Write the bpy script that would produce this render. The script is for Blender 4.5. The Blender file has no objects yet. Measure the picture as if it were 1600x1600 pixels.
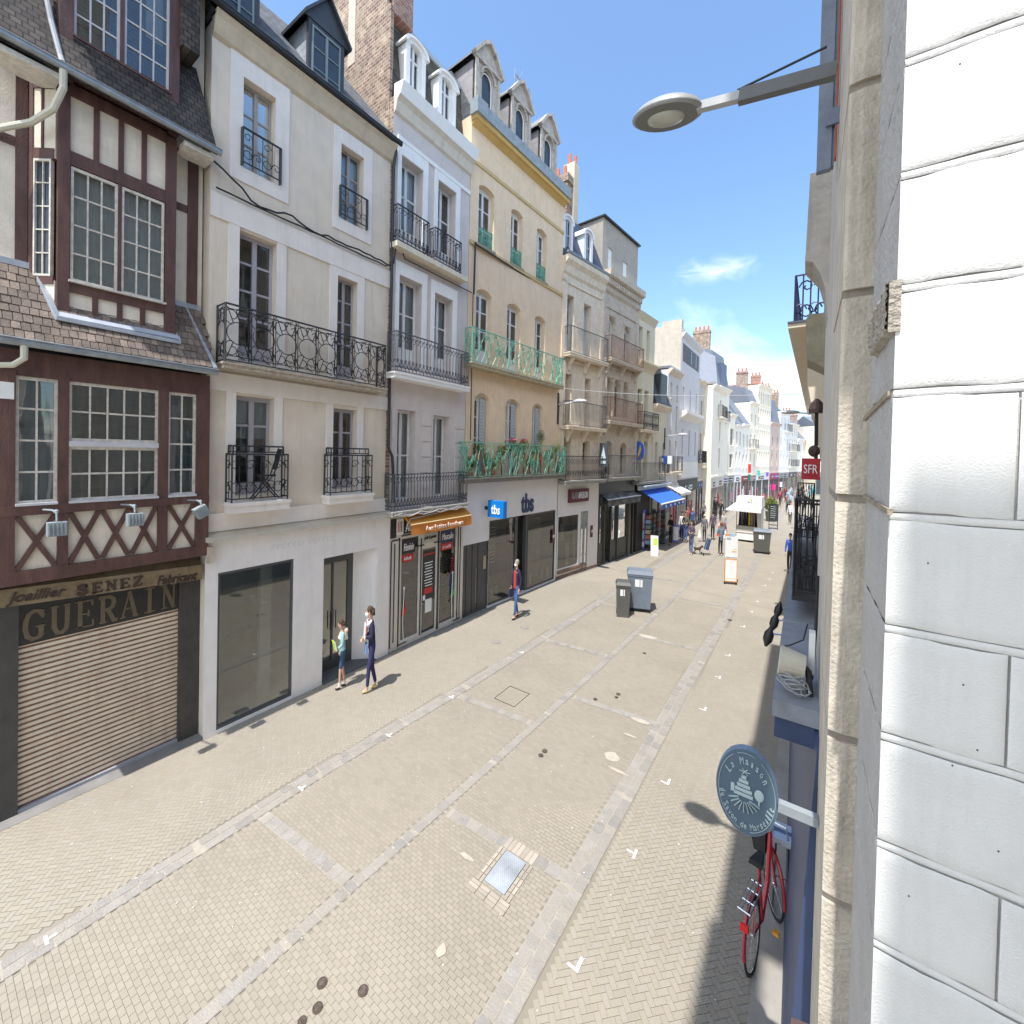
import bpy, bmesh, math, random
from mathutils import Vector, Matrix
random.seed(7)
R=math.radians
sc=bpy.context.scene; C=sc.collection
# ------------------------------------------------------------------ camera geometry
F0=663.; HC=4.85; TH=R(34.628); PI_=0.0144; RO=0.023; VC=717.01
Fv=Vector((-math.sin(TH)*math.cos(PI_),math.cos(TH)*math.cos(PI_),-math.sin(PI_)))
R0=Vector((math.cos(TH),math.sin(TH),0)); U0=R0.cross(Fv)
Rv=R0*math.cos(RO)+U0*math.sin(RO); Uv=U0*math.cos(RO)-R0*math.sin(RO)
CP=Vector((0,0,HC))
def ray(u,v): return Fv+Rv*((u-800)/F0)+Uv*((VC-v)/F0)
def onx(u,v,x): d=ray(u,v); return CP+d*(x/d.x)
def ony(u,v,y): d=ray(u,v); return CP+d*(y/d.y)
def onz(u,v,z=0): d=ray(u,v); return CP+d*((z-HC)/d.z)
POLY=[(-8.1,2),(-8.1,9.35),(-7.8,14.4),(-7.2,18.0),(-6.75,22.5),(-6.5,28),(-6.4,36),(-6.3,42),(-2.9,59),(-.5,71),(2.2,82)]
def onwall(u,v=700):
    d=ray(u,v)
    for (x0,y0),(x1,y1) in zip(POLY,POLY[1:]):
        ex,ey=x1-x0,y1-y0; det=-d.x*ey+d.y*ex
        if abs(det)<1e-9: continue
        t=(-x0*ey+y0*ex)/det; k=(d.x*y0-d.y*x0)/det
        if -1e-6<=k<=1.00001 and t>0: return CP+d*t
    return None
cam=bpy.data.cameras.new('camera'); co=bpy.data.objects.new('camera',cam); C.objects.link(co)
m=Matrix((Rv,Uv,-Fv)).transposed().to_4x4(); m.translation=CP; co.matrix_world=m
cam.sensor_width=36; cam.sensor_fit='HORIZONTAL'; cam.lens=36*F0/1600; cam.shift_y=(VC-800)/1600
cam.clip_start=.05; cam.clip_end=5000; sc.camera=co
# ------------------------------------------------------------------ world, sun
w=bpy.data.worlds.new('World'); sc.world=w; w.use_nodes=True; nt=w.node_tree; N=nt.nodes; L=nt.links
bg=N['Background']; sky=N.new('ShaderNodeTexSky'); sky.sky_type='NISHITA'; sky.sun_disc=False
SD=Vector((.025,-.45,1)).normalized()
sky.sun_elevation=math.asin(SD.z); sky.sun_rotation=math.atan2(SD.x,SD.y); sky.altitude=20; sky.air_density=1.0; sky.dust_density=1.1; sky.ozone_density=1.5
tc=N.new('ShaderNodeTexCoord'); sep=N.new('ShaderNodeSeparateXYZ'); L.new(tc.outputs['Generated'],sep.inputs[0])
dv=N.new('ShaderNodeVectorMath'); dv.operation='DIVIDE'
ad=N.new('ShaderNodeMath'); ad.operation='ADD'; ad.inputs[1].default_value=.12; L.new(sep.outputs['Z'],ad.inputs[0])
cb=N.new('ShaderNodeCombineXYZ')
for i in range(3): L.new(ad.outputs[0],cb.inputs[i])
L.new(tc.outputs['Generated'],dv.inputs[0]); L.new(cb.outputs[0],dv.inputs[1])
n1=N.new('ShaderNodeTexNoise'); n1.inputs['Scale'].default_value=.85; n1.inputs['Detail'].default_value=9; n1.inputs['Roughness'].default_value=.52; n1.inputs['Distortion'].default_value=.6
mp=N.new('ShaderNodeMapping'); mp.inputs['Scale'].default_value=(1,.75,1); mp.inputs['Location'].default_value=(3.1,1.2,0); L.new(dv.outputs[0],mp.inputs[0]); L.new(mp.outputs[0],n1.inputs['Vector'])
cr=N.new('ShaderNodeValToRGB'); cr.color_ramp.elements[0].position=.49; cr.color_ramp.elements[1].position=.80; cr.color_ramp.elements[1].color=(.62,.62,.62,1)
L.new(n1.outputs['Fac'],cr.inputs[0])
# more cloud low down
mr=N.new('ShaderNodeMapRange'); mr.inputs['From Min'].default_value=.0; mr.inputs['From Max'].default_value=.55; mr.inputs['To Min'].default_value=1.25; mr.inputs['To Max'].default_value=.0; L.new(sep.outputs['Z'],mr.inputs[0])
mu=N.new('ShaderNodeMath'); mu.operation='MULTIPLY'; mu.use_clamp=True; L.new(cr.outputs[0],mu.inputs[0])
mr2=N.new('ShaderNodeMapRange'); mr2.inputs['From Min'].default_value=.15; mr2.inputs['From Max'].default_value=-.5; mr2.inputs['To Min'].default_value=0; mr2.inputs['To Max'].default_value=2.6; L.new(sep.outputs['Y'],mr2.inputs[0])  # extra cloud added behind the camera as neutral fill light
mm_=N.new('ShaderNodeMath'); mm_.operation='MAXIMUM'; L.new(mr.outputs[0],mm_.inputs[0]); L.new(mr2.outputs[0],mm_.inputs[1]); L.new(mm_.outputs[0],mu.inputs[1])
# one wispy cloud above the rooftops
wd=ray(1122,425).normalized(); wn=N.new('ShaderNodeVectorMath'); wn.operation='SUBTRACT'; wn.inputs[1].default_value=wd; L.new(tc.outputs['Generated'],wn.inputs[0])
wm=N.new('ShaderNodeMapping'); wm.vector_type='POINT'; wm.inputs['Rotation'].default_value=(0,R(28),R(10)); wm.inputs['Scale'].default_value=(1.0,1.0,2.6); L.new(wn.outputs[0],wm.inputs[0])
wl=N.new('ShaderNodeVectorMath'); wl.operation='LENGTH'; L.new(wm.outputs[0],wl.inputs[0])
w2=N.new('ShaderNodeTexNoise'); w2.inputs['Scale'].default_value=14; w2.inputs['Detail'].default_value=8; w2.inputs['Distortion'].default_value=.8; L.new(wm.outputs[0],w2.inputs['Vector'])
wa=N.new('ShaderNodeMath'); wa.operation='MULTIPLY_ADD'; wa.inputs[1].default_value=.16; L.new(w2.outputs['Fac'],wa.inputs[0]); L.new(wl.outputs['Value'],wa.inputs[2])
wr=N.new('ShaderNodeMapRange'); wr.interpolation_type='SMOOTHSTEP'; wr.inputs['From Min'].default_value=.16; wr.inputs['From Max'].default_value=.03; wr.inputs['To Max'].default_value=.34; L.new(wa.outputs[0],wr.inputs[0])
tint=N.new('ShaderNodeMix'); tint.data_type='RGBA'; tint.blend_type='MULTIPLY'; tint.inputs[0].default_value=1; tint.inputs[7].default_value=(.95,1.08,1.14,1); L.new(sky.outputs[0],tint.inputs[6])
mx=N.new('ShaderNodeMix'); mx.data_type='RGBA'; mx.inputs[7].default_value=(10.5,10.3,9.9,1)
wx=N.new('ShaderNodeMath'); wx.operation='MAXIMUM'; L.new(mu.outputs[0],wx.inputs[0]); L.new(wr.outputs[0],wx.inputs[1]); L.new(wx.outputs[0],mx.inputs[0]); L.new(tint.outputs[2],mx.inputs[6]); L.new(mx.outputs[2],bg.inputs[0]); bg.inputs[1].default_value=.15
sl=bpy.data.lights.new('sun','SUN'); so=bpy.data.objects.new('sun',sl); C.objects.link(so); sl.energy=3.3; sl.angle=R(.55); sl.color=(1,.965,.92)
so.rotation_euler=SD.to_track_quat('Z','Y').to_euler(); so.location=(0,-20,30)
sc.view_settings.view_transform='Standard'; sc.view_settings.look='None'; sc.view_settings.exposure=.95; sc.view_settings.gamma=1
sc.cycles.max_bounces=7; sc.cycles.diffuse_bounces=4; sc.cycles.glossy_bounces=3; sc.cycles.transparent_max_bounces=10
# ------------------------------------------------------------------ materials
MATS={}
def mat(name,col,rough=.8,var=.12,scale=3.,bump=0,bscale=40,metal=0,stretch=(1,1,1),col2=None,v2=.5,isl=0,spec=.5,dirt=0,dirtcol=(.18,.15,.12)):
    if name in MATS: return MATS[name]
    mt=bpy.data.materials.new(name); mt.use_nodes=True; n=mt.node_tree.nodes; l=mt.node_tree.links; b=n['Principled BSDF']
    b.inputs['Roughness'].default_value=rough; b.inputs['Metallic'].default_value=metal; b.inputs['Specular IOR Level'].default_value=spec
    tc=n.new('ShaderNodeNewGeometry'); mp=n.new('ShaderNodeMapping'); mp.inputs['Scale'].default_value=stretch; l.new(tc.outputs['Position'],mp.inputs[0])
    no=n.new('ShaderNodeTexNoise'); no.inputs['Scale'].default_value=scale; no.inputs['Detail'].default_value=6; no.inputs['Roughness'].default_value=.65; l.new(mp.outputs[0],no.inputs['Vector'])
    rp=n.new('ShaderNodeMapRange'); rp.inputs['From Min'].default_value=.3; rp.inputs['From Max'].default_value=.7; rp.inputs['To Min'].default_value=1-var; rp.inputs['To Max'].default_value=1+var; l.new(no.outputs['Fac'],rp.inputs[0])
    hs=n.new('ShaderNodeHueSaturation'); hs.inputs['Color'].default_value=(*col,1); l.new(rp.outputs[0],hs.inputs['Value'])
    out=hs.outputs[0]
    if isl:
        r2=n.new('ShaderNodeMapRange'); r2.inputs['To Min'].default_value=1-isl; r2.inputs['To Max'].default_value=1+isl; l.new(tc.outputs['Random Per Island'],r2.inputs[0])
        h2=n.new('ShaderNodeHueSaturation'); l.new(out,h2.inputs['Color']); l.new(r2.outputs[0],h2.inputs['Value']); out=h2.outputs[0]
        if col2:
            m3=n.new('ShaderNodeMath'); m3.operation='MULTIPLY'; m3.inputs[1].default_value=7.31; l.new(tc.outputs['Random Per Island'],m3.inputs[0])
            m4=n.new('ShaderNodeMath'); m4.operation='FRACT'; l.new(m3.outputs[0],m4.inputs[0])
            m5=n.new('ShaderNodeMath'); m5.operation='MULTIPLY'; m5.inputs[1].default_value=v2; l.new(m4.outputs[0],m5.inputs[0])
            mx=n.new('ShaderNodeMix'); mx.data_type='RGBA'; mx.inputs[7].default_value=(*col2,1); l.new(m5.outputs[0],mx.inputs[0]); l.new(out,mx.inputs[6]); out=mx.outputs[2]
    elif col2:
        n2=n.new('ShaderNodeTexNoise'); n2.inputs['Scale'].default_value=scale*.35; n2.inputs['Detail'].default_value=5; l.new(mp.outputs[0],n2.inputs['Vector'])
        c2=n.new('ShaderNodeMapRange'); c2.inputs['From Min'].default_value=.45; c2.inputs['From Max'].default_value=.68; c2.inputs['To Max'].default_value=v2; l.new(n2.outputs['Fac'],c2.inputs[0])
        mx=n.new('ShaderNodeMix'); mx.data_type='RGBA'; mx.inputs[7].default_value=(*col2,1); l.new(c2.outputs[0],mx.inputs[0]); l.new(out,mx.inputs[6]); out=mx.outputs[2]
    if dirt:
        mp2=n.new('ShaderNodeMapping'); mp2.inputs['Scale'].default_value=(5,5,.45); l.new(tc.outputs['Position'],mp2.inputs[0])
        n3=n.new('ShaderNodeTexNoise'); n3.inputs['Scale'].default_value=1.6; n3.inputs['Detail'].default_value=7; n3.inputs['Roughness'].default_value=.7; l.new(mp2.outputs[0],n3.inputs['Vector'])
        c3=n.new('ShaderNodeMapRange'); c3.inputs['From Min'].default_value=.5; c3.inputs['From Max'].default_value=.85; c3.inputs['To Max'].default_value=dirt; l.new(n3.outputs['Fac'],c3.inputs[0])
        mx=n.new('ShaderNodeMix'); mx.data_type='RGBA'; mx.inputs[7].default_value=(*dirtcol,1); l.new(c3.outputs[0],mx.inputs[0]); l.new(out,mx.inputs[6]); out=mx.outputs[2]
    l.new(out,b.inputs['Base Color'])
    if bump:
        bn=n.new('ShaderNodeTexNoise'); bn.inputs['Scale'].default_value=bscale; bn.inputs['Detail'].default_value=5; l.new(tc.outputs['Position'],bn.inputs['Vector'])
        bp=n.new('ShaderNodeBump'); bp.inputs['Strength'].default_value=bump; bp.inputs['Distance'].default_value=.02; l.new(bn.outputs['Fac'],bp.inputs['Height']); l.new(bp.outputs[0],b.inputs['Normal'])
    MATS[name]=mt; return mt
def bmat(name,c1,c2,mortar,bw,bh,ms=.01,axes='yz',rough=.85,offset=.5,bump=.5,bias=0,var=.25):
    if name in MATS: return MATS[name]
    mt=bpy.data.materials.new(name); mt.use_nodes=True; n=mt.node_tree.nodes; l=mt.node_tree.links; b=n['Principled BSDF']; b.inputs['Roughness'].default_value=rough
    g=n.new('ShaderNodeNewGeometry'); s=n.new('ShaderNodeSeparateXYZ'); l.new(g.outputs['Position'],s.inputs[0]); cb=n.new('ShaderNodeCombineXYZ')
    ax={'x':'X','y':'Y','z':'Z'}; l.new(s.outputs[ax[axes[0]]],cb.inputs[0]); l.new(s.outputs[ax[axes[1]]],cb.inputs[1])
    br=n.new('ShaderNodeTexBrick'); br.offset=offset; br.inputs['Scale'].default_value=1; br.inputs['Brick Width'].default_value=bw; br.inputs['Row Height'].default_value=bh; br.inputs['Mortar Size'].default_value=ms; br.inputs['Bias'].default_value=bias; br.inputs['Mortar Smooth'].default_value=.3
    br.inputs['Color1'].default_value=(*c1,1); br.inputs['Color2'].default_value=(*c2,1); br.inputs['Mortar'].default_value=(*mortar,1); l.new(cb.outputs[0],br.inputs['Vector'])
    no=n.new('ShaderNodeTexNoise'); no.inputs['Scale'].default_value=4; no.inputs['Detail'].default_value=7; l.new(g.outputs['Position'],no.inputs['Vector'])
    rp=n.new('ShaderNodeMapRange'); rp.inputs['From Min'].default_value=.3; rp.inputs['From Max'].default_value=.7; rp.inputs['To Min'].default_value=1-var; rp.inputs['To Max'].default_value=1+var; l.new(no.outputs['Fac'],rp.inputs[0])
    hs=n.new('ShaderNodeHueSaturation'); l.new(br.outputs['Color'],hs.inputs['Color']); l.new(rp.outputs[0],hs.inputs['Value']); l.new(hs.outputs[0],b.inputs['Base Color'])
    bp=n.new('ShaderNodeBump'); bp.inputs['Strength'].default_value=bump; bp.inputs['Distance'].default_value=.01; bp.invert=True; l.new(br.outputs['Fac'],bp.inputs['Height']); l.new(bp.outputs[0],b.inputs['Normal'])
    MATS[name]=mt; return mt
def glassmat(name,tintc=(.75,.85,.88),fac=.10,dark=.0):
    mt=bpy.data.materials.new(name); mt.use_nodes=True; n=mt.node_tree.nodes; l=mt.node_tree.links; n.remove(n['Principled BSDF']); o=n['Material Output']
    tr=n.new('ShaderNodeBsdfTransparent'); tr.inputs[0].default_value=(*tintc,1); gl=n.new('ShaderNodeBsdfGlossy'); gl.inputs['Roughness'].default_value=.03
    ns=n.new('ShaderNodeTexNoise'); ns.inputs['Scale'].default_value=1.3; bp=n.new('ShaderNodeBump'); bp.inputs['Strength'].default_value=.08; bp.inputs['Distance'].default_value=.05; l.new(ns.outputs['Fac'],bp.inputs['Height']); l.new(bp.outputs[0],gl.inputs['Normal'])
    fr=n.new('ShaderNodeFresnel'); fr.inputs['IOR'].default_value=1.5; a=n.new('ShaderNodeMath'); a.operation='MULTIPLY_ADD'; a.inputs[1].default_value=1.5; a.inputs[2].default_value=fac; a.use_clamp=True; l.new(fr.outputs[0],a.inputs[0])
    mx=n.new('ShaderNodeMixShader'); l.new(a.outputs[0],mx.inputs[0]); l.new(tr.outputs[0],mx.inputs[1]); l.new(gl.outputs[0],mx.inputs[2]); l.new(mx.outputs[0],o.inputs[0])
    return mt
GL=glassmat('window_glass'); GLS=glassmat('shop_glass',(.62,.68,.68),.10)
DARKGL=mat('far_glass',(.035,.045,.055),.12,.3,2.,spec=.8)
# ------------------------------------------------------------------ mesh builder
W={}
class Fr:
    def __init__(s,x0,y0,x1,y1):
        s.o=Vector((x0,y0,0)); d=Vector((x1-x0,y1-y0,0)); s.L=d.length; s.S=d.normalized(); s.D=Vector((s.S.y,-s.S.x,0))
    def p(s,a,z,d=0): q=s.o+s.S*a+s.D*d; return Vector((q.x,q.y,z))
    def hit(s,u,v,d=0):
        r=ray(u,v); o=s.o+s.D*d; k=(o-CP).dot(s.D)/r.dot(s.D); q=CP+r*k; return (q-o).dot(s.S),q.z
    def y2s(s,y): return (y-s.o.y)/s.S.y
class FY(Fr):      # facade facing the street on a plane of constant x; s is world y
    def __init__(s,x): s.o=Vector((x,0,0)); s.S=Vector((0,1,0)); s.D=Vector((1,0,0)); s.L=1
class MB:
    def __init__(s): s.v=[]; s.f=[]
    def q(s,*p):
        k=len(s.v); s.v+=[Vector(a) for a in p]; s.f.append(list(range(k,k+len(p)))); return s
    def hexa(s,a):   # 8 points: bottom 4, top 4
        k=len(s.v); s.v+=[Vector(x) for x in a]
        for t in ((0,3,2,1),(4,5,6,7),(0,1,5,4),(1,2,6,5),(2,3,7,6),(3,0,4,7)): s.f.append([k+i for i in t])
        return s
    def box(s,x0,x1,y0,y1,z0,z1): return s.hexa([(x0,y0,z0),(x1,y0,z0),(x1,y1,z0),(x0,y1,z0),(x0,y0,z1),(x1,y0,z1),(x1,y1,z1),(x0,y1,z1)])
    def fb(s,fr,a,b,d0,d1,z0,z1): return s.hexa([fr.p(a,z0,d0),fr.p(b,z0,d0),fr.p(b,z0,d1),fr.p(a,z0,d1),fr.p(a,z1,d0),fr.p(b,z1,d0),fr.p(b,z1,d1),fr.p(a,z1,d1)])
    def fq(s,fr,a,b,z0,z1,d=0): return s.q(fr.p(a,z0,d),fr.p(b,z0,d),fr.p(b,z1,d),fr.p(a,z1,d))
    def beam(s,p0,p1,w,h,up=Vector((0,0,1))):
        p0=Vector(p0);p1=Vector(p1); t=(p1-p0).normalized(); x=t.cross(Vector(up)); 
        if x.length<1e-4: x=t.cross(Vector((0,1,0)))
        x.normalize(); y=x.cross(t)
        a=[p+x*i*w/2+y*j*h/2 for p in (p0,p1) for i,j in ((-1,-1),(1,-1),(1,1),(-1,1))]
        return s.hexa(a)
    def tube(s,pts,r,n=6,cap=True):
        pts=[Vector(p) for p in pts]; k0=len(s.v); m=len(pts); pn=None
        for i,p in enumerate(pts):
            t=(pts[min(i+1,m-1)]-pts[max(i-1,0)])
            if t.length<1e-9: t=Vector((0,0,1))
            t.normalize()
            if pn is None: pn=t.orthogonal().normalized()
            pn=(pn-t*pn.dot(t)); pn=pn.normalized() if pn.length>1e-6 else t.orthogonal().normalized()
            b=t.cross(pn); rr=r[i] if isinstance(r,(list,tuple)) else r
            for j in range(n):
                a=2*math.pi*(j+.5)/n; s.v.append(p+pn*math.cos(a)*rr+b*math.sin(a)*rr)
        for i in range(m-1):
            for j in range(n): s.f.append([k0+i*n+j,k0+i*n+(j+1)%n,k0+(i+1)*n+(j+1)%n,k0+(i+1)*n+j])
        if cap: s.f.append([k0+j for j in range(n)][::-1]); s.f.append([k0+(m-1)*n+j for j in range(n)])
        return s
    def prism(s,poly,off):
        off=Vector(off); k=len(s.v); n=len(poly); s.v+=[Vector(p) for p in poly]+[Vector(p)+off for p in poly]
        s.f.append(list(range(k,k+n))[::-1]); s.f.append(list(range(k+n,k+2*n)))
        for i in range(n): s.f.append([k+i,k+(i+1)%n,k+n+(i+1)%n,k+n+i])
        return s
    def lathe(s,c,prof,n=16,sx=1,sy=1,axis='z'):
        c=Vector(c); k0=len(s.v)
        for r,h in prof:
            for j in range(n):
                a=2*math.pi*j/n; x,y=r*math.cos(a)*sx,r*math.sin(a)*sy
                s.v.append(c+(Vector((x,y,h)) if axis=='z' else Vector((h,x,y)) if axis=='x' else Vector((x,h,y))))
        for i in range(len(prof)-1):
            for j in range(n): s.f.append([k0+i*n+j,k0+i*n+(j+1)%n,k0+(i+1)*n+(j+1)%n,k0+(i+1)*n+j])
        s.f.append([k0+j for j in range(n)][::-1]); s.f.append([k0+(len(prof)-1)*n+j for j in range(n)])
        return s
    def ell(s,c,r,n=10,mm=7): 
        return s.lathe(c,[(math.sin(math.pi*i/mm)*1.0 if 0<i<mm else .02,-math.cos(math.pi*i/mm)*r[2]) for i in range(mm+1)],n,r[0],r[1])
    def build(s,name,material,parent=None,label=None,smooth=False,kind=None):
        me=bpy.data.meshes.new(name); o0=W[parent.name] if parent else Vector((0,0,0))
        me.from_pydata([tuple(v-o0) for v in s.v],[],s.f); me.update()
        bm=bmesh.new(); bm.from_mesh(me); bmesh.ops.recalc_face_normals(bm,faces=bm.faces); bm.to_mesh(me); bm.free()
        if material: me.materials.append(material)
        if smooth: me.shade_smooth()
        o=bpy.data.objects.new(name,me); C.objects.link(o)
        if parent: o.parent=parent
        W[o.name]=o0
        if label: o['label']=label
        if kind: o['kind']=kind
        return o
def thing(name,label,cat,loc=(0,0,0),group=None,scaled=False,rz=0,sz=1):
    o=bpy.data.objects.new(name,None); C.objects.link(o); o.location=loc; o['label']=label; o['category']=cat; o.empty_display_size=.2
    if group: o['group']=group
    W[o.name]=Vector(loc)
    if scaled: W[o.name]=Vector((0,0,0)); o.scale=(2/3,2/3,1); o.rotation_euler=(0,0,rz)
    return o
def tag(o,label,cat,group=None): 
    o['label']=label; o['category']=cat
    if group: o['group']=group
    return o
def struct(name,mb,m,kind='structure'): return mb.build(name,m,kind=kind)
TS=bpy.data.scenes.new('scratch')
def baked(ob):
    TS.collection.objects.link(ob); vl=TS.view_layers[0]; vl.update(); dg=vl.depsgraph; dg.update()
    me=bpy.data.meshes.new_from_object(ob.evaluated_get(dg)); bpy.data.objects.remove(ob); return me
def text(s,o,ux,uz,wd,ht,m,parent,name='lettering',dep=.012,shear=0,bold=0,label=None):
    cu=bpy.data.curves.new('t','FONT'); cu.body=s; cu.size=1; cu.extrude=0.02; cu.shear=shear; cu.offset=bold; cu.resolution_u=3
    ob=bpy.data.objects.new('t',cu); me=baked(ob)
    xs=[v.co.x for v in me.vertices]; ys=[v.co.y for v in me.vertices]; x0,x1,y0,y1=min(xs),max(xs),min(ys),max(ys)
    ux=Vector(ux).normalized(); uz=Vector(uz).normalized(); nn=ux.cross(uz); o=Vector(o); o0=W[parent.name] if parent else Vector((0,0,0))
    for v in me.vertices: v.co=o+ux*(v.co.x-x0)/(x1-x0)*wd+uz*(v.co.y-y0)/(y1-y0)*ht+nn*(v.co.z/.02)*dep-o0
    me.materials.clear(); me.materials.append(m); me.name=name
    r=bpy.data.objects.new(name,me); C.objects.link(r); r.parent=parent; W[r.name]=o0
    if label: r['label']=label
    return r
# ------------------------------------------------------------------ walls, windows, railings
def op(a,b,c,d,arch=0): return (a,b,c,d,arch)
def wall(mb,fr,s0,s1,z0,z1,ops,rec=.16,d=0):
    ss=sorted({s0,s1}|{x for o in ops for x in o[:2] if s0<x<s1}); zs=sorted({z0,z1}|{x for o in ops for x in o[2:4] if z0<x<z1})
    for a,b in zip(ss,ss[1:]):
        for c,e in zip(zs,zs[1:]):
            m1,m2=(a+b)/2,(c+e)/2
            if any(o[0]<m1<o[1] and o[2]<m2<o[3] for o in ops): continue
            mb.fq(fr,a,b,c,e,d)
    for a,b,c,e,ar in ops:
        mb.q(fr.p(a,c,d),fr.p(a,c,d-rec),fr.p(a,e,d-rec),fr.p(a,e,d)); mb.q(fr.p(b,c,d),fr.p(b,e,d),fr.p(b,e,d-rec),fr.p(b,c,d-rec))
        mb.q(fr.p(a,c,d),fr.p(b,c,d),fr.p(b,c,d-rec),fr.p(a,c,d-rec))
        if not ar: mb.q(fr.p(a,e,d),fr.p(a,e,d-rec),fr.p(b,e,d-rec),fr.p(b,e,d))
        else:
            n=8; mm,hw=(a+b)/2,(b-a)/2; pz=[(a+(b-a)*i/n) for i in range(n+1)]; zf=lambda x:e-ar*((x-mm)/hw)**2
            for x,y in zip(pz,pz[1:]):
                mb.q(fr.p(x,zf(x),d),fr.p(y,zf(y),d),fr.p(y,e,d),fr.p(x,e,d)); mb.q(fr.p(x,zf(x),d-rec),fr.p(y,zf(y),d-rec),fr.p(y,e,d-rec),fr.p(x,e,d-rec))
                mb.q(fr.p(x,zf(x),d),fr.p(x,zf(x),d-rec),fr.p(y,zf(y),d-rec),fr.p(y,zf(y),d))
def bodybox(mb,fr,s0,s1,z0,z1,D=5,d=0):
    P=fr.p
    mb.q(P(s0,z0,d),P(s0,z1,d),P(s0,z1,-D),P(s0,z0,-D)); mb.q(P(s1,z0,d),P(s1,z0,-D),P(s1,z1,-D),P(s1,z1,d)); mb.q(P(s0,z0,-D),P(s0,z1,-D),P(s1,z1,-D),P(s1,z0,-D)); mb.q(P(s0,z1,d),P(s1,z1,d),P(s1,z1,-D),P(s0,z1,-D))
CUR=mat('curtain_cloth',(.62,.64,.66),.9,.12,8,stretch=(1,6,.3)); CUW=mat('curtain_white',(.8,.82,.84),.9,.08,8,stretch=(1,6,.3)); BLIND=mat('blind_grey',(.10,.115,.12),.8,.15,6,stretch=(1,1,9))
def win(root,fr,a,b,c,d,rec=.13,leaf=2,rows=3,cols=1,fm=None,cur=None,fw=.035,arch=0,pane=None,mid=True,name='window',solid=0,curz=None,d0=0,label=None):
    D=d0-rec; mb=MB(); fz=fw*1.35
    mb.fb(fr,a,a+fw,D,D+.045,c,d); mb.fb(fr,b-fw,b,D,D+.045,c,d); mb.fb(fr,a+fw,b-fw,D,D+.045,c,c+fz); mb.fb(fr,a+fw,b-fw,D,D+.045,d-fz-arch,d)
    lw=(b-a)/leaf
    for i in range(1,leaf): x=a+lw*i; mb.fb(fr,x-fw*.75,x+fw*.75,D+.002,D+.055,c+fz,d-fz-arch*.3)
    mw=fw*.3
    for i in range(leaf):
        x0=a+lw*i+(fw if i==0 else fw*.75); x1=a+lw*(i+1)-(fw if i==leaf-1 else fw*.75)
        for k in range(1,cols): x=x0+(x1-x0)*k/cols; mb.fb(fr,x-mw,x+mw,D+.008,D+.036,c+fz,d-fz-arch*.5)
        for k in range(1,rows): z=c+solid+(d-arch*.5-c-solid)*k/rows; mb.fb(fr,x0,x1,D+.01,D+.034,z-mw*1.3,z+mw*1.3)
        if solid: mb.fb(fr,x0,x1,D+.006,D+.03,c+fz,c+solid)
    wo=mb.build(name,fm,root,label)
    g=MB(); g.fq(fr,a+fw*.5,b-fw*.5,c+fz*.5,d-fz*.5,D+.018); g.build('pane',pane or GL,wo)
    if cur:
        q=MB(); n=max(6,int((b-a)/.045)); z0=c if curz is None else curz
        xs=[a+(b-a)*i/n for i in range(n+1)]
        for i in range(n):
            y0=D-.05-(.025 if i%2 else 0); y1=D-.05-(0 if i%2 else .025)
            q.q(fr.p(xs[i],z0,y0),fr.p(xs[i+1],z0,y1),fr.p(xs[i+1],d,y1),fr.p(xs[i],d,y0))
        q.build('curtain',cur,wo)
    return wo
def spiral(cx,cy,r0,r1,a0,a1,n=12,k=1): return [(cx+(r0+(r1-r0)*i/n)*math.cos(R(a0+(a1-a0)*i/n))*k,cy+(r0+(r1-r0)*i/n)*math.sin(R(a0+(a1-a0)*i/n))) for i in range(n+1)]
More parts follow.
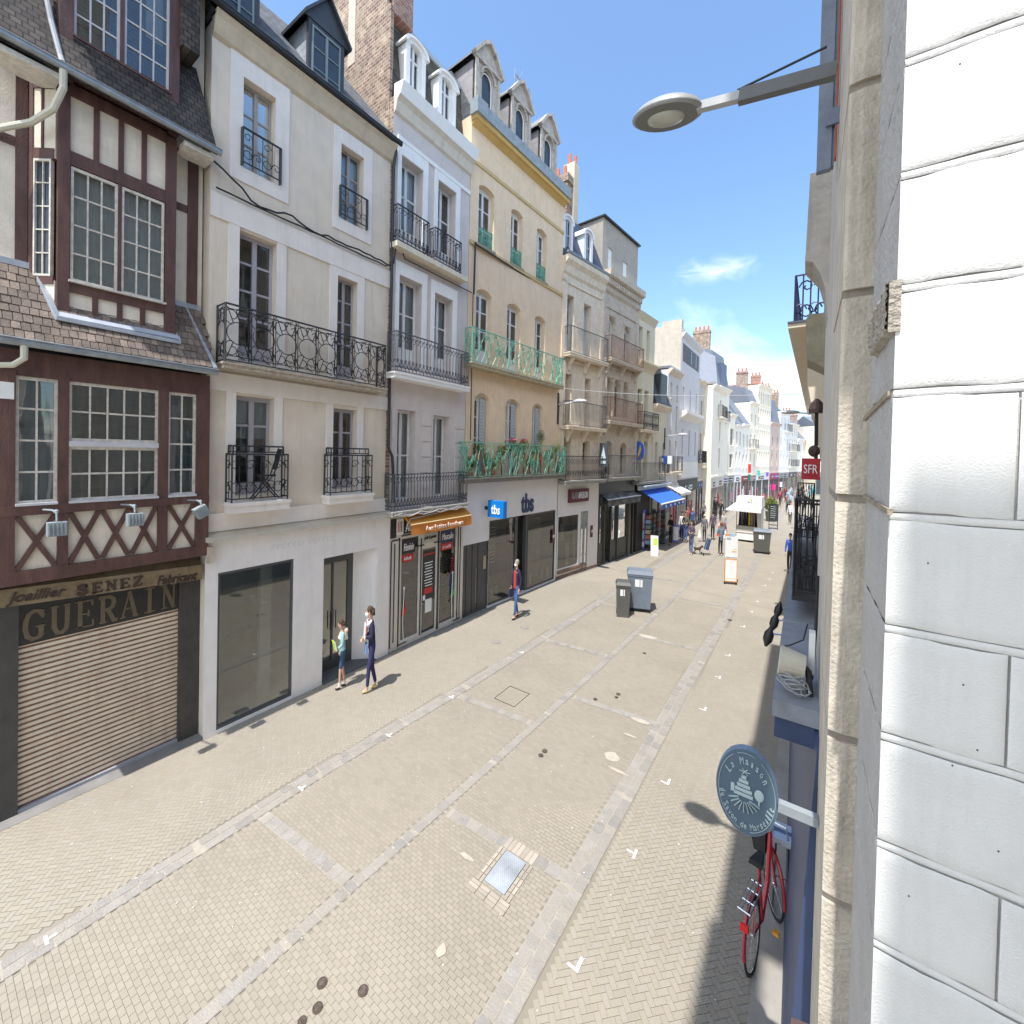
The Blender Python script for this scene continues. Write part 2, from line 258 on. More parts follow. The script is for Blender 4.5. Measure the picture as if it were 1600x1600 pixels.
def pattern(style,k,rng):
    # polylines in the unit square; k = width/height ratio correction of circles
    if style=='bars': return [[(.5,0),(.5,1)]]
    if style=='baluster': return [[(.5,0),(.5,1)],spiral(.5,.86,.10,.03,-90,180,9,1/k),spiral(.2,.14,.12,.03,90,-180,9,1/k),spiral(.8,.14,.12,.03,90,360,9,1/k),[(.5,.3),(.2,.26)],[(.5,.3),(.8,.26)]]
    if style=='scroll':
        P=[[(0,0),(0,1)],spiral(.5,.5,.20,.20,0,360,18,1/k),[(.06,.05),(.3,.34)],[(.94,.95),(.7,.66)],[(.06,.95),(.3,.66)],[(.94,.05),(.7,.34)]]
        for x,y,s in ((.25,.2,1),(.75,.2,-1),(.25,.8,-1),(.75,.8,1)): P.append(spiral(x,y,.16,.03,90*s,90*s+420*s,16,1/k))
        P+=[[(.02,.08),(.98,.08)],[(.02,.92),(.98,.92)],spiral(.5,.12,.08,.02,0,300,8,1/k),spiral(.5,.88,.08,.02,0,300,8,1/k),[(.9,0),(.9,1)],[(.84,.1),(.9,.5),(.84,.9)]]
        return P
    if style=='vine':
        P=[]
        for i in range(3):
            x=rng.random(); sg=rng.choice((-1,1,1)); w_=rng.uniform(.25,.75); P.append([(x-w_*sg*.5,0.02),(x-w_*sg*.1,.3),(x+w_*sg*.08,.62),(x+w_*sg*.5,.97)])
        for i in range(7):
            cx,cy=rng.random(),rng.uniform(.1,.9); s=rng.choice((-1,1)); P.append(spiral(cx,cy,rng.uniform(.06,.13),.02,0,330*s,9,1/k)); P.append([(cx,cy),(cx+.12*s,cy+.1),(cx+.2*s,cy+.24)])
        return P
    if style=='lattice': return [[(0,0),(1,1)],[(0,1),(1,0)],[(.5,0),(.5,1)],spiral(.5,.5,.22,.22,0,360,10,1/k)]
    if style=='wave': return [[(0,0),(0,1)],[(.5,0),(.5,1)],spiral(.25,.75,.14,.03,0,400,9,1/k),spiral(.75,.28,.14,.03,180,-220,9,1/k),spiral(.25,.25,.12,.12,0,360,8,1/k)]
def railing(parent,pts,z0,z1,style='bars',m=None,uw=.1,r=.009,top=.018,name='railing',label=None,seed=1):
    rng=random.Random(seed); mb=MB(); P=[Vector((p[0],p[1],0)) for p in pts]; Z=Vector((0,0,1)); H=z1-z0
    mb.tube([p+Z*z1 for p in P],top,4); mb.tube([p+Z*(z0+.04) for p in P],top*.7,4)
    for p in P: mb.tube([p+Z*(z0-.02),p+Z*(z1+.01)],top*.9,4)
    for A,B in zip(P,P[1:]):
        Ln=(B-A).length
        if Ln<.03: continue
        n=max(1,round(Ln/uw)); k=(Ln/n)/(H*.94)
        for i in range(n):
            for pl in pattern(style,k,rng):
                q=[A+(B-A)*min(1,max(0,(i+t)/n))+Z*(z0+.04+(H-.04)*min(1,max(0,h))) for t,h in pl]; mb.tube(q,r,3,False)
    return mb.build(name,m,parent,label)
def balcony(root,fr,a,b,out,z,th,rh,style,rm,sm,uw=.12,d0=0,brackets=(),rz=0,seed=1,r=.009,label=None,name='balcony',inset=.03):
    s=MB(); s.fb(fr,a,b,d0+.002,d0+out,z-th,z)
    s.fb(fr,a-.02,b+.02,d0+.002,d0+out+.02,z-th*.35,z-.004)
    bo=s.build(name,sm,root,label)
    p=[fr.p(a+inset,0,d0+.02),fr.p(a+inset,0,d0+out-.03),fr.p(b-inset,0,d0+out-.03),fr.p(b-inset,0,d0+.02)]
    railing(bo,p,z+rz,z+rz+rh,style,rm,uw,seed=seed,r=r)
    for x in brackets:
        q=MB(); q.prism([fr.p(x-.05,z-th,d0+.002),fr.p(x-.05,z-th,d0+out*.85),fr.p(x-.05,z-th-.12,d0+out*.7),fr.p(x-.05,z-th-.28,d0+out*.35),fr.p(x-.05,z-th-.45,d0+.1),fr.p(x-.05,z-th-.5,d0+.002)],fr.S*.1); q.build('bracket',sm,bo)
    return bo
# ------------------------------------------------------------------ palette
TIM=mat('brown_timber',(.095,.045,.038),.55,.3,9,bump=.3,bscale=60,stretch=(1,1,.3),dirt=.35,dirtcol=(.3,.16,.12))
CRM=mat('cream_infill',(.74,.67,.57),.9,.1,5,bump=.2,dirt=.4,dirtcol=(.35,.28,.2))
WHT=mat('white_paint',(.76,.76,.75),.5,.08,6,dirt=.15)
OLDW=mat('old_white_paint',(.60,.56,.50),.6,.25,14,dirt=.3)
GREYW=mat('grey_white_paint',(.55,.54,.56),.6,.1,8)
ZINC=mat('zinc',(.30,.33,.36),.4,.2,8,metal=.6)
ZINCL=mat('lead_flashing',(.42,.45,.50),.5,.15,8,metal=.3)
DARKM=mat('dark_metal',(.035,.036,.04),.45,.25,10,metal=.3)
BLK=mat('black_iron',(.022,.022,.025),.5,.2,12)
TILE=bmat('roof_tiles',(.17,.115,.085),(.30,.235,.18),(.05,.04,.035),.12,.15,.012,'yz',bump=1.,var=.4)
TILED=bmat('dark_roof_tiles',(.045,.038,.035),(.085,.07,.06),(.02,.016,.014),.10,.085,.008,'yz',bump=1.,var=.4)
SLATE=bmat('slate_roof',(.07,.078,.09),(.115,.125,.14),(.03,.03,.035),.14,.13,.006,'yz',bump=.6,var=.35)
SLATEX=bmat('slate_cladding',(.30,.33,.37),(.37,.40,.44),(.2,.21,.23),.16,.16,.006,'xz',bump=.5,var=.15)
BRX=bmat('gable_bricks',(.20,.10,.075),(.40,.30,.21),(.42,.37,.30),.145,.085,.012,'xz',bump=.8,var=.35,bias=-.1)
BRY=bmat('street_bricks',(.26,.11,.08),(.38,.24,.18),(.35,.30,.26),.145,.08,.012,'yz',bump=.8,var=.3)
TERR=mat('terracotta',(.45,.15,.08),.8,.2,10)
H2W=mat('beige_render',(.72,.635,.53),.9,.07,2.5,bump=.25,bscale=90,dirt=.36,dirtcol=(.36,.30,.23))
H2B=mat('pale_band',(.79,.735,.69),.85,.06,3,dirt=.3,dirtcol=(.4,.34,.27))
H3W=mat('lilac_grey_render',(.62,.56,.54),.9,.07,3,bump=.2,dirt=.3,dirtcol=(.36,.32,.3))
TRIM=mat('white_trim',(.84,.83,.82),.7,.05,4,dirt=.2,dirtcol=(.4,.38,.35))
H4W=mat('yellow_ochre_render',(.79,.61,.43),.9,.07,3,bump=.2,dirt=.32,dirtcol=(.38,.27,.14))
STONE=mat('cream_limestone',(.72,.62,.49),.9,.12,5,bump=.3,dirt=.3,dirtcol=(.25,.2,.15))
STONG=mat('grey_limestone',(.56,.48,.39),.9,.18,5,bump=.3,dirt=.45,dirtcol=(.16,.12,.09))
GRC=mat('grey_concrete',(.33,.32,.29),.9,.18,4,bump=.3,dirt=.5)
GRN=mat('green_iron',(.13,.38,.28),.5,.25,10)
SHW=mat('shop_white',(.74,.72,.73),.5,.04,3)
SHW2=mat('shop_panel_grey',(.80,.77,.76),.5,.05,3,dirt=.32,dirtcol=(.42,.36,.3))
DGR=mat('dark_grey_panel',(.075,.074,.075),.5,.15,6)
INT=mat('shop_interior',(.20,.20,.18),.9,.2,3)
# ------------------------------------------------------------------ ground
g=MB(); g.q((-500,-300,-.012),(500,-300,-.012),(500,900,-.012),(-500,900,-.012)); struct('ground',g,mat('ground_sheet',(.30,.27,.22),.9,.1,.6))
base=MB(); base.q((-9.2,-3,-.006),(1.5,-3,-.006),(1.5,60,-.006),(-9.2,60,-.006)); struct('pavement',base,mat('paver_joints',(.236,.208,.165),.95,.1,1.2,col2=(.29,.26,.22),v2=.5))
def cl(tab,y):
    for (x0,y0),(x1,y1) in zip(tab,tab[1:]):
        if y<=y1: return x0+(x1-x0)*(y-y0)/(y1-y0)
    return tab[-1][0]
LC=[(-5.98,-3),(-5.92,1),(-5.84,4),(-5.62,7),(-5.50,11),(-5.35,17),(-5.05,22),(-4.85,26),(-4.75,30),(-4.6,60)]
MC=[(-4.15,-3),(-4.09,1.4),(-3.93,4.3),(-3.82,7),(-3.72,10),(-3.62,14),(-3.5,20),(-3.4,30),(-3.2,60)]
RC=[(-2.08,-3),(-2.04,3),(-2.0,6),(-1.98,9),(-1.92,12),(-1.86,15),(-1.76,22),(-1.72,28),(-1.4,60)]
PAV=mat('yellow_grey_pavers',(.283,.251,.200),.92,.10,.7,isl=.04,col2=(.34,.30,.25),v2=.4,bump=.15,bscale=120)
PAVR=mat('herringbone_pavers',(.296,.261,.205),.92,.08,.7,isl=.04,col2=(.31,.29,.255),v2=.4,bump=.15,bscale=120)
bw,bh,gp=.094,.047,.0032
hu=.056
def herring(xa,xb,y0,y1,name):
    mb=MB(); c=math.cos(R(45)); u=hu
    for s_ in range(int(-8.8/(u*c)),int(.4/(u*c))):
        if s_%4 not in (0,3): continue
        for t_ in range(int((y0-8.3)/(u*c)),int((y1-7.7)/(u*c))):
            if (s_+t_)%2: continue
            i=(s_+t_)//2; j=(t_-s_)//2; d=s_%4
            x=i*u; y=j*u; cx,cy=(x+u,y+u/2) if d==0 else (x+u/2,y+u)
            wx=(cx-cy)*c; wy=(cx+cy)*c+8
            if not(y0<wy<y1): continue
            if not(xa(wy)<wx<xb(wy)): continue
            hx,hy=(u-gp/2,u/2-gp/2) if d==0 else (u/2-gp/2,u-gp/2)
            mb.q(*[(((cx+a*hx)-(cy+b*hy))*c,((cx+a*hx)+(cy+b*hy))*c+8,0) for a,b in ((-1,-1),(1,-1),(1,1),(-1,1))])
    struct(name,mb,PAVR)
herring(lambda y:-8.5,lambda y:cl(LC,y)-.16,-.3,15,'pavement_herringbone')
herring(lambda y:cl(RC,y)+.17,lambda y:.1,1.6,15,'pavement_herringbone')
mb=MB(); y=-.2; k=0
while y<15:
    x=-5.9+(k%2)*bw/2
    while x<-2.0:
        a,b=x+gp/2,x+bw-gp/2; yy=y+bh/2
        if cl(LC,yy)+.13<(a+b)/2<cl(MC,yy)-.07 or cl(MC,yy)+.07<(a+b)/2<cl(RC,yy)-.14: mb.q((a,y+gp/2,0),(b,y+gp/2,0),(b,y+bh-gp/2,0),(a,y+bh-gp/2,0))
        x+=bw
    y+=bh; k+=1
struct('pavement_running_bond',mb,PAV)
# beyond the laid bricks: plain courses
mb=MB()
for ya,yb,xa,xb in ((15,60,-8,-5.6),(15,60,-1.75,.6),(15,60,-5.32,-1.9)): mb.q((xa,ya,-.002),(xb,ya,-.002),(xb,yb,-.002),(xa,yb,-.002))
struct('pavement_far',mb,mat('far_pavers',(.290,.256,.203),.92,.08,1.2))
SET=mat('granite_setts',(.262,.247,.226),.85,.16,7,isl=.13,col2=(.32,.285,.24),v2=.7,bump=.4,bscale=50)
MOR=mat('sett_mortar',(.345,.31,.26),.95,.15,6)
st=MB(); mo=MB()
def jit(): return random.uniform(-.008,.008)
def strip(pts,width,rows,sl=.21,z=.006):
    # pts: centre line
    tot=0
    for A,B in zip(pts,pts[1:]):
        A=Vector((*A,0));B=Vector((*B,0)); d=(B-A); Ln=d.length; d/=Ln; nn=Vector((-d.y,d.x,0)); Z=Vector((0,0,1))
        mo.q(A+nn*width/2+Z*(z-.004),B+nn*width/2+Z*(z-.004),B-nn*width/2+Z*(z-.004),A-nn*width/2+Z*(z-.004))
        for r_ in range(rows):
            s=random.uniform(0,.06); rw=width/rows
            while s<Ln-.09:
                l=min(sl*random.uniform(.65,1.2),Ln-s); o=-width/2+rw*(r_+.5); hw=rw/2-.008
                P=[(s+.008,-hw),(s+l/2,-hw-.003),(s+l-.008,-hw),(s+l-.003,0),(s+l-.008,hw),(s+l/2,hw+.003),(s+.008,hw),(s+.003,0)]
                st.q(*[A+d*(a+jit()*.6)+nn*(o+b+jit()*.5)+Z*z for a,b in P]); s+=l
def tabline(t,y0,y1,n): return [(cl(t,y0+(y1-y0)*i/n),y0+(y1-y0)*i/n) for i in range(n+1)]
strip(tabline(LC,-1,45,30),.25,2,.2); strip(tabline(MC,-1,40,26),.135,1,.17); strip(tabline(RC,1,50,30),.27,2,.17)
for y,a,b in ((2.82,LC,MC),(4.3,MC,RC),(6.42,LC,MC),(7.76,MC,RC),(9.68,LC,MC),(11.4,MC,RC),(13.2,LC,MC),(15.3,MC,RC),(17.2,LC,MC)):
    strip([(cl(a,y)+.13,y-.08),(cl(b,y)-.08,y+.06)],.15,1,.17,z=.0068)
struct('cobble_mortar',mo,MOR); struct('cobble_strips',st,SET)
# kerbs: left one darkened to paint the facade shade, right wall slabs plain
kb=MB()
for (x0,y0),(x1,y1) in zip([(-8.12,-1)]+[(x+.14,y) for x,y in POLY[1:7]],[(x+.14,y) for x,y in POLY[1:8]]): kb.q((x0-.6,y0,.004),(x0,y0,.004),(x1,y1,.004),(x1-.6,y1,.004))
struct('kerb_stones',kb,mat('kerb_stone',(.20,.19,.18),.85,.15,4))
kb=MB(); kb.q((-.32,-1,.003),(.4,-1,.003),(.4,14,.003),(-.2,14,.003)); struct('kerb_slabs',kb,mat('slab_stone',(.30,.28,.25),.9,.15,3))
# painted bay marks
WP=mat('white_road_paint',(.66,.65,.62),.7,.25,30)
mk=MB()
for i,(u,v) in enumerate([(905,1508),(992,1335),(1045,1222),(1102,1108),(1125,1059),(1140,1024),(1163,979),(1175,956),(1184,940),(1196,915),(1203,905),(1208,895)]):
    p=onz(u,v); x,y=p.x,p.y; sg=1 if i%2 else -1
    mk.q((x-.016,y-.07,.006),(x+.016,y-.07,.006),(x+.016,y+.07,.006),(x-.016,y+.07,.006)); yy=y+(.0 if i%3==1 else -.055)
    mk.q((x-.10,yy-.013,.0065),(x-.0161,yy-.013,.0065),(x-.0161,yy+.013,.0065),(x-.10,yy+.013,.0065))
for u,v in ((72,1470),(470,1233),(607,1150),(705,1090),(815,1020)):
    p=onz(u,v); x,y=p.x,p.y; mk.q((x-.06,y-.013,.0075),(x+.06,y-.013,.0075),(x+.06,y+.013,.0075),(x-.06,y+.013,.0075)); mk.q((x-.013,y+.0131,.0075),(x+.013,y+.0131,.0075),(x+.013,y+.075,.0075),(x-.013,y+.075,.0075))
struct('road_marking',mk,WP)
lt=MB(); rr=random.Random(3)
for i in range(260):
    y=1.2+abs(rr.gauss(0,6)); x=rr.uniform(-8,-.3); r_=rr.uniform(.003,.010); a=rr.random()*3
    lt.q(*[(x+r_*math.cos(a+k*1.26)*rr.uniform(.6,1.2),y+r_*math.sin(a+k*1.26)*rr.uniform(.6,1.2),.009) for k in range(5)])
struct('litter_specks',lt,mat('pale_specks',(.66,.66,.62),.8,.1,5),'stuff')
pt=MB()
for u,v,sx,sy in ((1000,1127,.17,.07),(957,1183,.13,.11),(1012,995,.25,.1),(689,1486,.05,.07),(985,1150,.14,.03),(965,1205,.18,.03),(730,1340,.1,.03)):
    p=onz(u,v); n=12; pt.q(*[(p.x+sx*math.cos(2*math.pi*k/n)*rr.uniform(.75,1.1),p.y+sy*math.sin(2*math.pi*k/n)*rr.uniform(.75,1.1),.0085) for k in range(n)])
struct('mortar_patches',pt,mat('pale_mortar',(.42,.375,.31),.95,.15,9))
IRON=mat('rusty_iron',(.10,.075,.06),.6,.4,30)
def cover(u,v,r_,lab):
    r_*=.72
    p=onz(u,v); mb=MB(); mb.lathe((p.x,p.y,.003),[(r_,0),(r_,.010),(r_*.86,.010),(r_*.86,.005),(r_*.75,.005),(r_*.75,.011)],18)
    for k in (-1,0,1): mb.box(p.x-r_*.5,p.x+r_*.5,p.y+k*r_*.35-.008,p.y+k*r_*.35+.008,.0142,.018)
    tag(mb.build('valve_cover',IRON),lab,'drain cover','small round iron covers in the paving')
for u,v,r_,lb in ((503,1537,.062,'round dark iron cover, upper left of the cluster nearest the bottom edge'),(567,1549,.062,'round iron cover with cross slots, right one of the cluster nearest the bottom edge'),(496,1576,.058,'small round iron cover, lower left in the bottom cluster'),(472,1597,.05,'round reddish cover cut by the bottom edge of the photo'),(966,1085,.06,'round rusty cover, right one of a close pair in mid street'),(963,1090,.05,'round rusty cover touching its neighbour in mid street'),(930,1093,.055,'round rusty cover left of the close pair in mid street'),(851,1174,.06,'round brown cover, upper of two beside the middle cobble row'),(845,1181,.055,'round brown cover, lower of two beside the middle cobble row'),(1007,1021,.06,'small round cover beyond the mid street mortar patch'),(1140,969,.09,'reddish round cover on the right cobble strip')): cover(u,v,r_,lb)
hp=thing('inspection_hatch','grey metal inspection hatch framed with pink bricks in the foreground paving','hatch',(-2.72,4.02,0))
q=MB(); q.box(-2.86,-2.58,3.78,4.22,.002,.014); q.build('lid',bmat('chequer_plate',(.40,.43,.46),(.36,.39,.42),(.28,.3,.33),.03,.02,.006,'xy'),hp)
q=MB(); rr=random.Random(5)
for k in range(7):
    x=-2.9-.0+.06*k; q.box(x-.027,x+.027,4.24,4.40,.002,.011); 
for k in range(2):
    for j in range(5):
        q.box(-2.905-.045*k,-2.87-.045*k,3.74+.1*j,3.83+.1*j,.002,.011); q.box(-2.57+.045*k,-2.535+.045*k,3.74+.1*j,3.83+.1*j,.002,.011)
for k in range(3):
    for j in range(4): q.box(-2.98+.13*j,-2.86+.13*j,3.69-.045*k,3.73-.045*k,.002,.011)
q.build('brick_surround',mat('pink_bricks',(.35,.305,.255),.9,.1,5,isl=.15),hp)
q=MB(); p=onz(800,1088)
for a,b,c,d in ((-.24,.24,-.275,-.27),(-.24,.24,.27,.275),(-.24,-.235,-.269,.269),(.235,.24,-.269,.269)): q.box(p.x+a,p.x+b,p.y+c,p.y+d,.002,.012)
tag(q.build('paved_manhole_frame',IRON),'thin square steel frame of a paved manhole in mid street','manhole')
for u,v,lb in ((820,980,'faint round cover on the left pavement in front of the man in red'),(775,1003,'faint round cover on the left pavement left of the cobble strip')):
    p=onz(u,v); q=MB(); q.lathe((p.x,p.y,.002),[(.13,0),(.13,.008)],18); tag(q.build('round_manhole',mat('worn_cover',(.25,.23,.2),.8,.2,9)),lb,'manhole','faint covers on the left pavement')

# ================================================================== HOUSE 1 half timbered
h1=thing('timbered_house','half timbered house with brown beams, cream panels and a closed shutter at far left','house',(-8.35,1.7,0))
A=FY(-8.35)
b=MB(); b.fb(A,.2,.89,0,.06,0,3.1); b.fb(A,2.6,2.88,0,.06,0,3.1)
bodybox(b,A,.1,2.88,0,16,5); b.fq(A,.1,.9,0,3.1,-.01); b.build('shop_pier',mat('anthracite_pier',(.055,.052,.05),.6,.2,6,dirt=.2),h1)
s=MB(); z=.06
while z<2.16:
    s.q(A.p(.88,z,-.02),A.p(2.62,z,-.02),A.p(2.62,z+.018,.0),A.p(.88,z+.018,.0)); s.q(A.p(.88,z+.018,0),A.p(2.62,z+.018,0),A.p(2.62,z+.058,.008),A.p(.88,z+.058,.008)); s.q(A.p(.88,z+.058,.008),A.p(2.62,z+.058,.008),A.p(2.62,z+.072,-.02),A.p(.88,z+.072,-.02)); z+=.072
sh=s.build('roller_shutter',mat('cream_shutter',(.68,.60,.49),.6,.1,4,dirt=.5,dirtcol=(.22,.10,.05)),h1)
s=MB(); z=.06
while z<2.16: s.fb(A,.88,2.62,-.015,.003,z-.006,z+.012); z+=.072
s.build('slat_groove',mat('rusty_groove',(.22,.11,.07),.8,.4,12),sh)
s=MB(); s.fb(A,.86,2.63,-.02,.05,0,.05); s.build('doorstep',mat('blue_step',(.30,.31,.34),.6,.1,4),h1)
s=MB(); s.fb(A,.86,2.62,.0,.03,2.19,2.95); fa=s.build('fascia',mat('black_fascia',(.022,.02,.018),.35,.2,6),h1)
GOLD=mat('dull_gold',(.125,.095,.062),.6,.2,10)
# serif capitals GUERAIN
SER={'G':[[(.92,.8),(.75,.97),(.5,1),(.25,.9),(.12,.65),(.1,.4),(.2,.12),(.45,0),(.75,.03),(.85,.12),(.85,.42)],[(.62,.42),(1.02,.42)],[(.93,.72),(.93,.98)]],
'U':[[(.2,1),(.2,.25),(.35,.03),(.6,0),(.8,.12),(.86,.35),(.86,1)],[(.05,.99),(.42,.99)],[(.68,.99),(1,.99)]],
'E':[[(.25,0),(.25,1)],[(.05,.99),(.9,.99),(.9,.8)],[(.25,.5),(.7,.5)],[(.7,.4),(.7,.62)],[(.05,.01),(.95,.01),(.95,.22)]],
'R':[[(.22,0),(.22,1)],[(.05,.99),(.6,.99),(.82,.88),(.85,.72),(.75,.56),(.55,.5),(.22,.5)],[(.5,.5),(.85,.02),(1,.01)],[(.05,.01),(.42,.01)]],
'A':[[(.08,.01),(.5,1)],[(.5,1),(.88,0)],[(.25,.35),(.72,.35)],[(-.02,.01),(.25,.01)],[(.7,.01),(1.04,.01)]],
'I':[[(.5,0),(.5,1)],[(.2,.99),(.8,.99)],[(.2,.01),(.8,.01)]],
'N':[[(.18,0),(.18,1)],[(.18,1),(.84,0)],[(.84,0),(.84,1)],[(.02,.01),(.36,.01)],[(0,.99),(.2,.99)],[(.68,.99),(1,.99)]],
'S':[[(.82,.75),(.7,.95),(.45,1),(.2,.88),(.2,.65),(.5,.52),(.8,.38),(.85,.18),(.6,0),(.3,.02),(.15,.25)],[(.84,.72),(.84,.98)],[(.14,.02),(.14,.28)]],
'Z':[[(.12,.8),(.12,.99),(.88,.99)],[(.88,.99),(.12,.02)],[(.12,.01),(.9,.01),(.9,.22)]]}
THIN={'G':(1,2),'U':(1,2),'E':(1,2,3,4),'R':(3,),'A':(0,2,3,4),'I':(1,2),'N':(0,2,3,4,5),'S':(1,2),'Z':(0,2)}
def serif(word,fr,s0,s1,z0,z1,d,w,m,parent,gaps=.3,tilt=0):
    mb=MB(); n=len(word); cw=(s1-s0)/(n+gaps*(n-1)); k=0
    for i,ch in enumerate(word):
        x0=s0+i*cw*(1+gaps)
        for j,pl in enumerate(SER[ch]):
            ww=w*(.42 if j in THIN[ch] else 1.)
            for (a,b),(c,e) in zip(pl,pl[1:]):
                p0=fr.p(x0+a*cw,z0+b*(z1-z0)+tilt*(x0-s0),d); p1=fr.p(x0+c*cw,z0+e*(z1-z0)+tilt*(x0-s0),d); t=(p1-p0).normalized()*ww*.3
                mb.beam(p0-t,p1+t,.014+.0007*(k%5),ww,fr.D.cross(t)); k+=1
    return mb.build('lettering',m,parent)
serif('GUERAIN',A,.93,2.56,2.25,2.62,.036,.048,GOLD,fa,.28)
s=MB(); V=FY(-8.08); s.prism([(-8.08,.68,2.80),(-8.08,2.84,2.66),(-8.08,2.84,2.90),(-8.08,.68,3.02)],(-.03,0,0)); s.prism([(-8.11,.68,3.0),(-8.11,2.84,2.88),(-8.33,2.84,3.05),(-8.33,.68,3.08)],(0,0,.015))
va=s.build('valance',mat('bronze_valance',(.20,.145,.085),.5,.4,7,col2=(.3,.24,.16),v2=.6,dirt=.4),h1)
DKB=mat('dark_brown_letter',(.05,.028,.022),.6,.1,5)
serif('SENEZ',V,1.38,2.08,2.775,2.905,.006,.035,DKB,va,.3,-.03)
text('Joaillier',V.p(.76,2.80,.003),(0,1,-.06),(0,0,1),.52,.17,DKB,va,shear=.35,bold=.012); text('Fabricant',V.p(2.25,2.705,.003),(0,1,-.06),(0,0,1),.52,.14,DKB,va,shear=.35,bold=.012)
# jetty first floor
J=FY(-7.98)
t=MB()
t.fb(J,.5,2.88,-.37,.02,3.07,3.24); t.fb(J,.5,2.88,-.05,.03,3.93,4.05)
for a,c in ((.5,.82),(1.18,1.28),(2.22,2.34),(2.70,2.88)): t.fb(J,a,c,-.08,.015,3.24,5.72)
t.fb(J,.5,2.88,-.3,.0,5.66,5.98)
for a,c,n in ((.82,1.18,1),(1.28,2.22,3),(2.34,2.70,1)):
    wv=(c-a)/n
    for i in range(n):
        x0=a+wv*i;x1=x0+wv
        t.beam(J.p(x0+.02,3.26,-.005),J.p(x1-.02,3.92,-.005),.03,.055,(0,-1,1)); t.beam(J.p(x0+.02,3.92,-.009),J.p(x1-.02,3.26,-.009),.03,.055,(0,1,1))
tm=t.build('timber_frame',TIM,h1)
p=MB(); p.fb(J,.55,2.85,-.3,-.03,3.24,3.95); p.box(-8.35,-8.0,2.84,2.875,3.1,6.0); p.box(-8.35,-8.0,.5,.53,3.1,6.0); p.build('plaster_panel',CRM,h1)
p=MB(); p.fb(J,.5,2.88,-.38,-.36,3.0,6.1); p.fq(J,.5,2.88,6.0,6.0,-.2); p.build('ceiling_board',mat('board_dark',(.03,.028,.026),.9,.1,3),h1)
win(h1,J,.82,1.18,4.07,5.66,.07,1,4,2,OLDW,BLIND,.03); win(h1,J,2.34,2.70,4.07,5.66,.07,1,4,2,OLDW,BLIND,.03)
win(h1,J,1.28,2.22,4.87,5.66,.07,1,2,5,OLDW,BLIND,.03); win(h1,J,1.28,2.22,4.07,4.80,.07,1,2,5,OLDW,BLIND,.03)
s=MB(); s.fb(J,1.28,2.22,-.06,.02,4.80,4.87); s.build('transom',GREYW,h1)
for a,c in ((.82,1.18),(1.28,2.22),(2.34,2.70)): s=MB(); s.fb(J,a,c,-.06,.05,4.05,4.08); s.build('window_sill',GREYW,h1)
# tiled skirt + gutter
s=MB(); s.hexa([(-7.78,.45,6.0),(-7.78,2.88,6.0),(-8.36,2.88,7.0),(-8.36,.45,7.0),(-7.78,.45,6.06),(-7.78,2.88,6.06),(-8.36,2.88,7.1),(-8.36,.45,7.1)])
rr=random.Random(4)
for r_ in range(9):
    f=r_/9; x=-7.76-.58*f*.95; z=6.085+1.03*f*.95; y=.46+(.06 if r_%2 else 0)
    while y<2.82: s.beam((x,y+.038,z+rr.uniform(0,.012)),(x-.072,y+.038,z+.11+rr.uniform(0,.012)),.075,.016,(1,0,.6)); y+=.082
s.build('tiled_skirt_roof',mat('weathered_tiles',(.20,.155,.125),.9,.3,7,isl=.3,col2=(.1,.08,.07),v2=.6,bump=.4),h1)
s=MB(); s.beam((-7.98,1.15,6.50),(-7.98,2.44,6.50),.10,.03,(1,0,1)); s.beam((-7.93,1.15,6.44),(-7.93,2.46,6.42),.06,.05); s.beam((-8.3,1.02,7.05),(-7.93,1.17,6.42),.05,.05); s.beam((-8.34,2.66,7.06),(-7.78,2.87,6.08),.05,.07); s.beam((-8.34,2.42,7.0),(-7.97,2.46,6.45),.04,.04); s.beam((-8.33,.45,7.12),(-8.33,1.05,7.12),.04,.08); s.beam((-8.33,2.42,7.12),(-8.33,2.86,7.12),.04,.08)
s.build('lead_flashing',ZINCL,h1)
def gutter(parent,pts,r=.05,m=None,name='gutter'):
    mb=MB(); mb.tube(pts,r,8); mb.tube([Vector(p)+Vector((r*.8,0,r*.75)) for p in pts],.012,5); return mb.build(name,m or ZINC,parent)
gutter(h1,[(-7.74,.45,6.04),(-7.74,2.90,6.02)])
# bay second floor
Bf=FY(-8.03)
t=MB(); b0,b1=1.17,2.42
for a,c in ((b0,b0+.11),(b1-.13,b1)): t.fb(Bf,a,c,-.12,.01,6.35,9.5)
for a,c,e,f in ((6.84,6.98,0,0),(8.50,8.68,0,0),(9.4,9.55,0,0),(6.33,6.43,0,0)): t.fb(Bf,b0+.11,b1-.13,-.10,.0,a,c)
t.fb(Bf,1.755,1.795,-.09,-.003,6.98,8.5)
for i in (1,2,3):
    x=b0+.11+(b1-b0-.24)*i/4; t.fb(Bf,x-.028,x+.028,-.1,-.004,6.43,6.84); t.fb(Bf,x-.028,x+.028,-.1,-.004,8.68,9.4)
CS=Fr(-8.35,.95,-8.06,1.165)
for a,c in ((6.9,7.0),(8.5,8.64),(9.4,9.52)): t.fb(CS,0,.33,-.05,.012,a,c)
t.fb(CS,-.02,.07,-.05,.014,6.3,9.5); t.fb(CS,.17,.20,-.05,.011,8.64,9.4)
t.fb(A,2.66,2.80,-.03,.04,6.9,9.6); t.fb(A,2.42,2.66,-.03,.03,8.6,8.72); t.fb(A,.84,.94,-.03,.03,7.1,9.6); t.fb(A,.4,.84,-.03,.028,8.58,8.7)
t.build('timber_frame',TIM,h1)
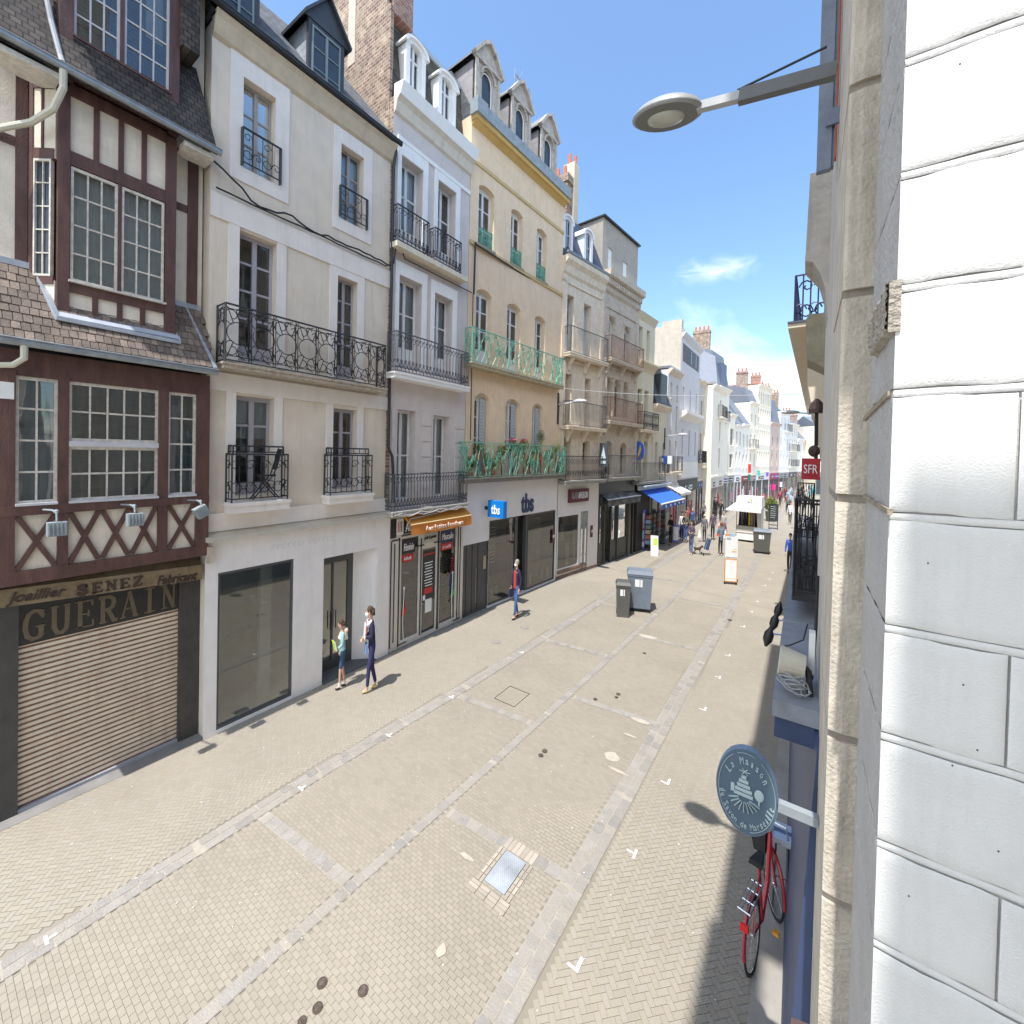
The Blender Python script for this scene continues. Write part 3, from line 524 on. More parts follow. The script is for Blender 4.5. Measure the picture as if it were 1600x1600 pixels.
p=MB(); p.fb(Bf,b0+.05,b1-.05,-.3,-.035,6.40,6.9); p.fb(Bf,b0+.05,b1-.05,-.3,-.035,8.6,9.5); p.fb(CS,.0,.34,-.04,-.0,6.4,6.95); p.fb(CS,.0,.34,-.04,-.0,8.52,9.5); p.box(-8.35,-8.06,b1-.05,b1-.03,6.35,9.5); p.build('plaster_panel',CRM,h1)
p=MB(); p.fb(A,.2,.97,-.3,.015,6.9,9.7); p.fb(A,b1-.04,2.87,-.3,.015,6.9,9.7); p.fb(A,b1-.3,2.87,-.3,.01,9.7,16); p.build('upper_wall',CRM,h1)
win(h1,Bf,b0+.12,1.755,6.99,8.49,.06,1,4,3,OLDW,CUR,.028); win(h1,Bf,1.795,b1-.14,6.99,8.49,.06,1,4,3,OLDW,CUR,.028)
s=MB(); s.fb(Bf,b0+.1,b1-.12,-.02,.05,6.965,6.99); s.build('window_sill',OLDW,h1)
win(h1,CS,.08,.30,7.0,8.5,.03,1,5,2,OLDW,None,.02,pane=DARKGL,name='side_window')
# third level skirt, gutter, dormer
s=MB(); s.hexa([(-7.8,.5,9.5),(-7.8,2.88,9.46),(-8.38,2.75,11.0),(-8.38,.5,11.0),(-7.8,.5,9.56),(-7.8,2.88,9.52),(-8.38,2.75,11.1),(-8.38,.5,11.1)]); s.box(-8.5,-8.32,.4,1.2,10.9,16)
s.build('dark_tiled_skirt',TILED,h1)
gutter(h1,[(-7.76,.55,9.56),(-7.76,2.92,9.50)],.045)
s=MB(); s.box(-8.2,-7.82,.6,1.15,9.40,9.47); s.build('soffit_board',OLDW,h1); s=MB(); s.box(-8.2,-7.82,2.45,2.85,9.38,9.45); s.build('soffit_board',OLDW,h1)
D1=FY(-8.0); t=MB()
for a,c in ((1.17,1.30),(2.31,2.43)): t.fb(D1,a,c,-.3,.01,9.55,12)
t.fb(D1,1.30,2.31,-.1,0,9.6,9.78); t.fb(D1,1.755,1.80,-.1,.0,9.78,12); t.beam(D1.p(1.28,10.13,.06),D1.p(2.33,10.10,.06),.03,.03)
t.build('dormer_frame',TIM,h1)
win(h1,D1,1.30,1.755,9.78,11.9,.07,1,6,3,GREYW,None,.028); win(h1,D1,1.80,2.31,9.78,11.9,.07,1,6,3,GREYW,None,.028)
s=MB(); s.box(-9,-8.02,1.18,1.2,9.6,12); s.box(-9,-8.02,2.40,2.42,9.6,12); s.box(-9.0,-8.98,1.2,2.4,9.6,12); s.build('dormer_cheek',TILED,h1)
t=MB(); t.box(-8.34,-8.2,.75,1.16,10.5,10.62); t.box(-8.34,-8.2,.9,.97,9.9,12.5); t.build('timber_frame',TIM,h1)
s=MB(); s.hexa([(-7.7,.3,12.2),(-7.7,3.0,12.15),(-9,3.0,14),(-9,.3,14),(-7.7,.3,12.3),(-7.7,3.0,12.25),(-9,3.0,14.1),(-9,.3,14.1)]); s.box(-8.4,-7.9,2.42,2.66,10.9,12.2); s.build('upper_roof',TILED,h1)
gutter(h1,[(-7.7,.3,12.2),(-7.7,3.02,12.15)],.05)
# rain pipe
CRP=mat('cream_pipe',(.56,.54,.44),.5,.1,4)
s=MB(); s.tube([(-8.15,1.02,10.9),(-8.02,1.10,10.2),(-7.86,1.16,9.72),(-7.80,1.17,9.62)],.03,8); s.build('rain_pipe',mat('grey_pipe',(.35,.36,.38),.5,.1,4),h1)
s=MB(); s.tube([(-7.76,1.17,9.5),(-7.76,1.17,9.28),(-7.86,1.10,9.02),(-8.1,.95,8.86),(-8.28,.62,8.62),(-8.3,.4,8.5)],.038,8); s.build('rain_pipe',CRP,h1); s=MB(); s.tube([(-7.74,.86,6.0),(-7.74,.86,5.85),(-7.8,.78,5.76),(-7.9,.5,5.72)],.035,8); s.build('rain_pipe',CRP,h1)
s=MB(); s.box(-7.96,-7.9,.68,.80,5.36,5.56); s.build('alarm_box',WHT,h1)
# floodlights on the jetty
FLM=mat('grey_floodlight',(.27,.31,.33),.5,.15,9)
for i,(y,z,rx) in enumerate(((1.13,3.80,0),(1.88,3.83,0),(2.67,3.86,.5))):
    fl=thing('floodlight',('left floodlight','middle floodlight','right floodlight, tilted,')[i]+' above the crossed timber braces','floodlight',(-7.95,y,3.95),'grey box floodlights on the timbered house')
    q=MB(); q.tube([(-7.95,y-.08,3.99),(-7.72,y-.03,4.0),(-7.68,y,3.97),(-7.66,y,z+.07)],.012,6); q.ell((-7.70,y,3.98),(.025,.025,.03)); q.build('arm',FLM,fl)
    q=MB(); c,s_=math.cos(rx),math.sin(rx)
    def rp(a,b,cc): return (-7.66+a,y+b*c-cc*s_,z-.03+b*s_+cc*c)
    q.hexa([rp(a,b,cc) for cc in (-.085,.085) for a,b in ((-.06,-.085),(.06,-.085),(.06,.085),(-.06,.085))])
    for k in range(5): q.hexa([rp(a,b,cc) for cc in (-.07,.07) for a,b in ((.06,-.078+.035*k),(.075,-.078+.035*k),(.075,-.066+.035*k),(.06,-.066+.035*k))])
    q.build('lamp_housing',FLM,fl)
# ================================================================== HOUSE 2 beige
h2=thing('beige_house','beige rendered house with scrollwork balcony and an empty white shopfront','house',(-8.1,4.7,0))
A=FY(-8.1); a0,a1=2.89,6.55
ops=[op(3.36,3.90,9.65,11.19),op(5.22,5.77,9.65,11.19),op(3.33,3.96,6.34,8.58),op(5.19,5.67,6.34,8.46),op(3.31,3.95,4.0,5.74),op(5.14,5.72,4.0,5.70)]
b=MB(); wall(b,A,a0,a1,3.4,11.75,ops,.2); bodybox(b,A,a0,a1,0,11.75); b.build('wall',H2W,h2)
t=MB()
def surround(t,fr,o,l,r_,tp,bt,d=.02):
    a,c,z0,z1=o[:4]; t.fb(fr,a-l,a,0,d,z0-bt,z1+tp); t.fb(fr,c,c+r_,0,d,z0-bt,z1+tp); t.fb(fr,a,c,0,d,z1,z1+tp)
    if bt: t.fb(fr,a,c,0,d,z0-bt,z0)
surround(t,A,ops[0],.2,.25,.35,.25); surround(t,A,ops[1],.16,.22,.3,.25)
t.fb(A,a0,a1,0,.03,8.62,9.02)
for o in (ops[2],ops[3]): t.fb(A,o[0]-.17,o[0],0,.022,6.3,8.62); t.fb(A,o[1],o[1]+.17,0,.022,6.3,8.62)
t.fb(A,ops[3][0],ops[3][1],0,.021,8.46,8.62)
for o in (ops[4],ops[5]): t.fb(A,o[0]-.15,o[0],0,.022,3.6,5.78); t.fb(A,o[1],o[1]+.15,0,.022,3.6,5.78)
t.fb(A,a0,a1,0,.035,5.78,6.08); t.fb(A,a0,a1,0,.04,3.42,3.72); t.build('pale_surround',H2B,h2)
s=MB(); s.prism([A.p(a0,11.5,0),A.p(a0,11.55,.06),A.p(a0,11.78,.14),A.p(a0,11.86,.2),A.p(a0,11.86,0)],(0,a1-a0,0)); s.build('cornice',mat('cream_cornice',(.56,.47,.35),.9,.12,5,dirt=.3),h2)
gutter(h2,[(-7.88,2.8,11.92),(-7.88,6.62,11.92)],.05,DARKM)
s=MB(); s.hexa([(-7.92,a0,11.9),(-7.92,a1,11.9),(-10.6,a1,15.0),(-10.6,a0,15.0),(-7.92,a0,11.98),(-7.92,a1,11.98),(-10.6,a1,15.1),(-10.6,a0,15.1)]); s.q((-10.6,a0,15.1),(-10.6,a1,15.1),(-13.1,a1,11.8),(-13.1,a0,11.8)); s.q((-7.95,a0,11.8),(-10.6,a0,15.05),(-13.1,a0,11.8)); s.build('slate_roof',SLATE,h2)
GLF=mat('pale_green_frame',(.20,.25,.27),.5,.1,6)
for i,(y0,y1,zt) in enumerate(((3.0,3.66,13.4),(4.56,5.34,13.32))):
    D=FY(-8.22); s=MB(); zb=11.95
    s.box(-9.6,-8.26,y0+.03,y1-.03,zb,zt)
    do=s.build('dormer',SLATEX,h2); s=MB()
    for a,c in ((y0,y0+.07),(y1-.1,y1)): s.fb(D,a,c,-.08,0,zb-.05,zt)
    s.fb(D,y0+.07,y1-.1,-.06,0,zt-.12,zt); s.fb(D,y0+.07,y1-.1,-.06,0,zb-.05,zb+.06)
    ym=(y0+y1)/2; s.prism([(-8.2,y0-.09,zt-.03),(-8.2,y1+.09,zt-.03),(-8.2,ym,zt+.62)],(-.03,0,0))
    for sg in (-1,1): s.hexa([(-8.12,ym,zt+.62),(-9.9,ym,zt+.62),(-9.9,ym+sg*.5,zt-.06),(-8.12,ym+sg*.5,zt-.06),(-8.12,ym,zt+.69),(-9.9,ym,zt+.69),(-9.9,ym+sg*.51,zt-.0),(-8.12,ym+sg*.51,zt-.0)])
    s.build('dormer_hood',mat('dark_slate_paint',(.045,.05,.06),.5,.2,8),do)
    s=MB(); s.fb(D,y0+.05,y1-.08,-.04,-.035,zb,zt-.1); s.build('dark_backing',DARKGL,do)
    win(do,D,y0+.07,y1-.1,zb+.06,zt-.12,.02,2,3,1,GLF,None,.028,pane=DARKGL)
for o,c in ((ops[0],CUW),(ops[1],CUW)): win(h2,A,*o[:4],.19,2,3,1,mat('taupe_frame',(.36,.33,.31),.6,.08,6),c,.04)
LILF=mat('lilac_grey_frame',(.40,.38,.42),.5,.06,6)
win(h2,A,*ops[2][:4],.2,2,4,1,LILF,None,.05,solid=.3); win(h2,A,*ops[3][:4],.2,2,4,1,LILF,None,.04,solid=.3)
win(h2,A,*ops[4][:4],.2,2,3,1,LILF,CUR,.055,solid=.2,curz=5.0); win(h2,A,*ops[5][:4],.2,2,3,1,LILF,mat('brown_curtain',(.14,.07,.05),.9,.1,6),.05,solid=.2)
for o in (ops[0],ops[1]): railing(h2,[A.p(o[0]-.02,0,.02),A.p(o[0]-.02,0,.07),A.p(o[1]+.08,0,.07),A.p(o[1]+.08,0,.02)],9.68,10.3,'wave',BLK,.3,.008,name='window_guard')
balcony(h2,A,2.98,6.22,.36,6.22,.10,.95,'scroll',BLK,mat('mossy_slab',(.42,.36,.29),.95,.3,14,dirt=.6),.42,r=.0085)
for a,c in ((3.14,4.13),(4.93,5.98)):
    bo=balcony(h2,A,a,c,.27,3.9,.18,.80,'wave',BLK,H2B,.24,rz=.02)
    railing(bo,[A.p(a+.06,0,.03),A.p(a+.06,0,.2),A.p(c-.1,0,.2)],4.72,4.86,'bars',BLK,.16)
ch=thing('folding_chair','dark folding chair standing on the small first floor balcony of the beige house','chair',(-7.95,3.75,3.92))
q=MB(); q.tube([(-7.98,3.5,3.93),(-7.98,3.85,4.36),(-7.98,3.98,4.8)],.012,5); q.tube([(-7.86,3.5,3.93),(-7.86,3.85,4.36),(-7.86,3.98,4.8)],.012,5); q.tube([(-7.98,3.95,3.93),(-7.98,3.6,4.36)],.012,5); q.tube([(-7.86,3.95,3.93),(-7.86,3.6,4.36)],.012,5); q.build('frame',BLK,ch)
q=MB(); q.box(-7.99,-7.85,3.6,3.88,4.33,4.36); q.build('seat',BLK,ch); q=MB(); q.hexa([(-7.99,3.88,4.45),(-7.85,3.88,4.45),(-7.85,3.90,4.45),(-7.99,3.9,4.45),(-7.99,3.97,4.82),(-7.85,3.97,4.82),(-7.85,3.99,4.82),(-7.99,3.99,4.82)]); q.build('backrest',BLK,ch)
# shopfront
sf=MB(); S=FY(-8.03); so_=[op(3.05,4.33,.06,2.72),op(4.95,6.28,.0,2.60)]
wall(sf,S,2.86,6.62,0,3.28,so_,.08); sf.fb(S,2.86,6.62,-.07,-.05,3.2,3.3)
sf.box(-9.3,-8.11,4.87,4.95,0,2.7); sf.q((-8.1,6.28,0),(-8.1,6.28,2.6),(-8.45,5.93,2.6),(-8.45,5.93,0)); sf.q((-8.1,4.95,2.6),(-8.1,6.28,2.6),(-9.2,6.28,2.6),(-9.2,4.95,2.6)); sh=sf.build('shopfront',SHW2,h2)
sf=MB(); sf.hexa([(-8.1,2.84,3.28),(-7.9,2.84,3.28),(-7.9,6.64,3.28),(-8.1,6.64,3.28),(-8.1,2.84,3.42),(-7.93,2.84,3.34),(-7.93,6.64,3.34),(-8.1,6.64,3.42)]); sf.build('shop_cornice',mat('cream_coping',(.52,.46,.36),.8,.1,5),sh)
DGF=mat('dark_alu_frame',(.075,.08,.085),.4,.1,5)
win(sh,S,3.05,4.33,.06,2.72,.06,1,1,1,DGF,None,.035,pane=GLS,name='shop_window')
f=MB(); f.box(-9.2,-8.15,2.9,4.9,-.0,.012); f.box(-9.25,-9.2,2.9,6.5,0,3.2); f.box(-9.2,-8.5,4.95,6.3,-.0,.012); f.box(-8.6,-8.5,3.95,4.15,0,2.7); f.build('interior',mat('empty_shop_interior',(.42,.40,.33),.8,.1,3),sh)
E2=FY(-8.45); f=MB(); f.fb(E2,4.95,5.05,-.06,0,0,2.6); f.fb(E2,5.80,5.94,-.06,0,0,2.6); f.fb(E2,5.05,5.80,-.06,0,2.36,2.6); f.fb(E2,5.05,5.80,-.06,0,0,.2); f.fb(E2,5.42,5.45,-.05,-.0,.2,2.36); do=f.build('glass_door',DGF,sh)
f=MB(); f.fq(E2,5.05,5.80,.2,2.36,-.03); f.build('pane',GLS,do); f=MB()
for x in (5.37,5.50): f.tube([E2.p(x,.9,.02),E2.p(x,1.3,.02)],.012,6)
f.build('handle',BLK,do)
f=MB(); f.box(-8.75,-8.0,4.95,6.28,0,.02); f.build('entrance_step',mat('dark_step',(.10,.10,.10),.8,.1,4),sh)
text('casino shop',(-8.026,3.9,2.93),(0,1,0),(0,0,1),1.2,.16,mat('ghost_letter',(.66,.66,.74),.5,.02,3),sh,'removed_lettering',.002) if False else None
gl=MB(); rr=random.Random(2)
for i in range(13):
    x=3.95+i*.1; n=7; cz=3.0; gl.tube([S.p(x+.035*math.cos(k),cz+.05*math.sin(k),.003) for k in (0.6,1.6,2.6,3.6,4.6,5.6)][:4+i%3],.0035,3,False)
gl.build('removed_lettering',mat('ghost_letter',(.56,.55,.62),.5,.02,3),sh)
f=MB(); f.box(-8.0,-7.93,2.86,2.95,2.93,3.2); f.build('wall_lantern',STONG,h2)
# drain pipe and cables
s=MB(); s.tube([(-7.98,6.55,11.8),(-8.02,6.52,11.4),(-8.02,6.52,4.9),(-8.0,6.62,4.7),(-8.0,6.66,4.2),(-8.0,6.66,3.6)],.035,8); s.build('drain_pipe',DARKM,h2)
def cable(name,pts,r,lab,m=BLK,cat='cable'):
    q=MB(); q.tube(pts,r,6); return tag(q.build(name,m),lab,cat)
pts=[]
rr=random.Random(9)
for i in range(26): y=2.9+3.6*i/25; pts.append((-8.02,y,9.12-.0+(.35*max(0,1-i/6)**2)+rr.uniform(-.015,.03)+(.06*math.sin(i*.9) if i<14 else 0)))
cable('facade_cable',pts,.017,'bundle of black cables sagging along the string course of the beige house'); 
cable('facade_cable',[(-8.03,y,9.07+rr.uniform(-.01,.01)) for y in [2.95+.2*k for k in range(18)]]+[(-8.0,6.56,9.2),(-8.0,6.62,9.66),(-8.02,6.75,9.75)]+[(-8.03,y,9.48-.005*y) for y in (6.9,7.5,8.2,9.0,9.4)],.015,'black cable running on to the lilac grey house')
cable('facade_cable',[(-8.0,9.45,9.4),(-8.0,9.47,10.9)]+[(-7.98+.06*k/5*0.9,9.5+.9*k,10.84) for k in range(6)],.03,'black cable under the top window sills of the yellow house')
cable('facade_cable',[(-8.0,9.42,9.4),(-8.0,9.43,7.2),(-7.98,9.42,5.2)],.015,'black cable dropping along the joint between grey and yellow houses')
# ================================================================== HOUSE 3 lilac grey
h3=thing('lilac_house','narrow lilac grey house with white window surrounds and an orange shop awning','house',(-8.1,8,0))
A=FY(-8.1); a0,a1=6.56,9.30
ops=[op(6.80,7.50,9.75,11.88),op(8.02,8.72,9.75,11.95),op(6.80,7.54,6.85,9.05),op(7.98,8.68,6.85,9.0),op(6.84,7.42,3.6,5.84),op(8.04,8.66,3.6,5.80)]
b=MB(); wall(b,A,a0,a1,3.2,13.1,ops,.3); b.build('wall',H3W,h3)
b=MB(); bodybox(b,A,a0,a1,0,13.1); b.build('side_wall',BRX,h3)
g=MB(); g.hexa([(-8.25,6.54,11.5),(-8.25,6.62,11.5),(-8.25,6.62,15.3),(-8.25,6.54,15.3),(-13.2,6.54,11.5),(-13.2,6.62,11.5),(-13.2,6.62,17.2),(-13.2,6.54,17.2)]); g.hexa([(-8.4,6.541,15.2),(-8.4,6.619,15.2),(-8.4,6.619,19),(-8.4,6.541,19),(-11,6.541,15.2),(-11,6.619,15.2),(-11,6.619,19),(-11,6.541,19)]); g.box(-8.24,-8.08,6.5,6.6,3.4,11.9); g.build('brick_gable',BRX,h3)
s=MB(); s.box(-8.5,-8.40,6.60,6.75,13.3,15.4); s.q((-9.9,6.53,14.6),(-9.6,6.53,14.6),(-9.6,6.53,19),(-9.9,6.53,19)); s.build('gable_coping',mat('render_coping',(.55,.48,.40),.9,.1,4),h3)
s=MB(); s.box(-8.9,-8.35,6.7,7.3,15.3,16.6); s.build('chimney',BRY,h3)
t=MB()
for o in ops[:4]: surround(t,A,o,.12,.16,.3,.0,.03)
t.fb(A,a0+.12,a1-.02,0,.04,12.18,12.28); t.build('white_surround',TRIM,h3)
t=MB()
for o in ops[4:]:
    for z in (3.95,4.35,4.75,5.15,5.55,5.95): pass
for a_,c_ in ((a0+.1,6.74),(7.62,7.94),(8.88,9.28)):
    t=MB()
    for z in (3.9,4.3,4.7,5.1,5.5): t.fb(A,a_,c_,0,.02,z,z+.37)
    t.build('quoin_blocks',mat('lilac_quoins',(.64,.59,.56),.9,.05,4,dirt=.1),h3)
s=MB(); s.prism([A.p(a0+.0,12.72,0),A.p(a0,12.76,.06),A.p(a0,12.98,.12),A.p(a0,13.07,.2),A.p(a0,13.07,.0)],(0,a1-a0,0)); s.build('cornice_moulding',mat('cream_moulding',(.66,.60,.52),.8,.08,5,dirt=.3),h3)
s=MB(); s.prism([A.p(a0+.0,13.07,0),A.p(a0,13.07,.22),A.p(a0,13.34,.32),A.p(a0,13.38,.0)],(0,a1-a0,0)); s.build('white_cornice',mat('bright_cornice',(.82,.83,.85),.6,.04,4),h3)
s=MB(); s.hexa([(-8.3,a0+.1,13.3),(-8.3,a1,13.3),(-8.62,a1,15.45),(-8.62,a0+.1,15.45),(-8.9,a0+.1,13.3),(-8.9,a1,13.3),(-9,a1,15.45),(-9,a0+.1,15.45)]); s.build('mansard_roof',mat('mossy_slate',(.05,.047,.04),.9,.4,12,stretch=(1,1,3),col2=(.13,.13,.09),v2=.8),h3)
s=MB(); s.box(-8.72,-8.56,a0+.1,a1+.02,15.42,15.55); s.build('ridge_flashing',mat('blue_grey_zinc',(.36,.42,.47),.5,.1,6),h3)
for y0,y1 in ((6.98,7.62),(8.08,8.76)):
    D=FY(-8.22); s=MB(); ym=(y0+y1)/2; hw=(y1-y0)/2
    n=10; arc=lambda rr_,zz_,o_=0:[(-8.2+o_,ym-rr_*math.cos(math.pi*i/n),zz_+rr_*.62*math.sin(math.pi*i/n)) for i in range(n+1)]
    for (r0,r1,o_,dd) in ((hw-.13,hw+.02,0,.45),(hw+.0,hw+.08,.06,.5)):
        P=arc(r0,14.75,o_);Q=arc(r1,14.75,o_)
        for i in range(n): s.hexa([P[i],P[i+1],Q[i+1],Q[i],*[Vector(x)-Vector((dd,0,0)) for x in (P[i],P[i+1],Q[i+1],Q[i])]])
    for a,c in ((y0,y0+.13),(y1-.13,y1)): s.fb(D,a,c,-.45,.02,13.38,14.76)
    s.build('dormer',TRIM,h3); do=bpy.data.objects[C.objects[-1].name]
    s=MB(); s.prism([(-8.36,ym-(hw-.12)*math.cos(math.pi*i/n),14.75+(hw-.12)*.62*math.sin(math.pi*i/n)) for i in range(n+1)]+[(-8.36,y1-.13,13.4),(-8.36,y0+.13,13.4)],(-.02,0,0)); s.build('pane',DARKGL,do)
    s=MB(); s.fb(D,ym-.035,ym+.035,-.14,-.09,13.4,15.0); s.fb(D,y0+.13,y0+.18,-.135,-.09,13.4,14.8); s.fb(D,y1-.18,y1-.13,-.135,-.09,13.4,14.8); s.fb(D,y0+.18,y1-.18,-.13,-.1,14.52,14.58); s.build('window_frame',WHT,do)
for i,o in enumerate(ops): win(h3,A,*o[:4],.28,2,2,1,WHT,(CUW,None,CUR,CUR,CUW,CUW)[i],.05,solid=.55 if i<4 else 0)
s=MB(); s.fb(A,6.50,8.98,.002,.28,9.55,9.67); s.build('balcony_slab',mat('cream_slab',(.66,.60,.48),.9,.1,6,dirt=.25),h3)
for y0,y1 in ((6.53,7.52),(7.74,8.72)): railing(h3,[A.p(y0,0,.02),A.p(y0,0,.24),A.p(y1,0,.24),A.p(y1,0,.02)],9.68,10.52,'baluster',BLK,.12,.009)
IRN=mat('grey_iron',(.07,.075,.085),.5,.2,12)
balcony(h3,A,6.46,9.08,.34,6.66,.14,.93,'baluster',IRN,TRIM,.115)
balcony(h3,A,6.46,9.12,.34,3.42,.12,.86,'baluster',IRN,mat('grey_slab',(.45,.43,.40),.9,.2,8,dirt=.4),.10)
CAB=mat('grey_cable',(.42,.40,.38),.7,.2,8)
cable('slack_cable',[(-7.74,6.5+.2*k,3.33+.035*math.sin(k*1.9)) for k in range(14)],.014,'grey slack cable under the lowest balcony of the lilac grey house',CAB)
cable('slack_cable',[(-7.73,6.6+.2*k,3.30+.03*math.sin(k*2.3+1)) for k in range(12)]+[(-7.76,7.0,3.2),(-7.78,6.9,3.0)],.012,'second grey cable looping above the orange awning',CAB)
# shop: aux petites rondeurs
BLS=mat('black_shop_paint',(.025,.024,.024),.4,.15,6); CRS=mat('cream_shop_paint',(.62,.59,.54),.5,.06,6)
so_=[op(6.98,7.62,.12,2.72),op(7.68,8.24,.05,2.35),op(8.32,9.02,.10,2.74)]
S=FY(-8.06); f=MB(); wall(f,S,6.64,9.30,0,3.28,so_,.05); sh=f.build('shopfront',CRS,h3)
f=MB(); f.fb(S,7.05,9.30,.0,.02,2.80,3.22); f.fb(S,6.66,6.82,0,.018,2.74,3.2)
for a,c,z0,z1 in ((6.68,6.70,.1,2.66),(6.78,6.80,.2,2.6),(6.92,6.95,.05,2.72),(7.635,7.665,.1,2.6),(8.25,8.31,.05,2.74),(9.05,9.08,.1,2.75),(9.15,9.17,.1,2.7),(6.7,6.95,2.66,2.69),(7.0,7.3,2.74,2.77),(6.95,7.2,.08,.10),(8.9,9.2,.06,.085),(7.5,7.75,2.40,2.43),(8.1,8.35,2.40,2.43)): f.fb(S,a,c,.0,.016,z0,z1)
f.build('black_trim',BLS,sh)
for o in so_: win(sh,S,*o[:4],.05,1,1,1,CRS,None,.035,pane=GLS,name='shop_window')
f=MB(); f.box(-9.6,-8.15,6.62,9.25,0,.03); f.box(-9.6,-9.55,6.62,9.25,0,3.2); f.box(-8.9,-8.6,7.1,7.4,0,1.3); f.box(-8.7,-8.5,8.4,8.8,0,1.5); f.box(-8.6,-8.4,8.35,8.6,1.5,1.55); f.build('interior',mat('boutique_interior',(.22,.22,.24),.9,.4,3,col2=(.5,.5,.5),v2=.6),sh)
RED=mat('sign_red',(.52,.03,.03),.5,.05,5); WL=mat('white_lettering',(.78,.78,.78),.6,.02,5)
P7=FY(-8.03)
def panel(parent,fr,a,c,z0,z1,m,name='sign_panel',d0=0,d1=.006,label=None): q=MB(); q.fb(fr,a,c,d0,d1,z0,z1); return q.build(name,m,parent,label)
P8=FY(-8.085)
for a,c,z,w_,cm in ((7.04,7.46,2.30,'Féminin',BLS),(8.38,8.92,2.36,'Masculin',mat('navy_panel',(.03,.04,.09),.5,.05,5))):
    pb=panel(sh,P8,a,c,z-.02,z+.32,cm,'window_decal',0,.006); text(w_,P8.p(a+.05,z+.06,.008),(0,1,0),(0,0,1),c-a-.1,.18,WL,pb,shear=.25)
    pb=panel(sh,P8,a+.02,c-.05,z-.22,z-.04,RED,'window_decal',0,.006); text('du 38 au 62' if a<8 else 'du L au 6XL',P8.p(a+.07,z-.17,.008),(0,1,0),(0,0,1),c-a-.2,.08,WL,pb)
pb=panel(sh,S,7.72,8.20,2.46,2.70,mat('pale_plate',(.5,.48,.42),.6,.05,5),'sign_panel',0,.02); text('prêt à porter',S.p(7.75,2.52,.022),(0,1,0),(0,0,1),.42,.12,BLS,pb)
pb=panel(sh,P8,7.74,8.18,.9,2.24,mat('black_decal',(.03,.03,.03),.5,.05,5),'door_decal')
for i in range(9): panel(pb,P8,7.80+.02*(i%3),8.10-.03*(i%2),1.9-.075*i,1.925-.075*i,WL,'text_line',.006,.009)
for a,c,z0,z1,mm in ((7.76,8.16,2.12,2.16,RED),(7.8,8.1,1.1,1.25,RED),(7.84,8.08,.6,.95,WL),(7.76,7.84,.95,1.08,WL)): panel(sh,P8,a,c,z0,z1,mm,'door_decal',.007,.011)
# red dress figure decals and silhouettes
for y,cm,s_ in ((7.10,RED,1),(8.86,mat('green_decal',(.15,.4,.12),.5,.05,5),.9)):
    q=MB(); q.prism([P8.p(y,.95,.003),P8.p(y+.07,.95,.003),P8.p(y+.05,1.2,.003),P8.p(y+.12,.8,.003),P8.p(y-.05,.75,.003)],(.004,0,0)); q.build('window_decal',cm,sh)
    q=MB(); q.tube([P8.p(y+.03,1.4,.006),P8.p(y+.02,1.1,.006),P8.p(y+.0,.6,.006),P8.p(y+.03,.15,.006)],.012,4); q.ell(P8.p(y+.03,1.43,.004),(.005,.03,.05)); q.build('window_decal',WL,sh)
text('AUX PETITES RONDEURS',S.p(7.1,2.84,.022),(0,1,0),(0,0,1),1.95,.24,WL,sh)
pb=panel(sh,S,6.83,7.04,2.80,3.18,WL,'poster',.0,.02)
for k,(z,cm) in enumerate(((2.9,RED),(3.0,mat('grey_red',(.4,.2,.2),.6,.1,5)),(2.92,BLS))): q=MB(); q.tube([S.p(6.87+.05*k,2.86,.024),S.p(6.88+.05*k,3.12,.024)],.012,4); q.build('figure',cm,pb)
ORG=mat('orange_canvas',(.62,.27,.04),.8,.08,6)
q=MB(); q.hexa([(-8.04,7.0,3.24),(-7.74,7.0,3.02),(-7.74,9.22,3.02),(-8.04,9.22,3.24),(-8.04,7.0,3.30),(-7.74,7.0,3.09),(-7.74,9.22,3.09),(-8.04,9.22,3.30)])
aw=q.build('awning',ORG,h3)
q=MB(); n=20
for i in range(n):
    y0=7.0+2.22*i/n;y1=7.0+2.22*(i+1)/n; zb=2.80+.012*math.sin(i*1.3); q.q((-7.72,y0,3.05),(-7.72,y1,3.05),(-7.71+.008*math.sin(i+1),y1,2.80+.012*math.sin((i+1)*1.3)),(-7.71+.008*math.sin(i),y0,zb))
q.build('awning_valance',mat('orange_valance',(.58,.20,.03),.8,.08,6),aw)
q=MB(); q.tube([(-7.73,7.0,3.06),(-7.73,9.22,3.06)],.02,6); q.build('front_bar',mat('cream_bar',(.7,.5,.25),.5,.05,5),aw)
text('Aux Petites Rondeurs',(-7.69,7.45,2.86),(0,1,0),(0,0,1),1.4,.12,mat('pale_lettering',(.75,.6,.5),.6,.05,5),aw)
# dark door bay between the shops
f=MB(); f.fb(A,9.30,10.40,-.08,.02,0,2.35); do=f.build('double_door',DGR,h3)
f=MB()
for y in (9.45,9.72,9.99,10.2): f.fb(A,y,y+.015,.02,.03,.05,2.3)
f.build('door_rib',BLK,do)
f=MB(); f.tube([A.p(10.28,1.25,.04),A.p(10.28,1.65,.04)],.02,6); f.tube([A.p(10.34,1.25,.04),A.p(10.34,1.65,.04)],.02,6); f.build('handle',mat('pale_brass',(.6,.5,.38),.35,.1,5,metal=.5),do)
f=MB(); f.tube([A.p(9.9,.3,.04),A.p(9.9,1.35,.04)],.01,5); f.build('handle_bar',mat('steel_bar',(.35,.33,.3),.4,.1,5,metal=.5),do)
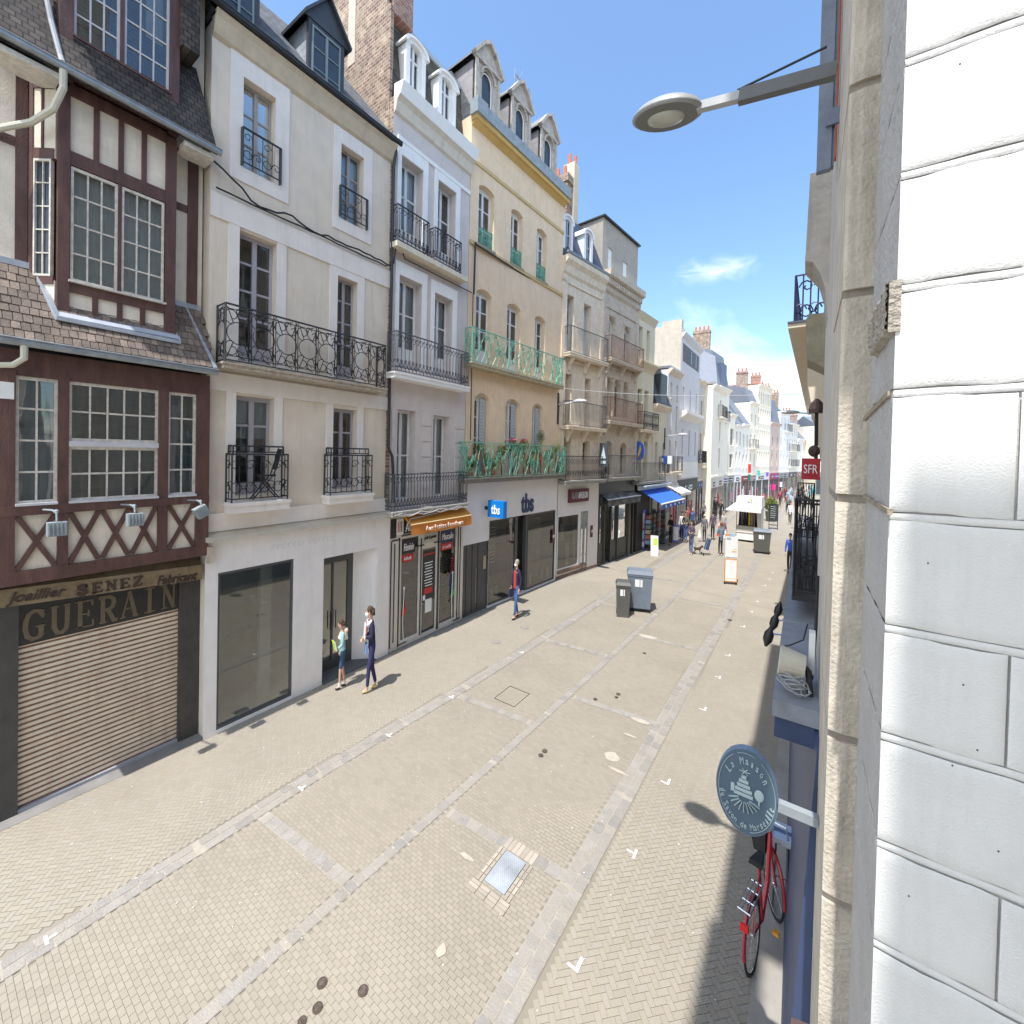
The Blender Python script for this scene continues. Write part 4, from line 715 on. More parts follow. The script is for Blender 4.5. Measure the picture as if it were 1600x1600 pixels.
# ================================================================== HOUSE 4 yellow
h4=thing('yellow_house','tall yellow ochre house with green balconies and three slate dormers','house',(-7.95,11.9,0))
B=Fr(-8.1,9.32,-7.8,14.4); LB=B.L; y2=lambda y:B.y2s(y)
def hz(u,v,d=0): return B.hit(u,v,d)
ops=[]
for (u0,v0,u1,v1) in ((749,278,771,382),(799,333,817,416),(839,368,855,441)): s0,z1=hz(u0,v0); s1,_=hz(u1,300); ops.append(op(s0,s1+.05,10.98,12.78,.11))
for (u0,u1) in ((744,766),(793,812),(837,851)): s0=hz(u0,470)[0]; s1=hz(u1,470)[0]; ops.append(op(s0,s1+.08,7.45,9.72,.13))
for (u0,u1) in ((741,761),(790,809),(832,846)): s0=hz(u0,640)[0]; s1=hz(u1,640)[0]; ops.append(op(s0,s1+.1,4.15,6.62,.16))
b=MB(); wall(b,B,0,LB,3.9,14.5,ops,.24); bodybox(b,B,0,LB,0,14.5); b.build('wall',H4W,h4)
t=MB(); t.fb(B,0,LB,0,.035,13.2,13.3); t.fb(B,0,LB,0,.05,10.84,10.95); t.build('string_course',mat('ochre_band',(.58,.43,.22),.9,.08,4,dirt=.2),h4)
t=MB(); t.fb(B,-.02,LB,0,.22,14.32,14.46); t.prism([B.p(0,14.2,0),B.p(0,14.35,.18),B.p(0,14.35,0)],B.S*LB); t.build('yellow_eaves',mat('deep_ochre',(.55,.37,.13),.8,.08,4),h4)
t=MB(); t.fb(B,-.05,LB+.03,.05,.27,14.46,14.82); t.fb(B,-.08,.35,.0,.3,14.44,14.86); t.build('zinc_box_gutter',mat('weathered_zinc',(.30,.34,.36),.55,.2,6,metal=.3,dirt=.3),h4)
s=MB(); s.prism([B.p(0,14.5,0.05),B.p(0,16.2,-.9),B.p(0,16.9,-2.6),B.p(0,14.5,-5)],B.S*LB); s.build('slate_roof',SLATE,h4)
DSL=mat('dormer_grey_slates',(.33,.31,.32),.8,.1,8); DST=mat('dormer_stone',(.46,.42,.38),.85,.25,9,dirt=.4)
for k,(yy0,yy1) in enumerate(((9.42,10.5),(11.08,12.12),(12.74,13.78))):
    s0,s1=y2(yy0),y2(yy1); sm_=(s0+s1)/2; zb=14.82; zt=16.22
    q=MB(); q.fb(B,s0+.03,s1-.03,-2.2,-.13,zb-.3,zt); do=q.build('dormer',SLATEX if False else bmat('lilac_slates',(.30,.285,.295),(.33,.31,.32),(.22,.21,.21),.35,.2,.008,'xz',bump=.3,var=.1),h4)
    q=MB(); wall(q,B,s0,s1,zb-.1,zt,[op(sm_-.24,sm_+.24,zb,zt-.05,.28)],.1,-.02)
    for a,c in ((s0,s0+.1),(s1-.1,s1)): q.fb(B,a,c,-.02,.03,zb-.1,zt)
    q.fb(B,s0-.04,s1+.04,-.04,.06,zt,zt+.08)
    q.prism([B.p(s0-.02,zt+.08,0),B.p(s1+.02,zt+.08,0),B.p(s1-.25,zt+.5,0),B.p(sm_,zt+.68,0),B.p(s0+.25,zt+.5,0)],-B.D*.1)
    for (a,za,c,zc_) in ((s0-.1,zt+.06,s0+.28,zt+.56),(s0+.28,zt+.56,sm_,zt+.74),(sm_,zt+.74,s1-.28,zt+.56),(s1-.28,zt+.56,s1+.1,zt+.06)): q.beam(B.p(a,za,.03),B.p(c,zc_,.03),.16,.09,B.D.cross(B.p(c,zc_)-B.p(a,za)))
    q.tube([B.p(sm_-.3*math.cos(math.pi*i/8),zt-.33+.33*math.sin(math.pi*i/8),.03) for i in range(9)],.03,5)
    q.build('dormer_front',DST,do)
    q=MB(); q.hexa([B.p(s0-.1,zt+.05,.08),B.p(sm_,zt+.78,.08),B.p(sm_,zt+.78,-2.4),B.p(s0-.1,zt+.05,-2.4),B.p(s0-.1,zt+.10,.08),B.p(sm_,zt+.83,.08),B.p(sm_,zt+.83,-2.4),B.p(s0-.1,zt+.10,-2.4)]); q.hexa([B.p(s1+.1,zt+.05,.08),B.p(sm_,zt+.78,.08),B.p(sm_,zt+.78,-2.4),B.p(s1+.1,zt+.05,-2.4),B.p(s1+.1,zt+.10,.08),B.p(sm_,zt+.83,.08),B.p(sm_,zt+.83,-2.4),B.p(s1+.1,zt+.10,-2.4)]); q.build('dormer_roof',mat('dormer_lead',(.2,.2,.19),.7,.2,8),do)
    q=MB(); q.fq(B,sm_-.24,sm_+.24,zb,zt-.05,-.1); q.build('pane',DARKGL,do)
    q=MB(); q.tube([B.p(sm_-.22,zb,-.07),B.p(sm_-.22,zt-.4,-.07)]+[B.p(sm_-.22*math.cos(math.pi*i/8),zt-.4+.28*math.sin(math.pi*i/8),-.07) for i in range(9)]+[B.p(sm_+.22,zb,-.07)],.022,5); q.build('window_frame',WHT,do)
    if k<2:
        q=MB(); q.q(B.p(s1+.02,14.84,-.1),B.p(s1+.5,14.84,-.1),B.p(s1+.5,15.5,-.5),B.p(s1+.02,15.5,-.5)); q.build('roof_hatch',BLS,do)
for i,o in enumerate(ops):
    a,c,z0,z1,ar=o
    win(h4,B,a,c,z0,z1,.22,2,3,1,WHT,CUW if i in(2,6,7) else None,.045,arch=ar,solid=0 if i<3 else .5)
    if i<3: railing(h4,[B.p(a+.02,0,-.05),B.p(c-.0,0,-.05)],z0+.05,z0+.55,'lattice',GRN,.12,.01,name='window_guard')
    if i<3: q=MB(); q.fb(B,a-.05,c+.05,-.05,.06,z0-.08,z0); q.build('window_sill',mat('mossy_sill',(.33,.3,.2),.9,.2,9),h4)
    if i>=6:
        q=MB(); q.fb(B,c-.28,c-.02,-.16,-.13,z0+.05,z1-.14); shh=q.build('shutter',mat('pale_blue_shutter',(.50,.54,.58),.6,.05,6),h4); q=MB()
        for k in range(22): q.fb(B,c-.26,c-.04,-.13,-.118,z0+.12+k*.098,z0+.16+k*.098)
        q.build('louvre',mat('louvre_paint',(.42,.46,.5),.6,.05,6),shh)
bo=balcony(h4,B,-.12+y2(9.32),y2(14.15),.32,7.40,.13,.98,'vine',GRN,mat('mossy_ochre_slab',(.42,.36,.24),.95,.35,14,dirt=.6),.55,r=.0105,seed=3)
bo=balcony(h4,B,-.3,y2(14.42),.34,4.10,.14,1.02,'vine',GRN,mat('dark_mossy_slab',(.20,.19,.16),.95,.3,12,dirt=.4),.55,r=.0105,seed=8)
# shop tbs
S=B; f=MB(); wall(f,B,0,LB-.02,.0,3.92,[op(0,1.12,0,2.12),op(1.12,LB-.12,.06,2.72)],.1,.03); f.fb(B,-.06,-.0,-.05,.05,2.12,3.92)
sh=f.build('shopfront',SHW,h4)
f=MB(); f.fq(B,0,1.12,0,2.4,-.02); f.build('dark_backing',DGR,sh)
win(sh,B,1.12,2.5,.06,2.72,.06,1,1,1,DGF,None,.03,pane=GLS,name='shop_window',d0=.03); win(sh,B,3.2,LB-.12,.06,2.72,.06,1,1,1,DGF,None,.03,pane=GLS,name='shop_window',d0=.03)
f=MB(); f.fb(B,2.5,2.62,-.1,-.0,0,2.72); f.fb(B,3.1,3.2,-.1,0,0,2.72); f.build('door_frame',DGF,sh)
NAVY=mat('navy_panel2',(.012,.015,.04),.5,.1,5)
f=MB(); f.fb(B,2.7,3.1,-.5,-.45,0,2.9); f.fb(B,2.62,2.66,-.5,-.1,0,2.9); f.build('navy_partition',NAVY,sh)
f=MB(); f.fb(B,1.1,LB-.1,-1.4,-1.35,0,3.2); f.fb(B,1.1,LB-.1,-1.4,-.1,0,.02); f.fb(B,3.4,4.5,-.35,-.32,.2,2.5); f.build('interior',mat('shoe_shop_interior',(.30,.29,.26),.9,.2,3),sh)
for s_,w_ in ((1.5,.12),(1.75,.1),(3.3,.1),(3.65,.08),(4.4,.1),(4.75,.14)):
    f=MB(); f.fb(B,s_,s_+w_,-.2,-.19,.12,.5); f.build('price_card',mat('pale_blue_card',(.45,.55,.65),.7,.1,9),sh)
for z0,z1 in ((2.02,2.5),(1.35,1.95)):
    f=MB(); f.fb(B,1.22,1.52,-.06,-.05,z0,z1); pp=f.build('window_poster',mat('poster_grey',(.55,.56,.55),.6,.08,9),sh)
    for k in range(4): f=MB(); f.fb(B,1.25,1.49,-.049,-.045,z0+.06+k*.11,z0+.10+k*.11); f.build('poster_line',(RED if k==2 else DGR),pp)
TBS=mat('tbs_navy',(.03,.05,.12),.5,.05,5)
s0,z0=hz(812,822); text('tbs',B.p(s0,2.80,.04),B.S,(0,0,1),.72,.66,TBS,sh,bold=.02,dep=.03)
# projecting blue sign
sg=thing('shop_sign','bright blue box sign with white letters projecting above the man in red','sign',(-7.9,10.2,3.1))
q=MB(); q.box(-7.86,-7.27,10.15,10.32,2.90,3.40); bo=q.build('sign_box',mat('azure_sign',(.0,.20,.62),.4,.04,5),sg)
q=MB(); q.box(-7.87,-7.862,10.16,10.31,2.92,3.38); q.box(-8.08,-7.87,10.2,10.26,3.1,3.2); q.build('bracket',NAVY,sg)
text('tbs',(-7.72,10.145,3.0),(1,0,0),(0,0,1),.32,.28,mat('sign_white',(.85,.85,.85),.5,.02,5),bo,bold=.01)
# antenna
an=thing('roof_antenna','thin rake antenna on the ridge behind the dormers of the yellow house','antenna',(-8.6,12.1,16.5))
q=MB(); q.tube([(-8.6,12.1,16.4),(-8.6,12.1,18.1)],.018,5); q.build('mast',ZINC,an)
q=MB()
for k in range(4): q.tube([(-8.6,12.1,17.95),(-8.5,13.0,17.5+.13*k)],.01,4)
q.tube([(-8.6,12.0,17.3),(-8.55,12.5,18.3)],.012,4); q.tube([(-8.6,12.45,17.2),(-8.6,12.1,17.9)],.01,4); q.tube([(-8.5,13.0,17.45),(-8.5,13.0,17.95)],.01,4); q.build('elements',ZINC,an)
for s_ in (.55,2.4,3.5): pass
# wall lamp on yellow house corner and others along the left side
LG=mat('lamp_grey',(.42,.43,.44),.5,.06,6)
def walllamp(x,y,z,L_,lab,sx=1,br=True,ang=0):
    lp=thing('street_lamp',lab,'street lamp',(x,y,z),'wall mounted street lamps')
    q=MB(); q.tube([(x,y,z),(x+sx*L_*.6,y+ang,z+.06)],.035,6); q.build('arm',LG,lp)
    q=MB(); q.box(x-.03*sx-.03,x+.03-.03*sx,y-.05,y+.05,z-.75,z+.45); q.build('wall_plate',DARKM,lp)
    q=MB(); n=10; hx=x+sx*L_*.85
    q.lathe((hx,y+ang,z+.09),[(.02,.09),(.10,.075),(.17,.03),(.19,-.02),(.185,-.035)],14,1.55,.8); q.build('lamp_head',LG,lp,smooth=True)
    q=MB(); q.lathe((hx,y+ang,z+.05),[(.12,0),(.12,-.012)],12,1.5,.8); q.build('lamp_glass',mat('lamp_glass',(.5,.5,.46),.2,.05,4),lp)
walllamp(-7.78,14.3,6.72,1.05,'grey street lamp on a bracket at the right corner of the yellow house',ang=.0)
# balcony plants
LEAF=mat('leaf_green',(.07,.13,.03),.7,.4,20,isl=.5,col2=(.22,.24,.06),v2=.6); LEAFG=mat('olive_leaf',(.22,.25,.15),.8,.2,20,isl=.3); POT=mat('clay_pot',(.42,.17,.08),.85,.15,8)
PINK=mat('pink_petals',(.65,.06,.16),.7,.2,20,isl=.3); YEL=mat('yellow_leaf',(.42,.36,.05),.7,.2,20,isl=.3)
def leafball(mb,c,r,n,sz,rng,up=0):
    for i in range(n):
        d=Vector((rng.gauss(0,1),rng.gauss(0,1),rng.gauss(0,1))).normalized()*(rng.random()**.4); p=Vector(c)+Vector((d.x*r[0],d.y*r[1],d.z*r[2]))
        a=Vector((rng.gauss(0,1),rng.gauss(0,1),rng.gauss(0,1)+up)).normalized()*sz*rng.uniform(.6,1.3); b_=a.cross(Vector((rng.gauss(0,1),rng.gauss(0,1),rng.gauss(0,1)))).normalized()*sz*.35
        mb.q(p-a,p+b_,p+a,p-b_)
def pot(x,y,z,lab,kind,h=.3,r=.09,seed=1,fm=None):
    rng=random.Random(seed); pl=thing('potted_plant',lab,'potted plant',(x,y,z),'plants on the green balcony of the yellow house')
    q=MB(); z0=z+h-.24 if h>.32 else z; hh=h if h<=.32 else .24; q.lathe((x,y,z0),[(r*.7,0),(r,.9*hh),(r*1.1,.9*hh),(r*1.1,hh),(r*.8,hh)],10); q.build('pot',POT,pl)
    if z0>z: q=MB(); q.lathe((x,y,z),[(r*.8,0),(r*.8,.02),(r*.2,.03),(r*.2,z0-z-.02),(r*.7,z0-z)],8); q.build('stand',DARKM,pl)
    f=MB()
    if kind=='ball': f.tube([(x,y,z+h*.9),(x,y,z+h+.45)],.012,4); leafball(f,(x,y,z+h+.62),(.16,.16,.24),420,.035,rng)
    elif kind=='spike':
        for i in range(26):
            a=rng.random()*6.3; e=rng.uniform(.2,1); L_=rng.uniform(.3,.62); p0=Vector((x,y,z+h)); p1=p0+Vector((math.cos(a)*e*L_*.5,math.sin(a)*e*L_*.5,L_*.7)); p2=p1+Vector((math.cos(a)*e*L_*.5,math.sin(a)*e*L_*.5,-.0+L_*.1)); w_=Vector((-math.sin(a),math.cos(a),0))*.018
            f.q(p0-w_,p0+w_,p1+w_,p1-w_); f.q(p1-w_,p1+w_,p2,p2)
    else: leafball(f,(x,y,z+h+.14),(.17,.22,.2),260,.04,rng)
    f.build('foliage',fm or LEAF,pl)
    if kind=='flower': f=MB(); leafball(f,(x,y,z+h+.32),(.13,.2,.08),70,.035,rng); f.build('flowers',PINK,pl)
def bp(s_,d=.16): p=B.p(s_,0,d); return p.x,p.y
for (s_,kind,h,lab,fm,zz) in ((.1,'bush',.3,'low green bush at the near end of the green balcony',None,4.1),(.75,'spike',.35,'spiky grass pot second from the near end of the green balcony',LEAFG,4.1),(1.5,'bush',.5,'bushy plant left of the pink flowers on the green balcony',None,4.35),(2.05,'flower',.7,'first pink geranium trough rising above the green balcony rail',None,4.35),(2.65,'flower',.7,'second pink geranium, nearest the round olive bush',None,4.35),(3.1,'bush',.3,'low dark green plant in the middle behind the vine railing',None,4.1),(3.65,'ball',.55,'grey green round olive bush on a stem on the balcony',LEAFG,4.4),(4.2,'bush',.45,'leafy plant right of the round olive bush',None,4.25),(1.1,'bush',.3,'trailing green plant between the spiky pot and the bushy one',None,4.1),(2.35,'bush',.62,'green plant between the two pink geraniums',None,4.3),(3.35,'bush',.62,'leafy plant just left of the round olive bush',None,4.3),(.4,'bush',.62,'tall green bush near the near end of the green balcony',None,4.3),(4.75,'spike',.45,'yellow green spiky plant at the far end of the green balcony',YEL,4.5)):
    x,y=bp(s_); pot(x,y,zz if zz<4.2 else 4.1,lab,kind,h if zz<4.2 else h+(zz-4.1)*.6,.08,int(s_*100),fm)
# ================================================================== HOUSE 5 limestone
def seg(i): return None
def wallpt(u,v=650): p=onwall(u,v); return p
p0=Vector((-7.8,14.4,0)); p1=wallpt(938); E5=Fr(p0.x,p0.y,p1.x,p1.y); L5=E5.L
h5=thing('limestone_house','cream limestone house with arched dormers and three black iron balconies','house',(-7.5,15.9,0))
def o5(fr,u0,u1,vm,z0,z1,ar=0,d=0): return op(fr.hit(u0,vm,d)[0],fr.hit(u1,vm,d)[0],z0,z1,ar)
def zc(fr,u,v,d=0): return fr.hit(u,v,d)[1]
ops=[o5(E5,883,897,480,8.9,11.05),o5(E5,912,924,500,8.9,11.0),o5(E5,881,893,600,6.0,8.0),o5(E5,914,923,610,6.0,8.0),o5(E5,877,891,715,3.95,5.5),o5(E5,910,921,720,3.95,5.4)]
b=MB(); wall(b,E5,0,L5,3.75,12.3,ops,.3); bodybox(b,E5,0,L5,0,12.3); b.build('wall',STONE,h5)
t=MB(); t.prism([E5.p(0,11.75,0),E5.p(0,11.85,.08),E5.p(0,12.1,.12),E5.p(0,12.25,.26),E5.p(0,12.42,.28),E5.p(0,12.42,0)],E5.S*L5)
for z in (11.45,8.45,5.75): t.fb(E5,0,L5,0,.05,z,z+.1)
for s_ in (0,.15): pass
for a,c in ((0,.28),(L5-.2,L5)): t.fb(E5,a,c,0,.05,3.8,11.75)
t.build('stone_cornice',STONE,h5)
s=MB(); s.prism([E5.p(0,12.42,.12),E5.p(0,14.6,-.75),E5.p(0,14.75,-.9),E5.p(0,12.42,-3)],E5.S*L5); s.build('mansard_roof',mat('blue_black_slate',(.035,.045,.075),.6,.25,9,stretch=(1,1,5)),h5)
gutter(h5,[E5.p(-.05,12.5,.26),E5.p(L5,12.5,.26)],.05)
for (u0,u1) in ((880,903),(913,935)):
    s0=E5.hit(u0,380)[0]; s1=E5.hit(u1,410)[0]; s1=s0+.62; sm_=(s0+s1)/2; hw=.31; n=10
    q=MB()
    for r0,r1,dd,o_ in ((.17,hw,.8,.0),(hw-.02,hw+.07,.8,.05)):
        P=[E5.p(sm_-r0*math.cos(math.pi*i/n),13.75+r0*.9*math.sin(math.pi*i/n),o_-.02) for i in range(n+1)]; Q=[E5.p(sm_-r1*math.cos(math.pi*i/n),13.75+r1*.9*math.sin(math.pi*i/n),o_-.02) for i in range(n+1)]
        for i in range(n): q.hexa([P[i],P[i+1],Q[i+1],Q[i],*[x-E5.D*dd for x in (P[i],P[i+1],Q[i+1],Q[i])]])
    q.fb(E5,s0,s0+.14,-.5,.0,12.5,13.76); q.fb(E5,s1-.14,s1,-.5,.0,12.5,13.76); do=q.build('dormer',mat('white_stone_dormer',(.66,.67,.70),.8,.08,6),h5)
    q=MB(); q.fq(E5,s0+.14,s1-.14,12.5,14.0,-.1); q.build('pane',DARKGL,do); q=MB(); q.fb(E5,sm_-.02,sm_+.02,-.1,-.06,12.5,14.0); q.fb(E5,s0+.14,s1-.14,-.1,-.07,13.3,13.34); q.build('window_frame',mat('blue_grey_frame',(.4,.46,.55),.5,.05,5),do)
q=MB(); x0=E5.p(0,0,-1.0); q.box(-9.5,-8.72,16.35,16.78,13,16.95); q.box(-9.54,-8.68,16.31,16.82,16.6,16.95); chh=q.build('chimney',BRX,h5)
q=MB(); q.box(-9.2,-8.66,16.85,17.3,13,17.7); q.build('rendered_flue',mat('cream_flue',(.60,.52,.40),.9,.1,5),h5)
q=MB()
for dx,dy,z in ((-9.3,16.55,16.95),(-8.95,16.55,16.95),(-8.95,16.95,17.7),(-8.8,17.2,17.7)): q.lathe((dx,dy,z),[(.1,0),(.07,.45)],8)
q.build('chimney_pot',TERR,chh)
for i,o in enumerate(ops): win(h5,E5,*o[:4],.28,2,3,1,mat('pale_blue_frame',(.48,.54,.6),.6,.05,5) if i<2 else STONG,None,.04,solid=.7)
for z,st_,rm in ((8.75,'bars',IRN),(5.95,'bars',IRN),(3.82,'wave',BLK)):
    balcony(h5,E5,.15 if z>4 else .0,L5-.05,.36 if z>4 else .4,z,.14,.95 if z<8 else 1.0,st_,rm,STONE if z>4 else GRC,.09 if st_=='bars' else .16,brackets=(.5,L5*.55,L5-.3) if z>4 else (),r=.007)
f=MB(); wall(f,E5,0,L5-.03,0,3.7,[o5(E5,869,902,860,.35,2.45),o5(E5,905,916,860,.05,2.5)],.08,.04); sh=f.build('shopfront',mat('optician_front',(.70,.67,.66),.6,.04,4),h5)
o=o5(E5,869,902,860,.35,2.45); win(sh,E5,*o[:4],.04,1,1,1,WHT,None,.03,pane=GLS,name='shop_window',d0=.04); o=o5(E5,905,916,860,.05,2.5); win(sh,E5,*o[:4],.04,2,1,1,ZINC,None,.04,pane=GLS,name='glass_door',d0=.04)
f=MB(); f.fb(E5,.1,L5-.6,-1.2,-1.15,0,3); f.fb(E5,.1,L5-.6,-1.2,-.05,0,.3)
f.build('interior',mat('optician_interior',(.45,.42,.30),.9,.1,3),sh)
for s_,z0,w_,hh in ((.35,1.4,.25,.7),(.75,.4,.22,.9),(1.25,.5,.15,1.3)): f=MB(); f.fb(E5,s_,s_+w_,-.1,-.09,z0,z0+hh); f.build('display_card',mat('display_card',(.6,.62,.58),.6,.1,8),sh)
f=MB(); f.fb(E5,.05,L5-.9,.04,.09,.2,.33); f.fb(E5,0,L5,.03,.06,0,.12); f.build('base_board',mat('brown_base',(.20,.13,.10),.8,.2,5),sh)
s0,zb=E5.hit(887,812,.06); s1,_=E5.hit(917,800,.06); AF=mat('maroon_sign',(.10,.02,.03),.5,.05,5)
f=MB(); f.fb(E5,s0,s1,.04,.14,2.93,3.45); pb=f.build('sign_board',AF,sh); text('ALAIN',E5.p(s0+.12,3.07,.145),E5.S,(0,0,1),(s1-s0)*.32,.26,mat('grey_letter',(.35,.3,.3),.5,.05,5),pb); text('AFFLELOU',E5.p(s0+.12+(s1-s0)*.34,3.07,.145),E5.S,(0,0,1),(s1-s0)*.5,.26,WL,pb)
for u,v in ((864,838),(924,830)):
    s_,z_=E5.hit(u,v,.05); f=MB(); f.fb(E5,s_-.08,s_+.08,.05,.07,z_-.25,z_+.25); pb=f.build('wall_plaque',AF,sh); f=MB(); f.fb(E5,s_-.02,s_+.06,.07,.075,z_-.05,z_+.06); f.build('plaque_mark',WL,pb)
# ================================================================== HOUSES 6-10
def frame(u0,u1,v0=650,v1=650):
    a=onwall(u0,v0); b=onwall(u1,v1); return Fr(a.x,a.y,b.x,b.y)
E6=frame(938,993); L6=E6.L
h6=thing('weathered_house','weathered stone house with dentil cornice, rusty balconies and a grey penthouse','house',(E6.p(L6/2,0).x,E6.p(L6/2,0).y,0))
ops=[o5(E6,950,961,510,9.2,11.0,.2),o5(E6,974,984,530,9.2,10.9,.2),o5(E6,947,957,610,6.6,8.3,.25),o5(E6,959,970,610,6.6,8.3,.25),o5(E6,973,981,610,6.6,8.3,.25),o5(E6,945,956,700,3.95,5.5,.2),o5(E6,969,979,700,3.95,5.45,.2)]
b=MB(); wall(b,E6,0,L6,3.75,12.2,ops,.25); bodybox(b,E6,0,L6,0,12.2); b.build('wall',STONG,h6)
t=MB(); t.prism([E6.p(-.02,11.9,0),E6.p(-.02,12.0,.1),E6.p(-.02,12.45,.14),E6.p(-.02,12.55,.34),E6.p(-.02,12.8,.36),E6.p(-.02,12.8,0)],E6.S*(L6+.05))
for i in range(20): s_=.05+i*(L6-.1)/20; t.fb(E6,s_,s_+.08,.14,.26,12.2,12.42)
for z in (8.7,6.1,11.3): t.fb(E6,0,L6,0,.05,z,z+.09)
for a,c in ((0,.2),(L6-.2,L6)): t.fb(E6,a,c,0,.04,3.8,11.9)
for o in ops[:5]: surround(t,E6,o,.07,.07,.12,0,.04)
t.build('dentil_cornice',STONG,h6)
b=MB(); wall(b,E6,0,L6,12.8,15.1,[o5(E6,953,960,415,12.95,14.0),o5(E6,976,983,440,12.9,13.9)],.1,-.1); bodybox(b,E6,0,L6,12.8,15.1,3,-.1); b.build('penthouse',mat('grey_cement',(.36,.33,.29),.9,.1,4,dirt=.2),h6)
b=MB(); b.fb(E6,-.08,L6+.05,-3,.02,15.1,15.17); b.build('flat_roof',DARKM,h6)
for o in (o5(E6,953,960,415,12.95,14.0),o5(E6,976,983,440,12.9,13.9)): q=MB(); q.fb(E6,o[0],o[1],-.18,-.15,o[2]+.2,o[3]); q.build('roller_blind',WHT,h6)
for i,o in enumerate(ops): win(h6,E6,*o[:4],.22,2,3,1,WHT if i<2 else STONG,CUR if i in(0,1,5) else None,.035,arch=o[4])
RUST=mat('rusty_rail',(.13,.07,.05),.8,.4,14); DGI=mat('dusty_iron',(.10,.105,.11),.7,.2,10)
for z,st_,rm,o_,ht in ((9.05,'bars',RUST,.4,.95),(6.35,'bars',RUST,.42,1.0),(3.85,'bars',DGI,.4,1.0)):
    balcony(h6,E6,.12,L6-.05,o_,z,.14,ht,st_,rm,STONG if z>4 else GRC,.08,brackets=(.35,L6*.5,L6-.25) if z>4 else (),r=.007)
f=MB(); wall(f,E6,0,L6,0,3.7,[op(.12,.5,.1,2.6),op(.6,1.1,.0,2.6),op(1.2,1.75,.1,2.6),op(1.85,L6-.6,.1,2.6),op(L6-.5,L6-.1,0,2.6)],.1,.05); f.fb(E6,.05,L6-.05,.05,.18,2.65,3.05); sh=f.build('shopfront',mat('black_shopfront',(.028,.03,.03),.4,.2,6),h6)
for a,c in ((.12,.5),(1.2,1.75),(1.85,L6-.6)): f=MB(); f.fq(E6,a,c,.1,2.6,-.04); f.build('pane',GLS,sh); f=MB(); f.fb(E6,a,c,-.05,.0,.1,.95); f.build('lower_panel',mat('dark_olive_panel',(.07,.07,.06),.6,.2,6),sh)
f=MB(); f.q(E6.p(.1,3.15,.06),E6.p(L6-.1,3.15,.06),E6.p(L6-.1,2.9,.42),E6.p(.1,2.9,.42)); f.q(E6.p(.1,2.9,.42),E6.p(L6-.1,2.9,.42),E6.p(L6-.1,2.62,.42),E6.p(.1,2.62,.42)); f.build('folded_awning',mat('faded_black_canvas',(.07,.07,.075),.8,.3,9,col2=(.25,.25,.26),v2=.6),sh)
f=MB(); f.tube([E6.p(.1,2.92,.43),E6.p(L6-.1,2.92,.43)],.03,6); f.build('awning_bar',ZINC,sh)
# A shaped hanging sign on house 5/6 corner, round logo sign
sg=thing('hanging_sign','small dark triangular shop sign hung on the joint beside the weathered stone house','sign',(-7.2,17.2,4.9))
x,y=E5.p(L5-.25,0,.35).x,E5.p(L5-.25,0,.35).y
q=MB(); q.box(x-.16,x+.2,y-.04,y+.04,4.35,5.35); bo=q.build('sign_board',mat('slate_sign',(.06,.07,.08),.5,.1,5),sg); q=MB(); q.prism([(x-.08,y-.045,4.7),(x+.14,y-.045,4.7),(x+.03,y-.045,5.2)],(0,-.01,0)); q.box(x-.08,x+.14,y-.055,y-.04,4.48,4.6); q.build('emblem',mat('pale_blue_mark',(.5,.6,.62),.6,.05,5),bo)
E7=frame(993,1020); L7=E7.L
h7=thing('cream_house','small cream house with two cornices, above the blue awning','house',(E7.p(L7/2,0).x,E7.p(L7/2,0).y,0))
ops=[o5(E7,998,1004,540,9.75,11.3),o5(E7,1010,1015,550,9.75,11.3),o5(E7,996,1003,630,6.3,8.2),o5(E7,1007,1013,630,6.3,8.2),o5(E7,995,1002,705,3.6,5.6),o5(E7,1006,1012,705,3.6,5.6)]
b=MB(); wall(b,E7,0,L7,3.5,11.8,ops,.2); bodybox(b,E7,0,L7,0,11.8); b.build('wall',mat('cream_render2',(.70,.64,.49),.9,.05,4,dirt=.12),h7)
t=MB(); t.prism([E7.p(-.02,11.6,0),E7.p(-.02,11.95,.2),E7.p(-.02,12.0,0)],E7.S*L7); t.build('cornice',mat('cream_band2',(.66,.58,.40),.9,.05,4),h7); t=MB(); t.prism([E7.p(-.02,9.1,0),E7.p(-.02,9.3,.1),E7.p(-.02,9.5,.28),E7.p(-.02,9.58,.28),E7.p(-.02,9.6,0)],E7.S*L7); t.build('cornice',mat('cream_band2',(.66,.58,.40),.9,.05,4),h7)
for o in ops: win(h7,E7,*o[:4],.2,2,3,1,mat('pale_frame',(.55,.52,.45),.6,.05,5),None,.03,solid=.5)
balcony(h7,E7,.2,L7,.36,6.15,.12,.9,'wave',BLK,STONE,.2,r=.008,brackets=(.6,1.5)); balcony(h7,E7,-.2,L7+1.2,.36,3.55,.12,.95,'bars',DGI,GRC,.09,r=.007)
q=MB(); c=E7.p(1.4,0,-1.2); q.box(c.x-.3,c.x+.3,c.y-.2,c.y+.5,11.5,13.3); ch=q.build('chimney',BRX,h7); q=MB(); q.lathe((c.x-.1,c.y,13.3),[(.12,0),(.07,.35)],8); q.lathe((c.x+.18,c.y+.2,13.3),[(.1,0),(.07,.25)],8); q.build('chimney_pot',TERR,ch)
